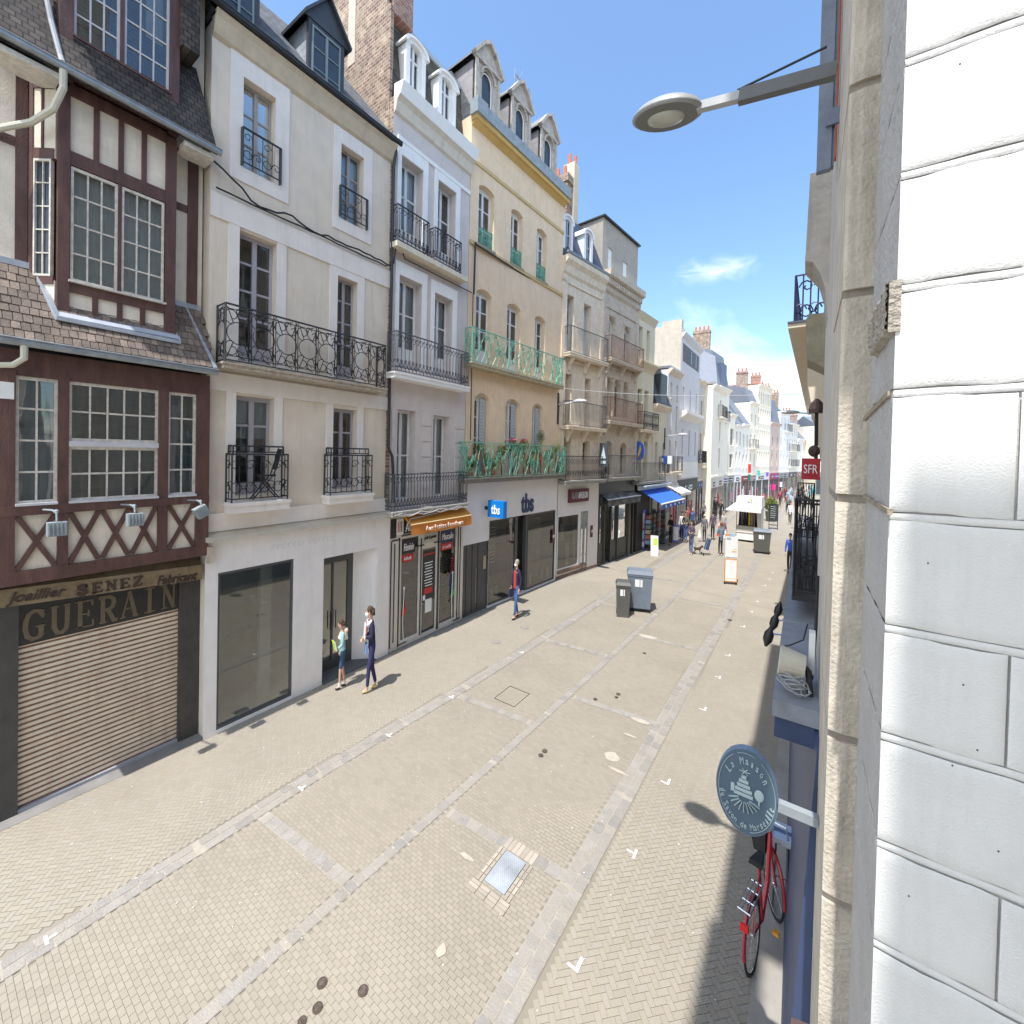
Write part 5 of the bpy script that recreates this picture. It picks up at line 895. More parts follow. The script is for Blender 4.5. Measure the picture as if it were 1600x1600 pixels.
# generic houses
FARG=mat('dark_window_glass',(.05,.06,.07),.15,.3,3,spec=.7); FRW=mat('far_white_frame',(.62,.62,.62),.7,.04,4)
def simplehouse(kind,lab,fr,ztop,floors,wmat,roof=None,zr=0,ncol=2,winw=.46,bal=(),shop=None,zshop=3.1,sf=None,proud=.0,depth=5,cornice=True,cm=None,gable=None,bm=BLK,frame_=None,chim=None,wpos=None,arch=0):
    L_=fr.L; h=thing(kind,lab,'house',tuple(fr.p(L_/2,0)))
    ops=[]
    ncs=wpos or [ (i+.5)/ncol for i in range(ncol)]
    for z0,z1 in floors:
        for c in ncs: ops.append(op(L_*c-winw/2,L_*c+winw/2,z0,z1,arch))
    b=MB(); wall(b,fr,0,L_,zshop,ztop,ops,.18,proud); bodybox(b,fr,0,L_,0,ztop,depth,proud); b.build('wall',wmat,h)
    for o in ops:
        q=MB(); a,c,z0,z1=o[:4]; D=proud-.15
        q.fb(fr,a,a+.04,D,D+.04,z0,z1); q.fb(fr,c-.04,c,D,D+.04,z0,z1); q.fb(fr,(a+c)/2-.025,(a+c)/2+.025,D,D+.045,z0,z1); q.fb(fr,a+.04,c-.04,D,D+.035,z1-.06,z1); q.fb(fr,a+.04,c-.04,D,D+.035,z0,z0+.06); q.fb(fr,a+.04,c-.04,D,D+.03,z0+(z1-z0)*.6,z0+(z1-z0)*.6+.04)
        wo=q.build('window',frame_ or FRW,h); q=MB(); q.fq(fr,a,c,z0,z1,D+.005); q.build('pane',FARG,wo)
        q=MB(); q.fb(fr,a-.05,c+.05,proud,proud+.06,z0-.08,z0); q.build('window_sill',cm or wmat,wo)
    if cornice:
        t=MB(); t.prism([fr.p(-.02,ztop-.3,proud),fr.p(-.02,ztop-.2,proud+.1),fr.p(-.02,ztop,proud+.25),fr.p(-.02,ztop+.06,proud+.25),fr.p(-.02,ztop+.06,proud)],fr.S*(L_+.02)); t.build('cornice',cm or wmat,h); t=MB(); t.fb(fr,0,L_,proud,proud+.06,zshop-.02,zshop+.12); t.build('string_course',cm or wmat,h)
    if roof:
        s=MB()
        if roof[0]=='mansard': s.prism([fr.p(0,ztop+.06,proud),fr.p(0,zr-.3,-.6),fr.p(0,zr,-1.6),fr.p(0,zr,-3.5),fr.p(0,ztop,-depth)],fr.S*L_)
        elif roof[0]=='slope': s.prism([fr.p(0,ztop+.06,proud+.1),fr.p(0,zr,-depth/2),fr.p(0,ztop,-depth)],fr.S*L_)
        else: s.fb(fr,-.03,L_+.03,-depth,proud+.12,ztop+.06,ztop+.2)
        s.build('roof',roof[1],h)
    for z,c0,c1,st_ in bal: balcony(h,fr,L_*c0,L_*c1,.34,z,.13,.9,st_,bm,cm or wmat,.12,d0=proud,r=.008)
    if shop:
        f=MB(); f.fb(fr,.0,L_,proud,proud+.05,2.5,zshop-.03); f.fb(fr,0,.12,proud,proud+.05,0,2.5); f.fb(fr,L_-.12,L_,proud,proud+.05,0,2.5); f.fb(fr,L_*.45,L_*.45+.1,proud,proud+.05,0,2.5); f.fb(fr,0,L_,proud,proud+.04,0,.15); sf_=f.build('shopfront',shop,h)
        f=MB(); f.fq(fr,.1,L_-.1,.15,2.5,proud+.012); f.build('pane',FARG,sf_)
        rg=random.Random(int(L_*97)+int(ztop*10))
        for k in range(3 if L_>1.5 else 1):
            c0=rg.uniform(.1,.75)*L_; cm_=rg.choice((RED,NAVY,WHT,TBS,mat('sign_green',(.01,.16,.10),.5,.1,5),BLS,mat('cobalt_sign',(.03,.12,.55),.4,.05,5))); f=MB(); f.fb(fr,c0,c0+min(.8,L_*.2),proud+.051,proud+.075,2.62,2.95); pn=f.build('shop_panel',cm_,sf_); f=MB(); f.fb(fr,c0+.06,c0+min(.8,L_*.2)-.06,proud+.076,proud+.08,2.74,2.82); f.build('pale_line',WHT if cm_ is not WHT else BLS,pn)
            c1=rg.uniform(.1,.8)*L_; f=MB(); f.fb(fr,c1,c1+.25,proud+.02,proud+.03,rg.uniform(.4,1),rg.uniform(1.4,2.1)); f.build('window_display',rg.choice((RED,WHT,mat('sand_display',(.5,.42,.3),.8,.3,12),mat('pink_display',(.6,.2,.25),.8,.3,12),mat('teal_display',(.15,.35,.36),.8,.3,12))),sf_)
        if sf: 
            for a,c,z0,z1,mm in sf: f=MB(); f.fb(fr,L_*a,L_*c,proud+.05,proud+.09,z0,z1); f.build('shop_panel',mm,sf_)
    if chim:
        for c,dd,z0,z1,w_,mm in chim:
            q=MB(); p=fr.p(L_*c,0,-dd); q.box(p.x-w_/2,p.x+w_/2,p.y-.2,p.y+.25,z0,z1); q.box(p.x-w_/2-.04,p.x+w_/2+.04,p.y-.24,p.y+.29,z1-.25,z1-.12); cc=q.build('chimney',mm,h)
            q=MB(); n=max(2,int(w_/.3))
            for i in range(n): q.lathe((p.x-w_/2+w_*(i+.5)/n,p.y,z1),[(.1,0),(.075,.4)],7)
            q.build('chimney_pot',mat('orange_pot',(.50,.17,.09),.8,.15,8),cc)
    return h
LW=mat('light_render',(.84,.80,.73),.9,.05,3,dirt=.1); LW2=mat('bluish_render',(.50,.52,.58),.9,.06,3,dirt=.12); LW3=mat('cream_white',(.88,.81,.68),.9,.04,3,dirt=.06); LW4=mat('pale_cream',(.86,.79,.67),.9,.05,3,dirt=.1); BRB=mat('blank_gable',(.52,.46,.38),.95,.12,2.5,bump=.2,dirt=.35)
SL2=mat('slate_grey_blue',(.17,.19,.23),.7,.15,4)
BC=BRX
E8=frame(1020,1043,680,680)
h8=simplehouse('mansard_house','low cream house with a steep dark mansard dormer, left of the blank gable',E8,7.6,[(4.0,5.6),(6.0,7.2)][:1],mat('cream_render3',(.68,.62,.48),.9,.05,4,dirt=.15),None,0,2,.4,bal=((3.9,.45,.8,'bars'),),shop=DGR,cm=STONE)
s=MB(); s.prism([E8.p(0,7.66,.15),E8.p(0,9.9,-.45),E8.p(0,10.0,-.8),E8.p(0,7.6,-3)],E8.S*E8.L); s.build('mansard_roof',mat('black_slate',(.03,.034,.04),.6,.3,9),h8)
q=MB(); q.fb(E8,E8.L*.35,E8.L*.75,-.8,.1,7.7,9.4); q.build('dormer',mat('dark_dormer',(.05,.06,.07),.5,.2,5),h8)
E8b=frame(1043,1062,640,640)
simplehouse('pale_narrow_house','narrow pale house with bracketed eaves beside the dark mansard',E8b,9.9,[(4.1,5.8),(6.4,7.9),(8.3,9.2)],mat('pale_lilac_render',(.66,.65,.64),.9,.05,4,dirt=.12),('flat',ZINC),0,2,.32,bal=((3.95,.1,.95,'bars'),),shop=mat('white_shop',(.66,.65,.6),.6,.05,4),cm=STONE)
E9=frame(1062,1092,640,640)
h9=simplehouse('tall_grey_house','tall grey white house with blank cement gable and a wide attic window band','house' and E9,12.55,[(5.0,6.6),(7.9,9.3)],mat('grey_white_render',(.66,.64,.65),.9,.05,4,dirt=.15),('flat',GRC),0,3,.3,shop=mat('black_arcade',(.05,.048,.045),.6,.2,5),zshop=3.4,frame_=STONG,chim=((.9,1.6,12.5,14.2,1.0,BRB),))
q=MB(); q.fb(E9,-.05,0.02,-5,-.02,9.5,13.1); q.fb(E9,-.03,.35,-1.2,.0,12.5,13.4); q.build('cement_gable',BRB,h9)
q=MB(); q.fb(E9,.4,E9.L-.5,-.1,.02,10.9,12.0); aw=q.build('attic_window_band',mat('dark_taupe',(.10,.085,.08),.6,.1,5),h9)
for c in (.45,.7): q=MB(); q.fb(E9,E9.L*c,E9.L*c+.22,.02,.035,11.0,11.9); q.build('glass_strip',DARKGL,aw)
q=MB(); q.prism([E9.p(0,7.2,0),E9.p(0,7.55,.45),E9.p(0,7.75,.45),E9.p(0,7.75,0)],E9.S*(E9.L*.95)); q.build('white_ledge',LW,h9); q=MB(); q.fb(E9,.0,E9.L*.85,.02,.2,3.5,4.5); q.build('white_panel',LW,h9)
E10=frame(1092,1100,640,640)
simplehouse('recessed_house','thin recessed grey house with a dark bay between tall grey house and white corner house',E10,10.4,[(4.6,6.6),(7.6,9)],mat('beige_grey',(.55,.52,.46),.9,.06,4,dirt=.2),('slope',SL2),12.5,1,.5,bal=((4.4,.1,.9,'lattice'),),shop=DGR,cm=STONE)
E11=frame(1100,1121,640,640)
h11=simplehouse('white_corner_house','bright cream corner house with a sunlit blank side wall','house' and E11,10.3,[(4.0,5.6),(6.2,7.7),(8.2,9.5)],LW3,('flat',GRC),0,1,.55,wpos=[.6],bal=((8.1,.4,.85,'bars'),),shop=mat('stone_shop',(.62,.57,.48),.8,.06,4),zshop=3.3,cm=LW3,proud=.6,depth=6)
E11b=frame(1121,1139,640,640)
h11b=simplehouse('slate_gable_house','cream house under a high slate hung gable with a zinc dormer','house' and E11b,11.0,[(4.0,5.6),(6.2,7.7),(8.2,9.6)],LW4,('mansard',SL2),14.5,1,.55,shop=mat('stone_shop2',(.58,.53,.45),.8,.06,4),zshop=3.3,bal=((8.1,.3,.8,'bars'),),chim=((.3,1.8,13.5,16.3,1.4,BRX),))
q=MB(); q.q(E11b.p(-.02,10,.1),E11b.p(-.02,13.6,-.3),E11b.p(-.02,16.2,-4.5),E11b.p(-.02,10,-6.5)); q.q(E11b.p(-.05,10,-6.5),E11b.p(-.05,16.2,-4.5),E11b.p(-.05,13.6,-.3),E11b.p(-.05,10,.1)); q.build('slate_hung_gable',mat('pale_slate_hanging',(.30,.32,.38),.75,.08,4),h11b)  # slate hanging paler than the roof slate
q=MB(); q.fb(E11b,.9,2.6,-.9,.0,11.1,13.2); q.build('dormer',mat('dark_blue_dormer',(.08,.11,.17),.5,.1,5),h11b)
def far(u0,u1,*a,**k): return simplehouse(a[0],a[1],frame(u0,u1,660,660),*a[2:],**k)
far(1139,1149,'far_house','narrow white house with large square windows right of the slate gable house',8.9,[(3.9,5.2),(6.0,7.6)],LW3,('slope',SL2),11.4,1,.9,shop=GRC,zshop=3.2,cm=LW3)
far(1149,1160,'far_house','white house with a yellow flowered attic window, seen over the market stall',8.0,[(4.0,5.4),(6.0,7.4)],LW,('slope',SL2),11.3,2,.4,shop=SHW,zshop=3.2,chim=((.5,2.2,10,12.3,.9,BRX),(.9,2.6,10,12,.9,BRX)))
far(1160,1171,'far_house','white house with a steep slate roof facing the market stall',8.2,[(3.9,5.2),(5.9,7.2)],LW,('slope',SL2),12.0,2,.4,shop=mat('dark_red_shop',(.18,.03,.03),.5,.1,5),zshop=3.1)
far(1171,1183,'far_house','pale house with hipped slate roof and a tall red brick chimney',10.6,[(4,5.3),(6,7.3),(8,9.4)],LW4,('mansard',SL2),12.4,2,.4,shop=GRC,zshop=3.1,chim=((.85,1.5,11.5,14.2,1.1,BRY),),bm=DGI,bal=((5.9,.1,.9,'bars'),))
far(1183,1204,'far_house','long white house with closely spaced windows on four floors and a red eaves line',12.7,[(4.0,5.6),(6.4,7.9),(8.7,10.2),(10.7,12.0)],LW3,('flat',mat('red_eaves',(.42,.20,.14),.8,.1,5)),0,6,.38,shop=mat('white_pilaster_shop',(.72,.70,.66),.7,.05,4),zshop=3.3,chim=((.95,1.6,12.5,14.5,1.0,BRY),))
far(1204,1219,'far_house','dark pink and slate house with a sunlit grey gable far down the street',9.0,[(4,5.4),(6,7.4)],mat('pinkish_render',(.60,.48,.42),.9,.1,5),('mansard',SL2),12.2,2,.4,shop=mat('magenta_shop',(.45,.02,.12),.5,.05,5),zshop=3.2,chim=((.3,1.5,12,13.6,.8,BRX),(.7,1.5,12,13.6,1.2,BRX)))
far(1219,1234,'far_house','white gable end house with a dark mansard beyond the pink house',10.6,[(4,5.4),(6,7.4),(8.4,9.9)],TRIM,('slope',SL2),12.0,3,.4,shop=GRC,zshop=3.2,bal=((8.3,.5,1,'bars'),),chim=((.5,1.6,11.2,13.2,1.6,BRX),))
far(1234,1247,'far_house','grey white house with long balconies near the end of the street',9.4,[(4,5.4),(6,7.4),(8,9)],LW,('slope',SL2),11.2,4,.4,shop=DGR,zshop=3.2,bal=((3.9,0,1,'bars'),(5.9,0,1,'bars')))
far(1247,1262,'far_house','small white house with roof lights at the end of the street',7.6,[(4,5.4),(6,7.2)],TRIM,('slope',SL2),10.4,4,.4,shop=GRC,zshop=3.2,chim=((.15,1.6,9.8,11.6,1.0,BRX),(.6,1.6,9.6,11.2,1.6,BRY)))
fr=Fr(1.2,71,14,82); simplehouse('end_house','pale house closing the view at the end of the street',fr,9.5,[(4,5.4),(6,7.4)],LW4,('slope',SL2),11,5,.5,shop=GRC,zshop=3.2)
# ================================================================== LEFT side signs and lamps further on
sg=thing('round_sign','round blue sign with a yellow stroke above the blue awning','sign',(-6.6,20.9,5.1))
c=ony(998,705,21.0); q=MB(); q.lathe((c.x,21.0,c.z),[(.02,-.09),(.29,-.09),(.29,.09),(.02,.09)],28,1,1.62,axis='y'); bo=q.build('sign_disc',mat('cobalt_sign',(.03,.12,.55),.4,.05,5),sg)
q=MB(); q.prism([(c.x-.03,20.90,c.z-.32),(c.x+.10,20.90,c.z+.34),(c.x+.16,20.90,c.z+.12),(c.x+.06,20.90,c.z-.3)],(0,-.015,0)); q.build('yellow_stroke',mat('sign_yellow',(.8,.5,.05),.5,.03,5),bo)
q=MB(); q.tube([(c.x-.5,21.0,c.z+.3),(c.x-.2,21.0,c.z+.3)],.03,6); q.build('bracket',DARKM,sg)
sg=thing('projecting_sign','small blue and white box sign projecting above the newsagent','sign',(-6.2,24.3,4.8)); c=ony(1040,719,24.6)
q=MB(); q.box(c.x-.3,c.x+.12,24.5,24.65,c.z-.2,c.z+.25); bo=q.build('sign_box',mat('cobalt_sign',(.03,.12,.55),.4,.05,5),sg); q=MB(); q.box(c.x+.121,c.x+.36,24.5,24.65,c.z-.2,c.z+.25); q.build('white_panel',WHT,bo); q=MB(); q.ell((c.x-.14,24.49,c.z),(.07,.02,.12)); q.build('white_mark',WHT,bo)
p=onwall(1038,690); walllamp(p.x+.05,p.y,6.0,1.1,'grey street lamp above the newsagent, second on the left side')
# blue awning and newsagent
NG=mat('newsagent_shade',(.035,.032,.03),.6,.3,5)  # near-black colour stands in for the shade under the awning
Ea=frame(995,1060,720,720)
nk=thing('newsagent_awning','open blue canvas awning over the newsagent entrance','awning',tuple(Ea.p(2.5,2.6,.5)))
BLU=mat('blue_canvas',(.03,.13,.62),.7,.06,6); a0,a1=.35,4.1
q=MB(); n=6
for i in range(n):
    s0=a0+(a1-a0)*i/n; s1=a0+(a1-a0)*(i+1)/n; q.hexa([Ea.p(s0,3.08,.1),Ea.p(s1,3.08,.1),Ea.p(s1,2.5,1.15),Ea.p(s0,2.5,1.15),Ea.p(s0,3.11,.1),Ea.p(s1,3.11,.1),Ea.p(s1,2.53,1.15),Ea.p(s0,2.53,1.15)])
ca=q.build('canvas',BLU,nk); q=MB(); q.tube([Ea.p(a0,2.5,1.18),Ea.p(a1,2.5,1.18)],.045,6); q.build('front_bar',WHT,nk)
q=MB(); q.q(Ea.p(a0,2.46,1.2),Ea.p(a1,2.46,1.2),Ea.p(a1,2.26,1.2),Ea.p(a0,2.26,1.2)); va=q.build('awning_valance',BLU,ca)
for k in range(5): q=MB(); s_=a0+.5+k*.7; q.fb(Ea,s_,s_+.22,1.205,1.212,2.3,2.42); q.build('white_mark',WHT,va)
q=MB(); q.fb(Ea,a0-.3,a1+.2,.05,.5,3.30,3.36); q.fb(Ea,a0-.3,a1,.05,.12,3.1,3.3); q.build('awning_hood',mat('pale_blue_hood',(.45,.55,.62),.5,.05,5),nk)
q=MB(); q.q(Ea.p(a1+.3,3.1,.1),Ea.p(a1+2.4,3.1,.1),Ea.p(a1+2.4,2.75,.9),Ea.p(a1+.3,2.75,.9)); q.q(Ea.p(a1+.3,2.75,.9),Ea.p(a1+2.4,2.75,.9),Ea.p(a1+2.4,2.6,.9),Ea.p(a1+.3,2.6,.9)); tag(q.build('awning',mat('white_canvas',(.75,.73,.68),.8,.05,5)),'half open white awning just beyond the blue one','awning')
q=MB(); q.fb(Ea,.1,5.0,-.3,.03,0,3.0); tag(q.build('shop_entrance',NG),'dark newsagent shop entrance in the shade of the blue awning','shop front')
rr=random.Random(12)
PC=[mat('card_%s'%n,c,.5,.2,30,isl=.4) for n,c in (('blue',(.06,.09,.13)),('red',(.11,.04,.03)),('sand',(.12,.10,.08)),('green',(.04,.06,.05)))]  # card colours darkened to carry the awning's shade
for k,s_ in enumerate((.9,1.5,2.1,3.2)):
    r_=thing('postcard_rack',('leftmost postcard rack under the blue awning, beside the display banner','second postcard rack from the left in the shade of the awning','third postcard rack under the blue awning, near the doorway','rightmost rack under the awning, behind the person in black')[k],'display rack',tuple(Ea.p(s_,0,.35)),'racks in the shade of the awning')
    q=MB(); p=Ea.p(s_,0,.35); q.tube([p,p+Vector((0,0,1.9))],.02,5); q.box(p.x-.12,p.x+.12,p.y-.12,p.y+.12,.02,.06); q.build('stand',DARKM,r_)
    for t_ in range(6): q=MB(); z=.35+t_*.26; q.box(p.x-.12,p.x+.12,p.y-.14,p.y+.14,z,z+.2); q.build('postcards',PC[(t_+k)%4],r_)
# ================================================================== RIGHT side
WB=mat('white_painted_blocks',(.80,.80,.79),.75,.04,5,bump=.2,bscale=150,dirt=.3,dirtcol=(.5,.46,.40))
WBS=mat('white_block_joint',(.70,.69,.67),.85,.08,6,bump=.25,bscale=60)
rw=thing('white_house','white painted blockwork pier filling the right edge of the photo','house',(.6,1.95,0))
YF,YB,XF=1.7,2.28,.2125
# course joints measured on the near corner
jz=[ony(1395,v,YF).z for v in (447,608,800,978,1150,1322,1485)]
zs=[-.0]+sorted(jz)
while zs[-1]<12.5: zs.append(zs[-1]+.335)
zz_=sorted(jz)[0]; low=[]
while zz_>.4: zz_-=.335; low.append(zz_)
zs=sorted([z for z in low]+[z for z in zs if z>.05]); zs=[.03]+zs
mb=MB(); sd=MB(); rr=random.Random(21); zj0=ony(1395,800,YF).z
def rough(mb,a,b,c,e,n1,n2,P,amp,i0=True):
    # a subdivided, slightly uneven plaster face; P(s,z,d)
    k=len(mb.v); gr=lambda i,n,L_: 0 if i==0 else L_ if i==n else .007+(L_-.014)*(i-1)/(n-2)
    for i in range(n1+1):
        for j in range(n2+1):
            s_=a+gr(i,n1,b-a); z=c+gr(j,n2,e-c)+(.0022*math.sin(s_*31+c*17)+.0012*math.sin(s_*83+c*5)); ie=i
            ed=min(ie if i0 else 9,n1-i,j,n2-j); d=(-.0035 if ed==0 else 0)+(rr.uniform(-amp,amp) if i else 0)
            mb.v.append(Vector(P(s_,z,d)))
    for i in range(n1):
        for j in range(n2): q=k+i*(n2+1)+j; mb.f.append([q,q+n2+1,q+n2+2,q+1])
for i,(z0,z1) in enumerate(zip(zs,zs[1:])):
    g=.003
    hasj=int(round((z0-zj0)/.335))%2==0
    vj=[XF,.468,.75] if hasj else [XF,.75]
    for a,b in zip(vj,vj[1:]): rough(mb,a+(g if a>XF else 0),b-g,z0+g,z1-g-.022,12,12,lambda s_,z,d:(s_,YF-d,z),.0006,a>XF)
    rough(mb,XF,.75,z1-.022,z1,4,4,lambda s_,z,d:(s_,YF-d+.0015,z),.0003,False)
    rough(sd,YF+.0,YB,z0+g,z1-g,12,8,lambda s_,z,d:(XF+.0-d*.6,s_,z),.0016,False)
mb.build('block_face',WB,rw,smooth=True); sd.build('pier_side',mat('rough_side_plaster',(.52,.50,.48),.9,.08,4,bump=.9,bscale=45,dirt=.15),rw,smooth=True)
q=MB(); q.box(XF+.012,.76,YF+.012,YB,0,12.6); q.build('mortar_core',WBS,rw)
for u,v in ((1505,1070),(1488,1196),(1527,1172),(1500,100),(1450,880),(1560,1330),(1420,1400)):
    p=ony(u,v,YF); q=MB(); q.ell((p.x,YF-.0005,p.z),(.0022,.0012,.003),6,4); q.build('pitted_spot',mat('pit_dark',(.10,.06,.05),.9,.2,9),rw)
q=MB(); q.box(.75,5,-6,YB,0,13); q.build('wall',LW,rw)
q=MB(); q.box(-.33,.75,-.6,YB+.4,12.0,12.5); q.build('eaves',LW,rw)
q=MB(); q.box(-.38,.10,-2.6,-.75,0,12.5); q.build('shadow_pier',LW,rw)  # unseen pier behind the camera, added to cast the near ground shadow
q=MB(); q.box(.44,.75,-6,-2.0,0,12.0); q.build('shade_blocker',LW,rw)  # unseen block, added to keep sun off the lower white wall
q=MB()
for i in range(20): z=12.02+.055*i; q.box(.44,3,-2.04,-2.0,z,z+.055*(1-i/20))
q.build('shade_slats',LW,rw)  # unseen slats thinning upward, added to soften the shade edge on the blocks
# broken stone block in the joint of the pier
BS=mat('weathered_quoin',(.46,.42,.36),.95,.35,22,bump=1.,bscale=70,dirt=.3)
q=MB(); z0=ony(1385,590,YF).z; z1=ony(1385,455,YF).z
z1=onx(1396,450,XF).z; z0=onx(1352,585,XF).z
n1,n2=14,22; k0=len(q.v)
for i in range(n1+1):
    for j in range(n2+1):
        f=j/n2; ya_=YF-.004; yb_=YF+.52-.12*(1-f); y=ya_+(yb_-ya_)*i/n1; z=z0+(z1-z0)*f; ed=min(i,n1-i,j,n2-j)
        q.v.append(Vector((XF+(-.001 if ed==0 and i>0 else -.020-rr.random()*.008),y,z)))
for i in range(n1):
    for j in range(n2): a=k0+i*(n2+1)+j; q.f.append([a,a+n2+1,a+n2+2,a+1])
q.box(XF-.018,XF+.010,YF-.006,YF+.03,z0,z1)
q.build('eroded_stone',BS,rw)
q=MB()
for v0,v1 in ((655,615),(775,800)):
    a=onx(1352,v0,XF); b=onx(1392,v1,XF); q.beam((XF-.002,a.y,a.z),(XF-.002,b.y,b.z),.012,.018)
q.build('open_joint',mat('joint_ochre',(.33,.28,.21),.95,.3,20,bump=.8),rw)
# neighbour: stone pilaster
rs=thing('stone_house','cream stone house with a rusticated pilaster next to the white pier','house',(1.5,4,0))
PILM=mat('pilaster_limestone',(.60,.54,.45),.9,.16,6,bump=.4,bscale=60,dirt=.85,dirtcol=(.20,.16,.11)); SIDEM=mat('pilaster_side',(.58,.54,.49),.9,.10,5,bump=.3,dirt=.5)
ya=2.5; jv=(778,1152,1412); J2=sorted([ony(1315,v,ya).z for v in jv]); dz=(J2[-1]-J2[0])/2
zl=[J2[0]-dz*k for k in range(1,8) if J2[0]-dz*k>.1][::-1]+J2+[J2[-1]+dz*k for k in range(1,14)]
zl=[0]+zl
for z0,z1 in zip(zl,zl[1:]):
    q=MB(); n=5; pr=[(.122,ya+.0),(.135,ya-.006),(.175,ya-.010),(.21,ya-.006),(.28,ya)]
    q.prism([(x,y,z0+.02) for x,y in pr]+[(.28,3.3,z0+.02),(.122,3.3,z0+.02)],(0,0,z1-z0-.04)); q.build('pilaster_block',PILM,rs,smooth=False)
q=MB(); q.box(.128,.28,ya+.012,3.3,0,12.3); q.build('pilaster_core',mat('joint_dark_stone',(.34,.30,.25),.95,.3,9),rs)  # darker core stone shows in the joints between blocks
q=MB(); q.box(.128,3,3.3,5.05,0,12.3); q.build('wall',SIDEM,rs); q=MB(); q.box(-.30,2,2.68,7.4,12.05,12.5); q.build('cornice',STONG,rs)
# farther right houses (bodies seen in reflections)
rb=thing('balcony_house','tall house with a black balcony, half hidden at the right edge','house',(1.5,7,0))
q=MB(); X_=.29
Rf=Fr(X_,11.5,X_,5.05)   # faces -x
ops=[op(.8+1.6*k,1.5+1.6*k,z,z+1.9) for k in range(4) for z in (3.9,6.9,9.6)]
wall(q,Rf,0,6.45,0,12.2,ops,.2); q.build('wall',mat('right_beige',(.50,.45,.38),.9,.1,4,dirt=.2),rb); q=MB(); q.box(X_+.5,4,5.05,11.5,0,12.2); q.build('body',SIDEM,rb)
for o in ops: win(rb,Rf,*o[:4],.15,2,3,1,WHT,CUR,.05)
rc=thing('distant_right_house','house with a projecting cream balcony slab on the right side','house',(2,20,0))
q=MB(); q.box(.75,5,11.5,30,0,13); q.build('wall',STONE,rc)
q=MB(); q.hexa([(-.42,12,7.95),(.5,12,7.95),(1.2,36,7.95),(.05,36,7.95),(-.42,12,8.05),(.5,12,8.05),(1.2,36,8.05),(.05,36,8.05)]); q.build('balcony_slab',mat('cream_soffit',(.66,.58,.45),.9,.05,4),rc)
q=MB(); q.hexa([(-.43,11.97,8.05),(.5,11.97,8.05),(1.2,36,8.05),(.04,36,8.05),(-.43,11.97,8.1),(.5,11.97,8.1),(1.2,36,8.1),(.04,36,8.1)]); q.build('zinc_edge',mat('dark_edge',(.07,.07,.1),.5,.1,5),rc)
railing(rc,[(.3,12.4),(-.30,12.4),(.02,32)],8.1,9.3,'wave',mat('navy_iron',(.025,.035,.09),.5,.2,9),.35,.02,.03,name='railing')
# consoles (carved stone brackets)
CON=mat('grey_console',(.40,.38,.35),.95,.2,6,bump=.5,dirt=.5); CONB=mat('ochre_console',(.40,.34,.24),.95,.2,6,bump=.5,dirt=.3)
q=MB(); Yc=4.6
q.prism([ony(u,v,Yc) for u,v in ((1266,272),(1295,262),(1335,246),(1335,640),(1316,600),(1310,520),(1292,495),(1290,450),(1281,425),(1270,409),(1258,408))],(0,.35,0)); q.build('console',CON,rs)
q=MB(); q.prism([ony(u,v,Yc+.4) for u,v in ((1258,400),(1330,400),(1330,640),(1306,600),(1302,530),(1297,490),(1290,450),(1283,425))],(0,.5,0)); q.build('console_volute',CONB,rs)
q=MB(); Yd=8.2; q.prism([ony(u,v,Yd) for u,v in ((1278,490),(1330,480),(1330,640),(1290,575),(1262,562),(1259,500),(1264,490))],(0,.7,0)); q.build('far_console',mat('mossy_console',(.30,.27,.20),.95,.25,6,bump=.5,dirt=.4),rs)
q=MB(); q.prism([ony(u,v,12.6) for u,v in ((1262,520),(1335,500),(1335,760),(1285,720),(1278,660),(1270,645),(1262,600))],(0,2,0)); q.build('far_stone_band',mat('cream_soffit',(.66,.58,.45),.9,.05,4),rc)
# metal shutters guides at top right
q=MB(); Yp=3.6
for u0,u1,v0,v1,d in ((1291,1298,-200,262,0),(1300,1303,-200,256,.02)):
    a=ony(u0,v0,Yp);b=ony(u1,v1,Yp); q.box(a.x,b.x,Yp+d,Yp+d+.05,b.z,a.z)
a=ony(1291,186,Yp);b=ony(1322,180,Yp); q.box(a.x,b.x,Yp-.02,Yp+.0,b.z-.04,a.z+.05); q.build('shutter_guide',mat('blue_grey_steel',(.17,.20,.26),.5,.2,8,metal=.2),rs)
q=MB(); c=ony(1312,150,3.9); q.lathe((c.x,3.9,c.z-.45),[(.035,0),(.05,.25),(.045,.6),(.05,.9),(.05,1.2)],10); q.build('terracotta_flue',mat('brick_red_pipe',(.42,.13,.08),.8,.1,6),rs)
# near street lamp
nl=thing('street_lamp','large grey street lamp on a braced arm against the sky, nearest the camera','street lamp',(.06,3.0,6.95),'wall mounted street lamps')
a=ony(1290,118,3.0); m_=ony(1155,152,3.0); e=ony(1098,165,3.0)
q=MB(); q.beam(Vector((a.x+.05,3,a.z+.004)),m_,.05,.078); q.build('arm',mat('arm_grey',(.13,.135,.14),.5,.1,8,metal=.3),nl)
q=MB(); q.beam(m_+Vector((.02,0,0)),e-Vector((.03,0,0)),.045,.052); q.build('arm_neck',LG,nl)
q=MB(); b_=ony(1152,141,3.0); t_=ony(1292,73,3.0); q.tube([b_,t_],.007,5); q.build('brace_rod',DARKM,nl)
c=(e+ony(990,193,3.0))/2; hl=(e-ony(990,193,3.0)).length/2*1.02; ax=(e-ony(990,193,3.0)).normalized(); up=Vector((-ax.z,0,ax.x))
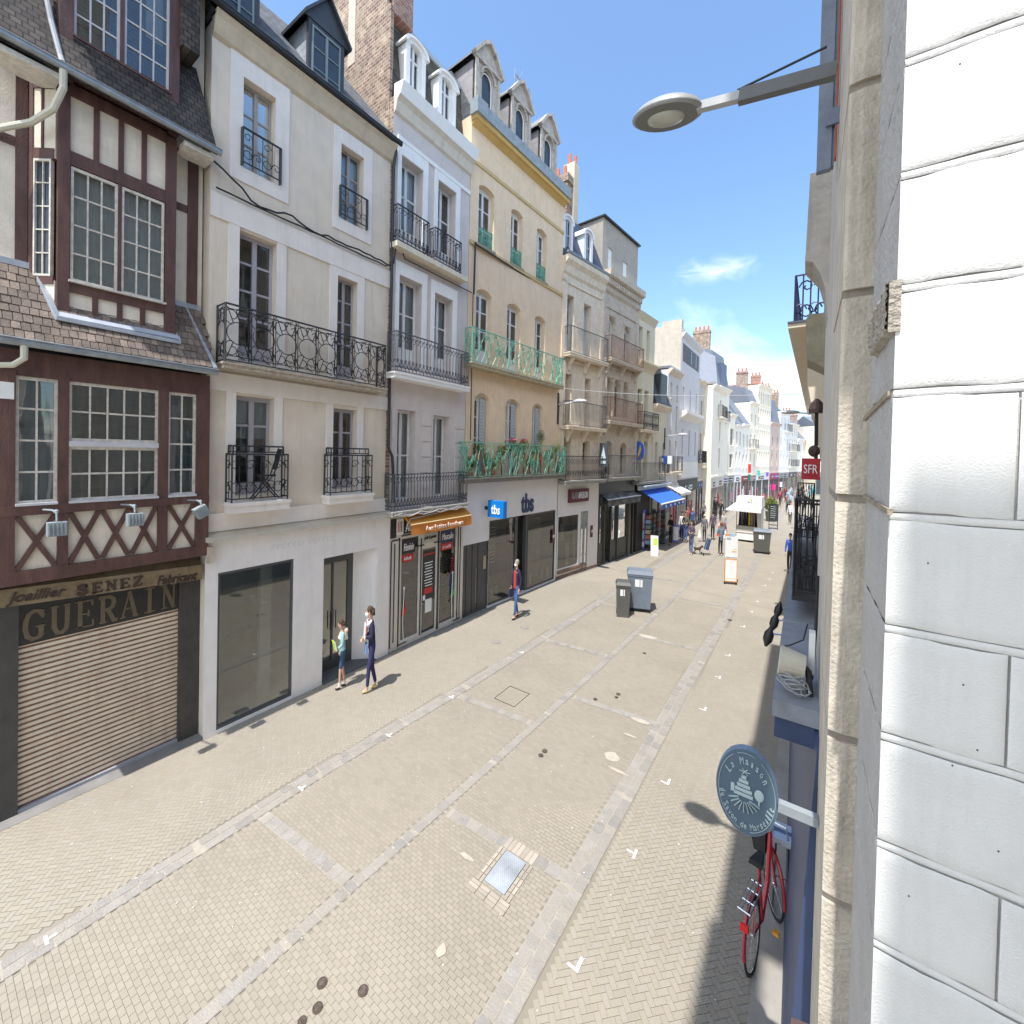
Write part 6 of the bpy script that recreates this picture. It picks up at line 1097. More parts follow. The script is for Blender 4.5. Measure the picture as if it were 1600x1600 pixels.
def lens(prof,n=24,cz=0):
    mb=MB(); k0=0
    for rx,h in prof:
        for j in range(n): t=2*math.pi*j/n; mb.v.append(c+ax*(math.cos(t)*rx*hl)+Vector((0,1,0))*(math.sin(t)*rx*hl*.62)+up*h)
    for i in range(len(prof)-1):
        for j in range(n): mb.f.append([i*n+j,i*n+(j+1)%n,(i+1)*n+(j+1)%n,(i+1)*n+j])
    mb.f.append(list(range(n))); mb.f.append([(len(prof)-1)*n+j for j in range(n)]); return mb
lens([(.9,-.02),(1,-.008),(.99,.004),(.88,.038),(.66,.068),(.38,.088),(.05,.094)]).build('lamp_head',mat('lamp_shell',(.30,.31,.31),.45,.08,8),nl,smooth=True)
lens([(.55,-.021),(.5,-.035),(.3,-.045)]).build('lamp_glass',mat('frosted_glass',(.42,.43,.38),.15,.1,12,spec=.8),nl,smooth=True)
lens([(.90,-.0205),(.60,-.026)]).build('rim',mat('rim_grey',(.16,.165,.16),.5,.1,5),nl)
# blue shopfront below
SB=mat('blue_shopfront',(.05,.075,.155),.55,.08,4); SLB=mat('grey_lead_slab',(.24,.26,.30),.7,.2,5,dirt=.3)
q=MB(); q.hexa([(-.028,3.31,.0),(1,3.31,0),(1,8.6,0),(-.085,8.6,0),(.112,3.31,3.0),(1,3.31,3.0),(1,8.6,3.0),(-.04,8.6,3.0)]); bs=thing('shopfront','blue painted shopfront at the foot of the stone house','shop front',(0,5,0)); q.build('shop_wall',SB,bs)
q=MB(); q.box(-.145,.4,3.55,9.6,3.02,3.14); q.build('lead_ledge',SLB,bs); q=MB(); q.box(-.13,.4,3.58,9.5,2.86,3.02); q.build('blue_fascia',SB,bs)
for y in (5.3,6.9,7.8): q=MB(); q.box(-.15,.3,y,y+.03,3.14,3.165); q.build('lead_seam',SLB,bs)
q=MB(); q.box(-.16,.2,9.7,14,2.8,3.3); tag(q.build('shop_canopy',mat('grey_canopy',(.22,.23,.25),.7,.2,5)),'grey flat shop canopy further along the right wall','canopy')
# oval spot lamps
for k,(u,v) in enumerate(((1217,950),(1211,968),(1202,990))):
    Y=(6.6,5.9,5.2)[k]; c=ony(u,v,Y); e=ony(1240+2*k,950+22*k,Y)
    fl=thing('spot_lamp',('farthest','middle','nearest')[k]+' of three black oval spot lamps on blue arms over the right shopfront','spot lamp',tuple(c),'black spot lamps on blue arms')
    q=MB(); q.tube([e,c],.008,5); q.build('arm',mat('blue_arm',(.12,.2,.5),.5,.05,5),fl); q=MB(); d=Vector((-.03,0,-.14)); q.tube([c-d*.6,c-d*.35,c,c+d*.5,c+d],[.012,.022,.045,.045,.012],10); q.build('lamp_head',BLK,fl,smooth=True)
# beige bucket lamp, junction box, cable coil
c=ony(1236,1035,3.78); bl=thing('floodlight_drum','beige drum shaped floodlight lying on the grey ledge of the right shopfront','floodlight',tuple(c))
q=MB(); a=ony(1217,1030,3.78); b_=ony(1258,1043,3.78); q.tube([a,a+(b_-a)*.05,b_],[.102,.108,.082],18); q.build('drum',mat('beige_drum',(.50,.47,.38),.6,.08,6),bl,smooth=False); q=MB(); q.tube([b_,b_+Vector((.02,.0,-.02)),(b_.x+.035,3.75,3.14)],.02,6); q.build('stand',DARKM,bl)
jb=MB(); c=ony(1268,1020,3.9); jb.box(c.x-.018,c.x+.02,3.86,3.94,c.z-.15,c.z+.16); tag(jb.build('junction_box',WHT),'white junction box fixed to the stone wall beside the drum floodlight','junction box')
q=MB(); c=ony(1238,1068,3.7); rr=random.Random(4)
for k in range(9): r_=rr.uniform(.05,.11); q.tube([(c.x+rr.uniform(-.01,.01)+r_*math.cos(t*.5),3.68+.05*k/9+r_*.5*math.sin(t*.5),3.16+.012*k+.02*math.sin(t+k)+abs(.05*math.sin(t*.25))) for t in range(14)],.005,4)
tag(q.build('cable_coil',mat('grey_cable2',(.35,.36,.36),.6,.2,9)),'coil of grey cable lying on the ledge under the drum floodlight','cable')
q=MB(); q.tube([ony(1278,900,4.3),ony(1275,980,4.1),ony(1268,1060,3.9),ony(1260,1075,3.85),ony(1277,1140,3.6)],.012,5); q.tube([ony(1262,975,4.5),ony(1255,1000,4.4),ony(1235,1008,4.4),ony(1222,1010,4.4)],.006,4); tag(q.build('wall_cable',BLK),'black cables running down the stone wall to the cable coil','cable')
# black balcony railing
rl=thing('iron_balcony','black scrollwork iron balcony at the right edge above the grey ledge','balcony',(.0,6.5,3.4))
q=MB(); q.box(-.08,.16,5.5,9.4,3.33,3.38); q.build('balcony_floor',DARKM,rl)
railing(rl,[(.15,5.5),(-.066,5.5),(-.09,9.4),(.15,9.4)],3.40,4.42,'lattice',BLK,.07,.007,.014)
railing(rl,[(.15,5.52),(-.066,5.52),(-.09,9.4)],3.42,4.38,'wave',BLK,.09,.006,.012)
# SFR sign and other small right side things
sg=thing('square_sign','red square shop sign with white letters at the right side of the street','sign',(.1,10,4.7))
a=ony(1253,716,10);b=ony(1281,750,10); q=MB(); q.box(a.x,b.x,10,10.08,b.z,a.z); bo=q.build('sign_box',mat('signal_red',(.42,.015,.03),.45,.05,5),sg); text('SFR',(a.x+.035,9.995,(a.z+b.z)/2-.085),(1,0,0),(0,0,1),(b.x-a.x)*.75,.17,mat('sign_white',(.85,.85,.85),.5,.02,5),bo)
lp=thing('iron_lantern','dark iron lantern on a bracket above the red square sign','lantern',(.2,11,6)); q=MB(); c=ony(1276,638,11); q.lathe((c.x,11,c.z-.1),[(.13,0),(.14,.08),(.1,.22),(.03,.3)],10); q.build('lantern_hood',mat('rust_black',(.06,.035,.03),.6,.3,6),lp); q=MB(); q.tube([(c.x,11,c.z),(c.x+.02,11,c.z-1.2)],.035,6); q.build('lantern_post',BLK,lp)
q=MB(); c=ony(1272,705,10.5); q.ell((c.x,10.5,c.z),(.1,.1,.12)); q.build('lantern_bowl',mat('rust_black',(.06,.035,.03),.6,.3,6),lp)
p=onwall(1100,700)
lpx=ony(1272,646,14); lp=thing('street_lamp','distant street lamp whose arm reaches left from behind the right facade','street lamp',tuple(lpx),'wall mounted street lamps')
e=ony(1243,645,14); q=MB(); q.tube([lpx,e],.022,5); q.build('arm',LG,lp); q=MB(); q.ell((e.x-.12,14,e.z+.02),(.22,.12,.055)); q.build('lamp_head',LG,lp)
# ================================================================== La Maison sign
sg=thing('round_shop_sign','round blue grey sign with a house emblem and circular writing, over the bicycle','sign',(-.25,3.0,2.77))
c=Vector((-.245,3.0,2.775)); rx,rz=.168,.262
def disc(mb,cx,cz,rx_,rz_,y0,y1,n=40): mb.prism([(cx+rx_*math.cos(2*math.pi*i/n),y0,cz+rz_*math.sin(2*math.pi*i/n)) for i in range(n)],(0,y1-y0,0))
tx=.09  # slight turn toward the camera
SGB=mat('slate_blue_sign',(.085,.135,.19),.45,.06,7); PALE=mat('pale_emblem',(.42,.52,.55),.6,.08,20)
def ringtube(mb,k,r_,a0=0,a1=360,n=48):
    mb.tube([(c.x+rx*k*math.cos(R(a0+(a1-a0)*i/n)),2.996,c.z+rz*k*math.sin(R(a0+(a1-a0)*i/n))) for i in range(n+1)],r_,4)
q=MB(); disc(q,c.x,c.z,rx,rz,3.0,3.05); bo=q.build('sign_disc',SGB,sg)
q=MB(); disc(q,c.x,c.z,rx*1.02,rz*1.02,3.003,3.047); q.build('rim',mat('steel_blue_rim',(.16,.24,.36),.4,.05,5),bo)
q=MB(); ringtube(q,.92,.0016,-80,60); ringtube(q,.92,.0016,75,110); ringtube(q,.92,.0016,120,260); q.build('ring_line',PALE,bo)
def arctext(word,k,a0,a1,hh,flip,m_):
    n=len(word)
    for i,ch in enumerate(word):
        if ch==' ': continue
        t=R(a0+(a1-a0)*(i+.5)/n); p=Vector((c.x+rx*k*math.cos(t),2.998,c.z+rz*k*math.sin(t))); rad=Vector((rx*math.cos(t),0,rz*math.sin(t))).normalized(); tan=Vector((rx*math.sin(t),0,-rz*math.cos(t))).normalized()
        if flip: rad=-rad; tan=-tan
        wd=hh*(.52 if ch.isupper() else .28 if ch in 'il' else .42); 
        hy=hh if ch.isupper() or ch in 'dl' else hh*.68
        text(ch,p-tan*wd/2-rad*hh/2,tan,rad,wd,hy,m_,bo,'letter',.003)
arctext('La Maison',.74,152,28,.042,False,PALE); arctext('du Savon de Marseille',.80,188,352,.036,True,PALE)
q=MB()
for k,(w_,z) in enumerate(((.052,-.03),(.046,-.002),(.036,.026),(.026,.054),(.014,.08))): q.box(c.x-.015-w_,c.x-.015+w_,2.992,2.999,c.z+z,c.z+z+.02)
q.box(c.x-.085,c.x-.065,2.992,2.999,c.z-.02,c.z+.03); q.build('house_emblem',PALE,bo)
q=MB()
for i in range(9):
    t=R(200+17.5*i); a=Vector((c.x-.01,2.994,c.z-.03)); d=Vector((math.cos(t)*.09,0,math.sin(t)*.095)); q.beam(a+d*.35,a+d,.004,.011,(0,1,0))
q.build('field_rays',PALE,bo)
q=MB(); q.ell((c.x+.07,2.996,c.z+.01),(.026,.004,.036)); q.box(c.x+.066,c.x+.074,2.992,2.999,c.z-.05,c.z-.02); q.build('tree_emblem',PALE,bo)
q=MB()
for i in range(6): t=i*1.05; q.tube([(c.x-.01+.03*math.cos(t)*k/3,2.996,c.z+.125+.022*math.sin(t)*k/3) for k in range(4)],.003,4)
q.build('olive_branch_emblem',PALE,bo)
q=MB(); q.box(c.x+rx*.98,.12,3.0,3.045,2.735,2.79); q.build('bracket',mat('bracket_steel',(.26,.29,.31),.5,.1,6),sg)
# ================================================================== bicycle (true size, slim footprint like everything here)
bk=thing('bicycle','red city bicycle with silver rear rack leaning by the blue shopfront','bicycle',(-.205,4.95,0),scaled=True,rz=R(-11))
BRD=mat('bike_red',(.42,.015,.03),.3,.06,8,spec=.7); RUB=mat('rubber',(.02,.02,.02),.8,.1,9); CHR=mat('chrome',(.6,.62,.65),.25,.05,6,metal=.9)
ln=.16
def lean(x,y,z): return Vector((x+z*ln*-.4,y,z))
def wheel(cy,st=0):
    def wp(t,r_): yy=math.cos(t)*r_; return lean(math.sin(st)*yy,cy+math.cos(st)*yy,.34+math.sin(t)*r_)
    q=MB(); q.tube([wp(2*math.pi*i/28,.325) for i in range(29)],.018,6,False); w_=q.build('wheel',RUB,bk)
    q=MB(); q.tube([wp(2*math.pi*i/28,.30) for i in range(29)],.008,5,False); q.build('rim',CHR,w_)
    q=MB()
    for i in range(14): q.tube([wp(2*math.pi*i/14,.02),wp(2*math.pi*i/14,.3)],.0018,3,False)
    q.ell(wp(0,0),(.03,.02,.02)); q.build('spokes',CHR,w_)
    q=MB(); q.tube([wp(R(a),.355) for a in range(20,190,12)],.022,6); q.build('mudguard',BRD,bk)
wheel(-.55); wheel(.52,R(-38))
q=MB(); q.tube([lean(0,-.55,.34),lean(0,-.12,.28),lean(0,-.2,.85)],.024,7); q.tube([lean(0,-.12,.28),lean(0,.2,.5),lean(0,.38,.92)],.032,7); q.tube([lean(0,-.55,.34),lean(0,-.19,.75)],.012,6); q.tube([lean(0,.38,.95),lean(0,.42,.7)],.022,7); q.tube([lean(-.0,.42,.7),lean(.04,.5,.34)],.016,6); q.build('bike_frame',BRD,bk)
q=MB(); q.tube([lean(-.05,.52,.34),lean(-.04,.44,.72)],.014,6); q.tube([lean(0,.38,.92),lean(0,.34,1.06)],.014,6); q.tube([lean(-.3,.14,1.08),lean(-.24,.3,1.1),lean(0,.34,1.08),lean(.24,.3,1.1),lean(.3,.14,1.08)],.012,6); q.build('handlebar',CHR,bk)
q=MB(); q.hexa([lean(-.09,-.36,.9),lean(.09,-.36,.9),lean(.03,-.06,.9),lean(-.03,-.06,.9),lean(-.08,-.36,.95),lean(.08,-.36,.95),lean(.03,-.06,.93),lean(-.03,-.06,.93)]); q.build('saddle',RUB,bk)
q=MB()
for x in (-.08,-.027,.027,.08): q.tube([lean(x,-.88,.72),lean(x,-.32,.74)],.009,5)
for y in (-.88,-.7,-.5,-.32): q.tube([lean(-.08,y,.725),lean(.08,y,.725)],.009,5)
q.tube([lean(-.08,-.6,.72),lean(-.02,-.55,.36)],.007,4); q.tube([lean(.08,-.6,.72),lean(.02,-.55,.36)],.007,4); q.build('rear_rack',CHR,bk)
q=MB(); q.box(-.07,.03,-.94,-.9,.58,.64); q.build('rear_light',mat('red_reflector',(.7,.02,.02),.3,.05,5),bk)
q=MB(); q.box(.12,.2,-.1,-.04,.2,.23); q.build('pedal',mat('amber_reflector',(.8,.35,.02),.3,.05,5),bk)
q=MB(); q.hexa([lean(x,y,z) for z,s_ in ((.62,.1),(.9,.15)) for x,y in ((-.16-s_,.55-s_),(-.16+s_*.6,.55-s_),(-.16+s_*.6,.55+s_),(-.16-s_,.55+s_))]); tag(q.build('bicycle_bag',mat('black_bag',(.03,.03,.033),.85,.3,12)),'black bag hanging on the handlebar of the red bicycle','bag'); o=bpy.data.objects['bicycle_bag']; o.location=bk.location; o.scale=bk.scale; o.rotation_euler=bk.rotation_euler
br=thing('bike_stand','low black stand with a shiny striped top behind the bicycle','stand',(-.09,5.45,0))
q=MB()
for dx in (-.07,.07):
    for dy in (-.05,.05): q.tube([(-.09+dx,5.45+dy*2.2,0),(-.09+dx*.8,5.45+dy,.78)],.008,5)
q.tube([(-.16,5.4,.35),(-.02,5.4,.35)],.006,4); q.build('stand_legs',BLK,br); q=MB(); q.hexa([(-.17,5.32,.76),(-.01,5.32,.76),(-.01,5.52,.80),(-.17,5.52,.80),(-.17,5.32,.82),(-.01,5.32,.82),(-.01,5.52,.86),(-.17,5.52,.86)]); q.build('stand_top',mat('satin_steel',(.55,.62,.7),.3,.05,4,metal=.6,stretch=(1,1,1)),br); q=MB(); q.box(-.172,-.008,5.40,5.44,.8,.848); q.build('dark_stripe',mat('blue_stripe',(.08,.12,.25),.5,.05,5),br)
q=MB(); a=onz(1248,1590,2.2); q.hexa([(a.x-.03,a.y-.5,2.1),(a.x+.2,a.y-.5,2.1),(a.x+.2,a.y+.05,2.1),(a.x-.03,a.y-.02,2.1),(a.x-.03,a.y-.5,2.2),(a.x+.2,a.y-.5,2.2),(a.x+.2,a.y+.05,2.2),(a.x-.03,a.y-.02,2.2)]); tag(q.build('awning_box',mat('brown_box',(.09,.055,.05),.6,.2,6)),'dark brown box corner at the bottom edge right of the blue shopfront','box')
# wire across the street
q=MB(); a=B.p(LB-.1,7.35,.05); b_=Vector((.1,13,6.5)); q.tube([a+(b_-a)*(i/16)+Vector((0,0,-.15*math.sin(math.pi*i/16))) for i in range(17)],.008,4); tag(q.build('overhead_wire',mat('pale_wire',(.45,.45,.45),.6,.05,5)),'thin pale wire stretched across the street from the yellow house','cable')
# ================================================================== street objects
BING=mat('bin_grey',(.16,.19,.235),.5,.08,6); BIND=mat('bin_dark',(.095,.095,.085),.5,.1,6); STK=mat('sticker_white',(.75,.76,.76),.6,.05,5)
def wbin(x,y,w_,d,h,lab,body,lid,rz,four=False):
    b=thing('wheelie_bin',lab,'rubbish bin',(x,y,0),'wheeled rubbish bins',scaled=True,rz=rz)
    q=MB(); z0=.12; t=.86
    q.hexa([(-w_/2*t,-d/2*t,z0),(w_/2*t,-d/2*t,z0),(w_/2*t,d/2*t,z0),(-w_/2*t,d/2*t,z0),(-w_/2,-d/2,h*.92),(w_/2,-d/2,h*.92),(w_/2,d/2,h*.92),(-w_/2,d/2,h*.92)])
    q.box(-w_/2-.02,w_/2+.02,-d/2-.02,d/2+.02,h*.87,h*.92)
    for k in (-1,0,1): q.hexa([(k*w_*.25-.015,-d/2*t-.012,z0+.05),(k*w_*.25+.015,-d/2*t-.012,z0+.05),(k*w_*.25+.015,-d/2*t,z0+.05),(k*w_*.25-.015,-d/2*t,z0+.05),(k*w_*.25-.015,-d/2-.012,h*.8),(k*w_*.25+.015,-d/2-.012,h*.8),(k*w_*.25+.015,-d/2,h*.8),(k*w_*.25-.015,-d/2,h*.8)])
    q.build('body',body,b)
    q=MB(); q.hexa([(-w_/2-.03,-d/2-.04,h*.92),(w_/2+.03,-d/2-.04,h*.92),(w_/2+.03,d/2+.03,h*.92),(-w_/2-.03,d/2+.03,h*.92),(-w_/2+.03,-d/2+.04,h),(w_/2-.03,-d/2+.04,h),(w_/2-.03,d/2-.02,h),(-w_/2+.03,d/2-.02,h)]); q.tube([(-w_/2,d/2+.07,h*.93),(w_/2,d/2+.07,h*.93)],.02,6); q.build('lid',lid,b)
    q=MB(); q.box(-.02-w_*.18,w_*.1,-d/2*.95-.012,-d/2*.95+.0,h*.62,h*.8); q.build('sticker',STK,b)
    for sx in (-1,1):
        for sy in ((-1,1) if four else (1,)):
            q=MB(); r_=.1 if not four else .09; q.lathe((sx*(w_/2*t-.02),sy*(d/2*t-.08),r_),[(r_*.5,-.03),(r_,-.025),(r_,.025),(r_*.5,.03)],12,axis='x'); q.build('wheel',RUB,b)
    if not four: q=MB(); q.box(-w_/2*t,w_/2*t,-d/2*t,-d/2*t+.06,0,.13); q.build('foot',body,b)
wbin(-4.43,12.5,.62,.62,1.05,'small dark wheelie bin in front of the larger grey one in mid street',BIND,BIND,R(22))
wbin(-4.17,13.25,1.12,.75,1.28,'large blue grey wheelie bin behind the small dark one in mid street',BING,BING,R(20),True)
wbin(-1.72,25.2,1.15,.85,1.22,'dark olive four wheeled bin standing in front of the market stall',BIND,BING,R(8),True)
tt=thing('notice_totem','tall white wheeled notice board with an orange edged lower panel in mid street','notice board',(-2.23,18.15,0),scaled=True,rz=R(22))
q=MB(); q.box(-.33,.33,-.04,.04,.1,.98); lo=q.build('lower_panel',mat('orange_frame',(.70,.33,.10),.6,.1,5),tt); q=MB(); q.box(-.29,.29,-.047,-.039,.14,.94); q.build('white_face',WHT,lo)
q=MB(); q.box(-.003,.003,-.05,-.046,.16,.92); q.box(-.27,.27,-.05,-.046,.22,.235); q.build('panel_line',mat('orange_frame',(.70,.33,.10),.6,.1,5),lo)
q=MB(); q.box(-.33,.33,-.04,.04,1.0,1.86); up_=q.build('upper_panel',WHT,tt); q=MB(); q.box(-.3,.3,-.05,-.04,1.03,1.06); q.box(-.28,-.05,-.05,-.041,1.72,1.80); q.build('printed_line',mat('print_grey',(.35,.38,.42),.6,.1,5),up_)
q=MB(); q.box(.02,.28,-.046,-.0405,1.25,1.30); q.box(.08,.28,-.046,-.0405,1.36,1.38); q.build('orange_print',mat('orange_print',(.75,.45,.2),.6,.1,5),up_)
q=MB(); q.box(-.12,.16,-.05,.05,1.86,1.95); q.build('blue_header',mat('pale_blue_header',(.35,.5,.62),.5,.1,5),tt); q=MB(); q.box(-.33,-.14,-.05,.05,1.86,1.94); q.build('orange_corner',mat('orange_frame',(.70,.33,.10),.6,.1,5),tt)
for sx in (-1,1): q=MB(); q.lathe((sx*.3,0,.06),[(.06,-.04),(.06,.04)],10,axis='x'); q.build('wheel',RUB,tt)
bn=thing('display_banner','tall colourful display banner with a blue frame beside the black shopfront','banner',(-6.93,21.9,0),scaled=True,rz=R(25))
BF=mat('banner_blue_frame',(.12,.14,.6),.5,.05,5); q=MB(); q.box(-.34,.34,-.06,.06,.05,2.05); fb_=q.build('frame',BF,bn)
for z0,z1,mm in ((.15,.42,WHT),(.42,.5,RED),(.52,1.0,mat('poster_sky',(.35,.6,.72),.6,.2,4)),(1.0,1.08,RED),(1.1,1.9,mat('poster_white',(.7,.66,.66),.6,.3,9,col2=(.5,.1,.1),v2=.8))): q=MB(); q.box(-.28,.28,-.07,-.061,z0,z1); q.build('poster_panel',mm,fb_)
gb=thing('pavement_sign','small white pavement sign with a lime green panel near the blue awning','pavement sign',(-5.93,21.0,0),scaled=True,rz=R(20))
q=MB(); q.hexa([(-.26,-.25,0),(.26,-.25,0),(.26,.2,0),(-.26,.2,0),(-.26,-.25,.06),(.26,-.25,.06),(.26,.2,.06),(-.26,.2,.06)]); q.hexa([(-.26,-.22,.06),(.26,-.22,.06),(.26,-.18,.06),(-.26,-.18,.06),(-.28,.1,.95),(.24,.1,.95),(.24,.14,.95),(-.28,.14,.95)]); f_=q.build('board',WHT,gb)
q=MB(); q.hexa([(-.1,-.15,.25),(.2,-.15,.25),(.2,-.145,.25),(-.1,-.145,.25),(-.1,.058,.84),(.2,.058,.84),(.2,.065,.84),(-.1,.065,.84)]); q.build('lime_panel',mat('lime_green',(.40,.62,.06),.6,.08,5),f_)
def cone(x,y,lab):
    c=thing('traffic_cone',lab,'traffic cone',(x,y,0),'orange and white cones',scaled=True)
    OR=mat('cone_orange',(.75,.12,.03),.5,.08,6); q=MB(); q.box(-.2,.2,-.2,.2,0,.04); q.lathe((0,0,.04),[(.16,0),(.03,.88)],14); b_=q.build('body',OR,c)
    for z0,z1 in ((.30,.46),(.60,.76)): q=MB(); q.lathe((0,0,.04),[(.163-.13*z0/.88+.003,z0),(.163-.13*z1/.88+.003,z1)],14); q.build('white_band',WHT,b_)
cone(-3.87,28.7,'traffic cone with white bands just left of the market stall'); cone(-4.28,28.9,'traffic cone half hidden behind the woman in a denim jacket')
cb_=thing('chalkboard','black chalkboard easel right of the market stall','chalkboard',(-1.68,34.2,0),scaled=True,rz=R(8))
q=MB(); 
for x in (-.38,.38): q.box(x-.03,x+.03,-.03,.03,0,1.75)
q.box(-.35,.35,-.03,.03,.28,.33); q.box(-.35,.35,-.03,.03,1.7,1.75); q.build('frame',BLK,cb_); q=MB(); q.box(-.35,.35,-.015,.015,.55,1.7); bd=q.build('board',mat('chalk_black',(.04,.045,.045),.8,.3,9),cb_)
rr=random.Random(3)
for i in range(6): q=MB(); q.tube([(-.28,-.02,1.55-.15*i),(-.1,-.02,1.58-.15*i),(.05,-.02,1.54-.15*i),(.2+rr.uniform(-.1,.06),-.02,1.57-.15*i)],.012,3); q.build('chalk_line',mat('chalk',(.55,.58,.55),.9,.1,5),bd)
pl=thing('potted_shrub','round leafy shrub in a grey planter behind the chalkboard','shrub',(-2.1,38.5,0)); q=MB(); q.lathe((-2.1,38.5,0),[(.28,0),(.36,.75),(.3,.75)],12); q.build('pot',BIND,pl); f=MB(); leafball(f,(-2.1,38.5,1.35),(.5,.5,.6),900,.09,random.Random(5)); f.build('foliage',mat('shrub_leaf',(.12,.15,.03),.7,.4,20,isl=.5,col2=(.3,.3,.06),v2=.6),pl)
# market stall
KW=mat('stall_white',(.80,.79,.76),.7,.04,4); ks=thing('market_stall','white market stall with an open clothes counter and flared awning in mid street','market stall',(-2.6,28.4,0))
x0,x1,y0,y1=-3.22,-1.98,27.9,29.9
q=MB(); q.box(x0,x1,y0,y0+.05,.12,.55); q.box(x0,x1-.0,y0-.001,y0-.04,.55,.58); q.build('counter_front',KW,ks); q=MB(); q.box(x0,x1,y0,y0+.05,.58,.92); q.build('counter_panel',mat('counter_grey',(.45,.44,.38),.7,.05,5),ks)
q=MB(); q.box(x0,x1,y1,y1+.05,0,2.4); q.box(x1-.03,x1,y0,y1,0,2.4); q.build('stall_wall',KW,ks)
for x in (x0,x1-.08,x0+.9): q=MB(); q.box(x,x+.035,y0-.01,y0+.04,.0,1.9); q.build('post',mat('stall_post',(.35,.25,.22),.6,.1,5),ks)
q=MB(); q.hexa([(x1-.13,y0-.1,.6),(x1+.0,y0-.1,.6),(x1,y0-.02,.6),(x1-.13,y0-.02,.6),(x1-.2,y0-.1,1.8),(x1-.05,y0-.1,1.8),(x1-.05,y0-.02,1.8),(x1-.2,y0-.02,1.8)]); q.build('gathered_curtain',mat('cream_curtain',(.72,.62,.55),.8,.1,9),ks)
q=MB(); q.hexa([(x0-.05,y0-.05,2.0),(x1+.05,y0-.05,2.0),(x1+.05,y1+.1,2.0),(x0-.05,y1+.1,2.0),(x0,y0+.0,2.62),(x1,y0+.0,2.62),(x1,y1,2.55),(x0,y1,2.55)]); rf=q.build('roof',KW,ks)
q=MB(); q.q((x0-.05,y0-.06,2.25),(x1+.02,y0-.06,2.25),(x1+.02,y0-.5,1.82),(x0-.5,y0-.5,1.86)); q.q((x0-.05,y0-.06,2.2),(x1+.02,y0-.06,2.2),(x1+.02,y0-.5,1.78),(x0-.5,y0-.5,1.82)); q.build('awning_flap',KW,ks)
q=MB(); q.box(-2.5,-2.44,y0-.06,y0-.045,2.35,2.5); q.build('yellow_mark',mat('sign_yellow',(.8,.5,.05),.5,.03,5),rf); q=MB(); q.box(-2.66,-2.54,y0-.06,y0-.045,2.3,2.36); q.build('blue_mark',mat('cyan_mark',(.2,.5,.65),.5,.03,5),rf)
q=MB(); q.ell((x1-.08,y0-.12,1.88),(.05,.04,.1)); q.build('red_tie',RED,ks)
q=MB(); q.box(x0+.04,x1-.04,y0+.06,y1,.5,.9); q.build('clothes_table',mat('dark_cloth',(.05,.05,.05),.9,.2,8),ks)
for i in range(9):
    x=x0+.15+i*.125; cm=(mat('coat_black',(.025,.025,.028),.9,.2,9),mat('coat_brown',(.14,.11,.09),.9,.2,9),mat('coat_yellow',(.62,.50,.07),.9,.15,9),mat('coat_tan',(.42,.27,.13),.9,.15,9))[(0,1,0,0,2,3,0,0,1)[i]]
    q=MB(); q.hexa([(x-.05,y0+.2,.95),(x+.05,y0+.2,.95),(x+.05,y0+.6,.95),(x-.05,y0+.6,.95),(x-.035,y0+.3,1.75),(x+.035,y0+.3,1.75),(x+.035,y0+.5,1.75),(x-.035,y0+.5,1.75)]); tag(q.build('hanging_coat',cm),('black coat at the left end of the stall rail','brown coat second from the left on the stall rail','black coat third from the left on the stall rail','black coat just left of the yellow one on the stall rail','bright yellow coat hanging in the market stall','tan coat hanging right of the yellow one','black coat right of the tan one on the stall rail','black coat second from the right end of the stall rail','brown coat at the right end of the stall rail')[i],'coat','coats hanging in the market stall')
# far shop signs
for (u,v,w_,h_,cm,lb) in ((1171,732,.28,.9,RED,'tall red hanging sign above a dark green one far down the left side'),(1170,746,.26,.6,mat('sign_green',(.01,.16,.10),.5,.1,5),'dark green hanging sign under the tall red one'),(1185,739,.3,.5,mat('sign_teal',(.05,.45,.35),.5,.1,5),'small teal pharmacy like sign far down the left side'),(1198,741,.35,.45,mat('sign_violet',(.12,.10,.5),.5,.1,5),'small violet blue sign right of the teal one'),(1208,761,.5,.6,mat('sign_magenta',(.75,.03,.25),.5,.1,5),'magenta pink sign low on the far left side'),(1220,757,.3,.6,WHT,'white hanging sign near the end of the street')):
    p=onwall(u,v); c=Vector((p.x+.45,p.y-.4,p.z)); c=ony(u,v,c.y); q=MB(); q.box(c.x-w_/2,c.x+w_/2,c.y,c.y+.08,c.z-h_/2,c.z+h_/2); sg=thing('hanging_sign',lb,'sign',tuple(c)); q.build('sign_board',cm,sg); q=MB(); q.box(c.x-w_/2-.4,c.x-w_/2,c.y+.02,c.y+.06,c.z,c.z+.05); q.build('bracket',DARKM,sg)
# ================================================================== people
SKIN=mat('skin',(.55,.33,.23),.6,.05,8)
def skin(name,verts,edges,rad,material,parent,sub=1,root=0,label=None):
    me=bpy.data.meshes.new('s'); me.from_pydata(verts,edges,[]); ob=bpy.data.objects.new('s',me)
    ob.modifiers.new('k','SKIN'); 
    if not me.skin_vertices: 
        bm=bmesh.new(); bm.from_mesh(me); bm.verts.layers.skin.verify(); bm.to_mesh(me); bm.free()
    for i,sv in enumerate(me.skin_vertices[0].data):
        r_=rad[i]; sv.radius=r_ if isinstance(r_,tuple) else (r_,r_); sv.use_root=(i==root)
    sm=ob.modifiers.new('u','SUBSURF'); sm.levels=sub; sm.render_levels=sub
    m2=baked(ob)
    m2.name=name; m2.materials.clear(); m2.materials.append(material); m2.shade_smooth()
    o=bpy.data.objects.new(name,m2); C.objects.link(o); o.parent=parent; W[o.name]=Vector((0,0,0))
    if label: o['label']=label
    return o
def cloth(name,c): return mat('cloth_'+name,c,.9,.15,14)
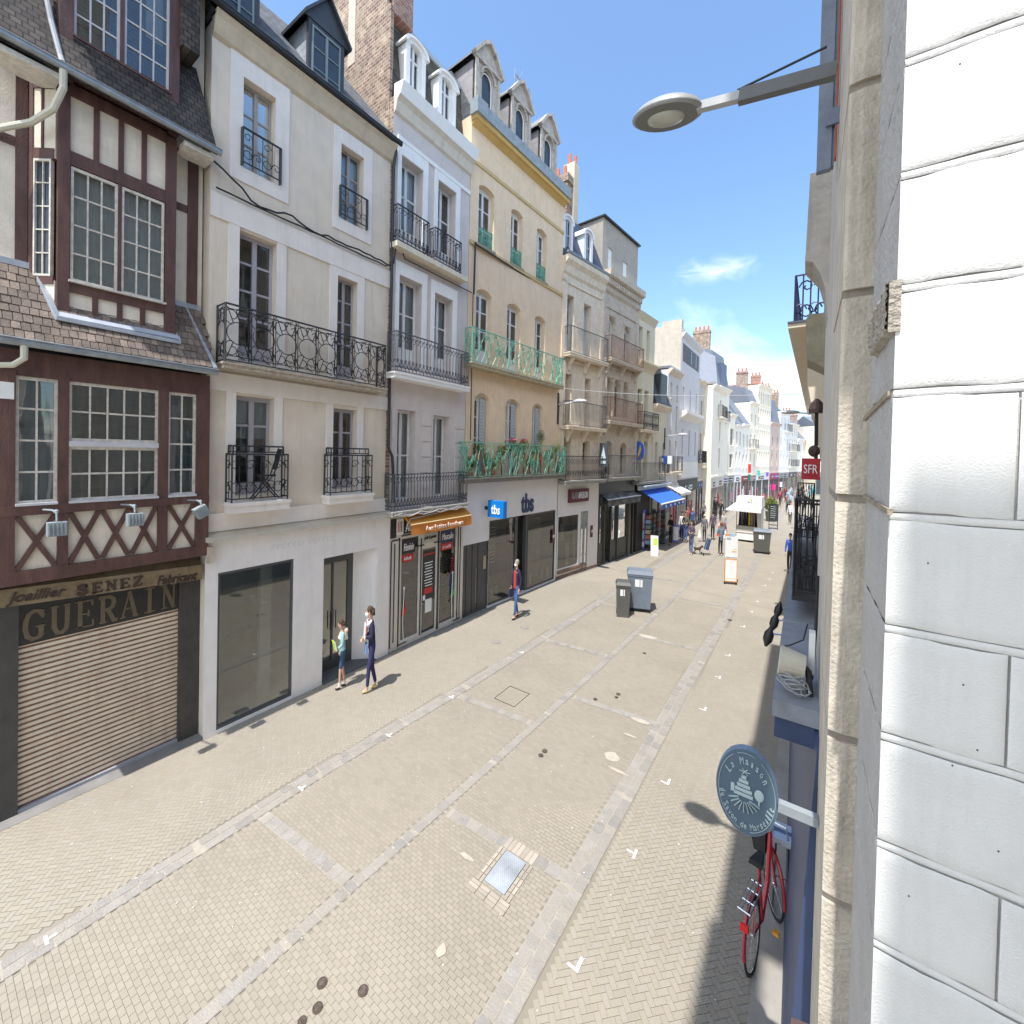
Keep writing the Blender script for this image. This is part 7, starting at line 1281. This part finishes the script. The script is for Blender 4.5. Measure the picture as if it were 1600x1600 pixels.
def person(lab,x,y,face,h,top,bot,hair,shoe,stride=.1,arms=None,coat=0,hairlong=0,shorts=False,mask=None,head=(0,0),group='people in the street',hat=None,lean_=0,slim=1,bend=0,sleeve=True,fingers=True):
    p=thing('person',lab,'person',(x,y,0),group,scaled=True,rz=R(face)); k=slim
    # arms: (elbowL,handL,elbowR,handR) offsets in body heights, x to the person's right
    A_=arms or ((-.135,-.01,.63),(-.14,.05,.49),(.135,-.01,.63),(.14,.05,.49))
    l=lean_
    pelvis=(0,0,.52); waist=(0,l*.3,.61); chest=(0,l*.7,.735); neck=(0,l,.835); h0=(head[0]*.3,l+.012+head[1]*.3,.875); h1=(head[0],l+.015+head[1],.925); h2_=(head[0],l+.005+head[1],.965); nose=(head[0]*1.8,l+.062+head[1],.915)
    shl=(-.10*k,l*.9,.80); shr=(.10*k,l*.9,.80)
    hpl=(-.05*k,0,.49); hpr=(.05*k,0,.49); knl=(-.052*k,stride*.6+.01,.28); knr=(.052*k,-stride*.35+.02,.28)
    anl=(-.05*k,stride,.045); anr=(.05*k,-stride,.05); tol=(-.058*k,stride+.075,.018); tor=(.058*k,-stride+.075,.018)
    V=[pelvis,waist,chest,neck,h0,h1,h2_,nose,shl,A_[0],A_[1],shr,A_[2],A_[3],hpl,knl,anl,tol,hpr,knr,anr,tor]
    Ed=[(0,1),(1,2),(2,3),(3,4),(4,5),(5,6),(5,7),(2,8),(8,9),(9,10),(2,11),(11,12),(12,13),(0,14),(14,15),(15,16),(16,17),(0,18),(18,19),(19,20),(20,21)]
    rd=[(.075,.055),(.062,.048),(.08,.052),.028,.040,(.046,.053),.040,.008,.032,.022,.015,.032,.022,.015,.046,.032,.020,.018,.046,.032,.020,.018]
    def fing(hd,el,sx):
        d=(Vector(hd)-Vector(el)).normalized(); side=Vector((0,1,0)); side=(side-d*side.dot(d)).normalized(); nn=d.cross(side)
        b=len(V); V.append(tuple(Vector(hd)+d*.025)); rd.append(.017); Ed.append(((10 if sx<0 else 13),b))
        for i,(o_,L_) in enumerate(((-.016,.030),(-.006,.036),(.005,.034),(.015,.026))):
            a=Vector(hd)+d*.04+side*o_; V.append(tuple(a)); rd.append(.006); Ed.append((b,len(V)-1)); V.append(tuple(a+d*L_*.7+nn*.012*sx)); rd.append(.0045); Ed.append((len(V)-2,len(V)-1))
        a=Vector(hd)+d*.018+side*.022; V.append(tuple(a)); rd.append(.0065); Ed.append((b,len(V)-1)); V.append(tuple(a+d*.02+side*.012)); rd.append(.005); Ed.append((len(V)-2,len(V)-1))
    if fingers: fing(A_[1],A_[0],-1); fing(A_[3],A_[2],1)
    S=lambda vs:[(a*h,b*h,c*h) for a,b,c in vs]
    sr=lambda r:[tuple(t*h for t in q) if isinstance(q,tuple) else q*h for q in r]
    body=skin('body',S(V),Ed,sr(rd),SKIN,p,1)
    # top
    tv=[(0,l*.2,.485-coat),(0,l*.3,.61),(0,l*.7,.735),(0,l*.95,.815)]; te=[(0,1),(1,2),(2,3)]; tr=[(.088+coat*.15,.068+coat*.1),(.078,.062),(.092,.064),(.045,.04)]
    if coat: tv.insert(1,(0,l*.2,.54)); te=[(0,1),(1,2),(2,3),(3,4)]; tr.insert(1,(.088,.066))
    c_=len(tv)-2
    for sh,el,ha in ((shl,A_[0],A_[1]),(shr,A_[2],A_[3])):
        b=len(tv); wr=tuple(Vector(ha)*.85+Vector(el)*.15); tv+= [sh,el]+([wr] if sleeve else []); te+=[(c_,b),(b,b+1)]+([(b+1,b+2)] if sleeve else []); tr+=[.042,.031]+([.024] if sleeve else [])
    skin('jacket' if coat else 'top',S(tv),te,sr(tr),top,p,1)
    # trousers
    kz=.30 if shorts else .07
    bv=[(0,0,.60),(0,0,.50),hpl,knl,hpr,knr]; be=[(0,1),(1,2),(2,3),(1,4),(4,5)]; br_=[(.082,.062),(.084,.064),.054,.039,.054,.039]
    if not shorts: bv+=[tuple(Vector(anl)+Vector((0,0,.02))),tuple(Vector(anr)+Vector((0,0,.02)))]; be+=[(3,6),(5,7)]; br_+=[.028,.028]
    skin('trousers' if not shorts else 'shorts',S(bv),be,sr(br_),bot,p,1)
    for an_,to in ((anl,tol),(anr,tor)):
        a=Vector(an_);t=Vector(to); skin('shoe',S([tuple(a+Vector((0,-.025,-.02))),tuple(a+Vector((0,.02,-.018))),tuple(t+Vector((0,.012,.003)))]),[(0,1),(1,2)],sr([(.024,.02),(.027,.022),(.022,.014)]),shoe,p,1)
    q=MB(); c=Vector((head[0],l+head[1]-.008,.945))*h; q.ell(c,(.052*h,.058*h,.048*h),12,8)
    if hairlong: q.hexa([tuple(Vector((sx*.045,yy,zz_))*h) for zz_ in (.935-hairlong,.95) for sx,yy in ((-1+head[0]*20,l-.055),(1+head[0]*20,l-.055),(1,l-.0),(-1,l-.0))])
    q.build('hair',hair,p,smooth=True)
    for sx in (-1,1):
        q=MB(); q.ell(Vector((head[0]*1.5+sx*.018,l+head[1]+.06,.930))*h,(.006*h,.004*h,.005*h),6,4); q.build('eye',BLK,p); q=MB(); q.ell(Vector((head[0]+sx*.050,l+head[1]+.008,.917))*h,(.007*h,.012*h,.018*h),6,4); q.build('ear',SKIN,p)
    if mask: q=MB(); q.ell(Vector((head[0]*1.4,l+head[1]+.042,.898))*h,(.036*h,.032*h,.027*h),10,6); q.build('face_mask',mask,p,smooth=True)
    return p
BRN=cloth('brown_hair',(.07,.04,.025)); DKH=cloth('dark_hair',(.025,.02,.018)); GRYH=cloth('grey_hair',(.28,.27,.26)); RDH=cloth('auburn_hair',(.25,.08,.03)); WHH=cloth('white_hair',(.6,.6,.6)); BLD=cloth('blond_hair',(.40,.28,.14))
NV=cloth('navy',(.018,.02,.055)); NVT=cloth('navy_trousers',(.03,.03,.10)); JN=cloth('blue_jeans',(.06,.12,.28)); BK=cloth('black',(.018,.018,.02)); REDC=cloth('red_shirt',(.52,.06,.06)); TAN=cloth('tan_shoes',(.55,.42,.2)); WSH=cloth('white_shoes',(.7,.7,.7)); GRYC=cloth('grey_coat',(.16,.15,.18)); PLM=cloth('plum_coat',(.10,.07,.11)); DNM=cloth('denim',(.15,.20,.27)); TEAL=cloth('teal',(.30,.50,.52)); CREAM=cloth('cream',(.68,.63,.50)); MSK=cloth('mask_white',(.75,.8,.82)); BRS=cloth('brown_shoes',(.06,.04,.03)); PNK=cloth('pink_white',(.72,.66,.68)); GRN_=cloth('camo_green',(.10,.10,.08))
# woman with folder
person('woman in a navy jacket and tan shoes looking down at folders',-7.05,5.42,148,1.74,NV,NVT,BRN,TAN,.075,((-.15,.02,.66),(-.05,.13,.65),(.165,.0,.65),(.02,.15,.61)),0.02,.05,mask=MSK,head=(-.0,.03),lean_=.02)
fo=thing('folder','white and red document folders held by the woman in navy','folder',(-7.05,5.42,0),scaled=True,rz=R(148)); q=MB(); q.hexa([(-.14,.22,1.1),(.11,.22,1.1),(.11,.25,1.1),(-.14,.25,1.1),(-.06,.19,1.42),(.17,.19,1.37),(.17,.22,1.37),(-.06,.22,1.42)]); w_=q.build('white_folder',WHT,fo); q=MB(); q.hexa([(-.16,.17,1.2),(-.1,.17,1.16),(-.1,.185,1.16),(-.16,.185,1.2),(.0,.17,1.45),(.06,.17,1.41),(.06,.185,1.41),(0,.185,1.45)]); q.build('red_folder',RED,fo)
ba=thing('shoulder_bag','light blue shoulder bag at the hip of the woman in navy','bag',(-7.05,5.42,0),scaled=True,rz=R(148)); q=MB(); q.hexa([(-.12,.13,.78),(.12,.15,.78),(.12,.22,.78),(-.12,.2,.78),(-.14,.13,.98),(.13,.15,.98),(.13,.2,.98),(-.14,.18,.98)]); q.build('bag_body',cloth('denim_bag',(.18,.26,.45)),ba); q=MB(); q.tube([(.12,.17,.98),(.14,.14,1.2),(.06,.1,1.4),(-.08,.02,1.45)],.012,4); q.build('strap',cloth('pale_strap',(.5,.52,.55)),ba)
q=MB(); q.tube([(-.12,.02,1.42),(-.1,.13,1.38),(.0,.15,1.33),(.1,.12,1.38),(.14,.0,1.44)],[.05,.06,.05,.06,.05],7); o=q.build('neck_scarf',cloth('pale_scarf',(.6,.64,.7)),ba); tag(o,'pale blue and white scarf round the neck of the woman in navy','scarf') if False else None
# kid
person('child in a cream and teal hooded top and navy shorts looking at a green notebook',-7.6,5.13,150,1.42,TEAL,cloth('navy_shorts',(.04,.08,.16)),BRN,BK,.06,((-.15,.02,.66),(-.12,.13,.60),(.145,-.0,.64),(.14,.04,.49)),0.04,.03,shorts=True,head=(0,.03),lean_=.015)
kid=bpy.data.objects[[o.name for o in C.objects if o.name.startswith('person')][-1]]
q=MB(); q.tube([(-.0,-.02,1.15),(.0,.0,1.02)],[.10,.15],12); q.build('cream_yoke',CREAM,kid); q=MB(); q.tube([(.145*1.42*.8,0,1.12),(.150*1.42,0,.91),(.142*1.42,.05,.72)],[.05,.048,.040],8); q.build('cream_sleeve',CREAM,kid,smooth=True); q=MB(); q.ell((0,-.09,1.17),(.10,.06,.06)); q.build('hood',cloth('peach_hood',(.62,.45,.36)),kid,smooth=True)
for s_ in (-1,1): q=MB(); q.tube([(s_*.05*1.42,s_*-.06*1.42,.06),(s_*.05*1.42,s_*-.06*1.42+.0,.14)],[.036,.033],8); q.build('sock',WSH,kid)
nb=thing('notebook','lime green notebook held open by the child','notebook',(-7.6,5.13,0),scaled=True,rz=R(150)); q=MB(); q.hexa([(-.24,.18,.84),(-.05,.24,.84),(-.05,.26,.84),(-.24,.2,.84),(-.27,.24,1.04),(-.08,.30,1.04),(-.08,.32,1.04),(-.27,.26,1.04)]); q.build('cover',mat('lime_green2',(.45,.72,.08),.6,.08,5),nb); q=MB(); q.hexa([(-.25,.17,.84),(-.22,.175,.84),(-.22,.2,.84),(-.25,.19,.84),(-.28,.23,1.04),(-.25,.235,1.04),(-.25,.26,1.04),(-.28,.25,1.04)]); q.build('page',WHT,nb)
# man in red
man=person('man with grey hair and a face mask in a red shirt, navy jacket and jeans',-6.84,10.3,160,1.76,NV,JN,GRYH,BRS,.085,((-.15,-.02,.64),(-.15,.04,.50),(.155,.0,.64),(.13,.08,.50)),.04,mask=MSK,lean_=.01)
q=MB(); q.hexa([(-.085,.085,.90),(.065,.09,.90),(.065,.125,.90),(-.085,.12,.90),(-.07,.08,1.42),(.05,.08,1.42),(.05,.135,1.40),(-.07,.135,1.40)]); q.build('red_shirt_front',REDC,man)
mb_=thing('handbag','dark blue bag hanging from the hand of the man in red','bag',(-6.84,10.3,0),scaled=True,rz=R(160)); q=MB(); q.hexa([(.15,.05,.62),(.3,.05,.62),(.3,.25,.62),(.15,.25,.62),(.18,.08,.86),(.27,.08,.86),(.27,.22,.86),(.18,.22,.86)]); q.build('bag_body',NV,mb_); q=MB(); q.tube([(.22,.1,.85),(.22,.15,.93),(.22,.2,.85)],.01,4); q.build('strap',NV,mb_)
# farther people
AR=((-.15,.03,.66),(-.06,.12,.64),(.15,.03,.66),(.06,.12,.64))
person('woman in a long plum coat and white shoes beside a small dog',-4.54,22.4,175,1.72,PLM,JN,DKH,WSH,.05,AR,.22,.08)
person('woman with auburn hair in a denim jacket standing by the tall white notice board',-3.32,23.1,35,1.70,DNM,BK,RDH,WSH,.02,((-.14,.02,.64),(-.06,.13,.62),(.14,0,.63),(.08,.12,.60)),.08,.04)
person('elderly woman with white hair and a grey coat carrying a white bag',-4.62,26.2,10,1.62,GRYC,BK,WHH,BRS,.04,None,.10)
person('person in a plum coat walking beside the elderly woman in grey',-4.35,27.2,10,1.72,PLM,BK,DKH,BRS,.05,None,.08)
person('woman in a pale grey top seen between the pair and the cones',-3.95,28.4,190,1.62,cloth('pale_grey',(.42,.40,.40)),GRYC,BLD,TAN,.03)
person('woman in black walking toward the camera past the cream corner house',-5.0,34.4,170,1.78,BK,BK,BRN,WSH,.09,((-.16,-.02,.64),(-.16,.0,.49),(.17,0,.66),(.12,.05,.56)))
person('person in black with a pale face mask behind the white corner house entrance',-5.7,36.8,175,1.74,BK,BK,DKH,BRS,.04,mask=MSK)
person('person in dark clothes with a patterned top near the arcade',-5.95,33.2,175,1.70,cloth('speckled',(.2,.17,.18)),BK,DKH,BRS,.04)
person('person in a white top queuing beside the newsagent awning',-5.78,25.9,185,1.68,PNK,NVT,DKH,BRS,.02)
person('person with a dark camouflage top in the queue by the newsagent',-5.45,25.3,190,1.76,GRN_,JN,BRN,BRS,.03,AR,.02)
person('man in a dark blue jacket with mask at the back of the newsagent queue',-5.55,27.6,180,1.80,cloth('mid_blue',(.05,.09,.2)),BK,GRYH,BRS,.02,mask=MSK,coat=.03)
person('person in black standing at the edge of the awning shade',-5.9,23.9,160,1.70,BK,BK,DKH,BRS,.02,AR,.1)
person('person in patterned clothes behind the newsagent queue',-6.05,28.6,180,1.74,cloth('red_pattern',(.3,.08,.07)),BK,BRN,BRS,.02)
person('woman in a white coat walking on the sunny right side of the street',-.80,37.6,175,1.70,cloth('bright_white',(.75,.75,.75)),BK,DKH,TAN,.06,coat=.08)
person('person in a black and white patterned jacket just beyond the woman in white',-1.1,44,175,1.72,cloth('pattern_bw',(.15,.15,.15)),BK,DKH,BRS,.05)
person('person in a red coat beyond the market stall roof',-3.1,46,175,1.7,REDC,BK,BRN,BRS,.05,coat=.08)
person('dark clothed passer by with blue top half hidden by the black railing',-.42,21.5,175,1.74,cloth('royal_blue',(.05,.12,.5)),BK,DKH,BRS,.05)
rr=random.Random(77)
crowd=(('person in a maroon coat in the far crowd',(.2,.03,.05)),('person in a light blue coat in the far crowd',(.3,.42,.55)),('person in a grey coat in the far crowd',(.3,.3,.3)),('person in a dark coat in the far crowd',(.03,.03,.04)),('person in a pale coat in the far crowd',(.6,.58,.55)),('person in a teal coat in the far crowd',(.1,.3,.33)))
for i,(lb,cc) in enumerate(crowd):
    for j in range(4): person(lb,(-1.9+.55*i+rr.uniform(-.2,.2))*(1 if j else .7),46+i*2.2+j*4.3,175,1.7,cloth('crowd%d'%i,cc),BK,(DKH,BRN,BLD)[(i+j)%3],BRS,.05,fingers=False,group='people of the far crowd in %s'%('maroon','light blue','grey','dark','pale','teal')[i])
# white carrier bags
for (x,y,z,lb) in ((-4.85,26.1,.55,'white carrier bag in the left hand of the elderly woman in grey'),(-3.78,28.0,.35,'white carrier bag right of the woman in pale grey')):
    q=MB(); q.hexa([(x-.1,y-.05,z-.3),(x+.1,y-.05,z-.3),(x+.1,y+.05,z-.3),(x-.1,y+.05,z-.3),(x-.04,y-.03,z+.15),(x+.04,y-.03,z+.15),(x+.04,y+.03,z+.15),(x-.04,y+.03,z+.15)]); tag(q.build('carrier_bag',WHT),lb,'bag')
# dog
dg=thing('dog','small dark brown dog standing beside the woman in the plum coat','dog',(-4.3,22.7,0),scaled=True,rz=R(-70))
DG=mat('dog_fur',(.07,.04,.025),.95,.4,30)
V=[(0,.0,.27),(0,.17,.29),(0,.24,.37),(0,.33,.40),(0,.41,.38),(0,-.17,.28),(0,-.27,.36),(.055,.16,.2),(.055,.15,.11),(.055,.165,.02),(-.055,.16,.2),(-.055,.17,.11),(-.055,.18,.02),(.06,-.15,.2),(.06,-.21,.12),(.06,-.18,.02),(-.06,-.15,.2),(-.06,-.19,.12),(-.06,-.16,.02),(.04,.31,.47),(-.04,.31,.47)]
Ed=[(0,1),(1,2),(2,3),(3,4),(0,5),(5,6),(1,7),(7,8),(8,9),(1,10),(10,11),(11,12),(5,13),(13,14),(14,15),(5,16),(16,17),(17,18),(3,19),(3,20)]
skin('body',V,Ed,[.075,.085,.055,.06,.025,.075,.015,.035,.02,.018,.035,.02,.018,.04,.02,.018,.04,.02,.018,.02,.02],DG,dg)
q=MB(); q.tube([(-4.34,22.55,.4),(-4.42,22.45,.7),(-4.45,22.42,1.05)],.008,4); tag(q.build('dog_lead',BK),'thin dark lead between the small dog and the woman in plum','lead')
# shopping trolley
tr_=thing('shopping_trolley','blue and black two wheeled shopping trolley left standing in mid street','shopping trolley',(-3.86,22.8,0),scaled=True,rz=R(-60))
q=MB(); q.tube([(-.18,-.35,.06),(-.18,.3,.06)],.012,5); q.tube([(.18,-.35,.06),(.18,.3,.06)],.012,5); q.tube([(-.16,-.35,.1),(-.16,.1,1.0)],.012,5); q.tube([(.16,-.35,.1),(.16,.1,1.0)],.012,5); q.tube([(-.16,.1,1.0),(.16,.1,1.0)],.015,5); q.tube([(-.16,.25,.08),(-.16,-.05,.7)],.01,5); q.build('frame',CHR,tr_)
q=MB(); q.hexa([(-.15,-.22,.3),(.15,-.22,.3),(.15,.02,.25),(-.15,.02,.25),(-.17,.02,.85),(.17,.02,.85),(.17,.2,.78),(-.17,.2,.78)]); q.build('bag_body',cloth('trolley_blue',(.04,.07,.17)),tr_)
for x in (-.2,.2): q=MB(); q.lathe((x,-.35,.07),[(.07,-.02),(.07,.02)],10,axis='x'); q.build('wheel',RUB,tr_)
# newsagent stand board by queue
sb=thing('news_board','white news board with a red and blue frame in front of the queue','notice board',(-5.8,24.6,0),scaled=True,rz=R(15)); q=MB(); q.box(-.25,.25,-.04,.04,.1,1.05); q.build('frame',BF,sb); q=MB(); q.box(-.2,.2,-.05,-.041,.2,.95); q.build('board_face',WHT,sb); q=MB(); q.box(-.33,-.26,-.04,.04,.1,.9); q.build('red_side',RED,sb)
for i,(u,v) in enumerate(((1244,905),(1241,855))):
    p=onz(u,v); bk2=thing('bicycle',('bicycle seen end on, tucked under the black balcony','second bicycle end on, just beyond the first under the black balcony')[i],'bicycle',(p.x,p.y,0),'bicycles along the right wall',scaled=True)
    q=MB(); q.tube([(0,math.cos(2*math.pi*t/20)*.33-.5,.34+math.sin(2*math.pi*t/20)*.33) for t in range(21)],.025,5,False); q.build('wheel',RUB,bk2)
    q=MB(); q.tube([(0,math.cos(2*math.pi*t/20)*.33+.5,.34+math.sin(2*math.pi*t/20)*.33) for t in range(21)],.025,5,False); q.build('wheel',RUB,bk2)
    q=MB(); q.tube([(0,-.5,.34),(0,-.1,.3),(0,-.15,.9)],.02,5); q.tube([(0,-.1,.3),(0,.4,.9),(0,.5,.34)],.02,5); q.tube([(-.3,.35,1.02),(.3,.35,1.02)],.016,5); q.box(-.08,.08,-.3,-.02,.9,.96); q.build('bike_frame',BLK,bk2)

bpy.data.scenes.remove(TS)
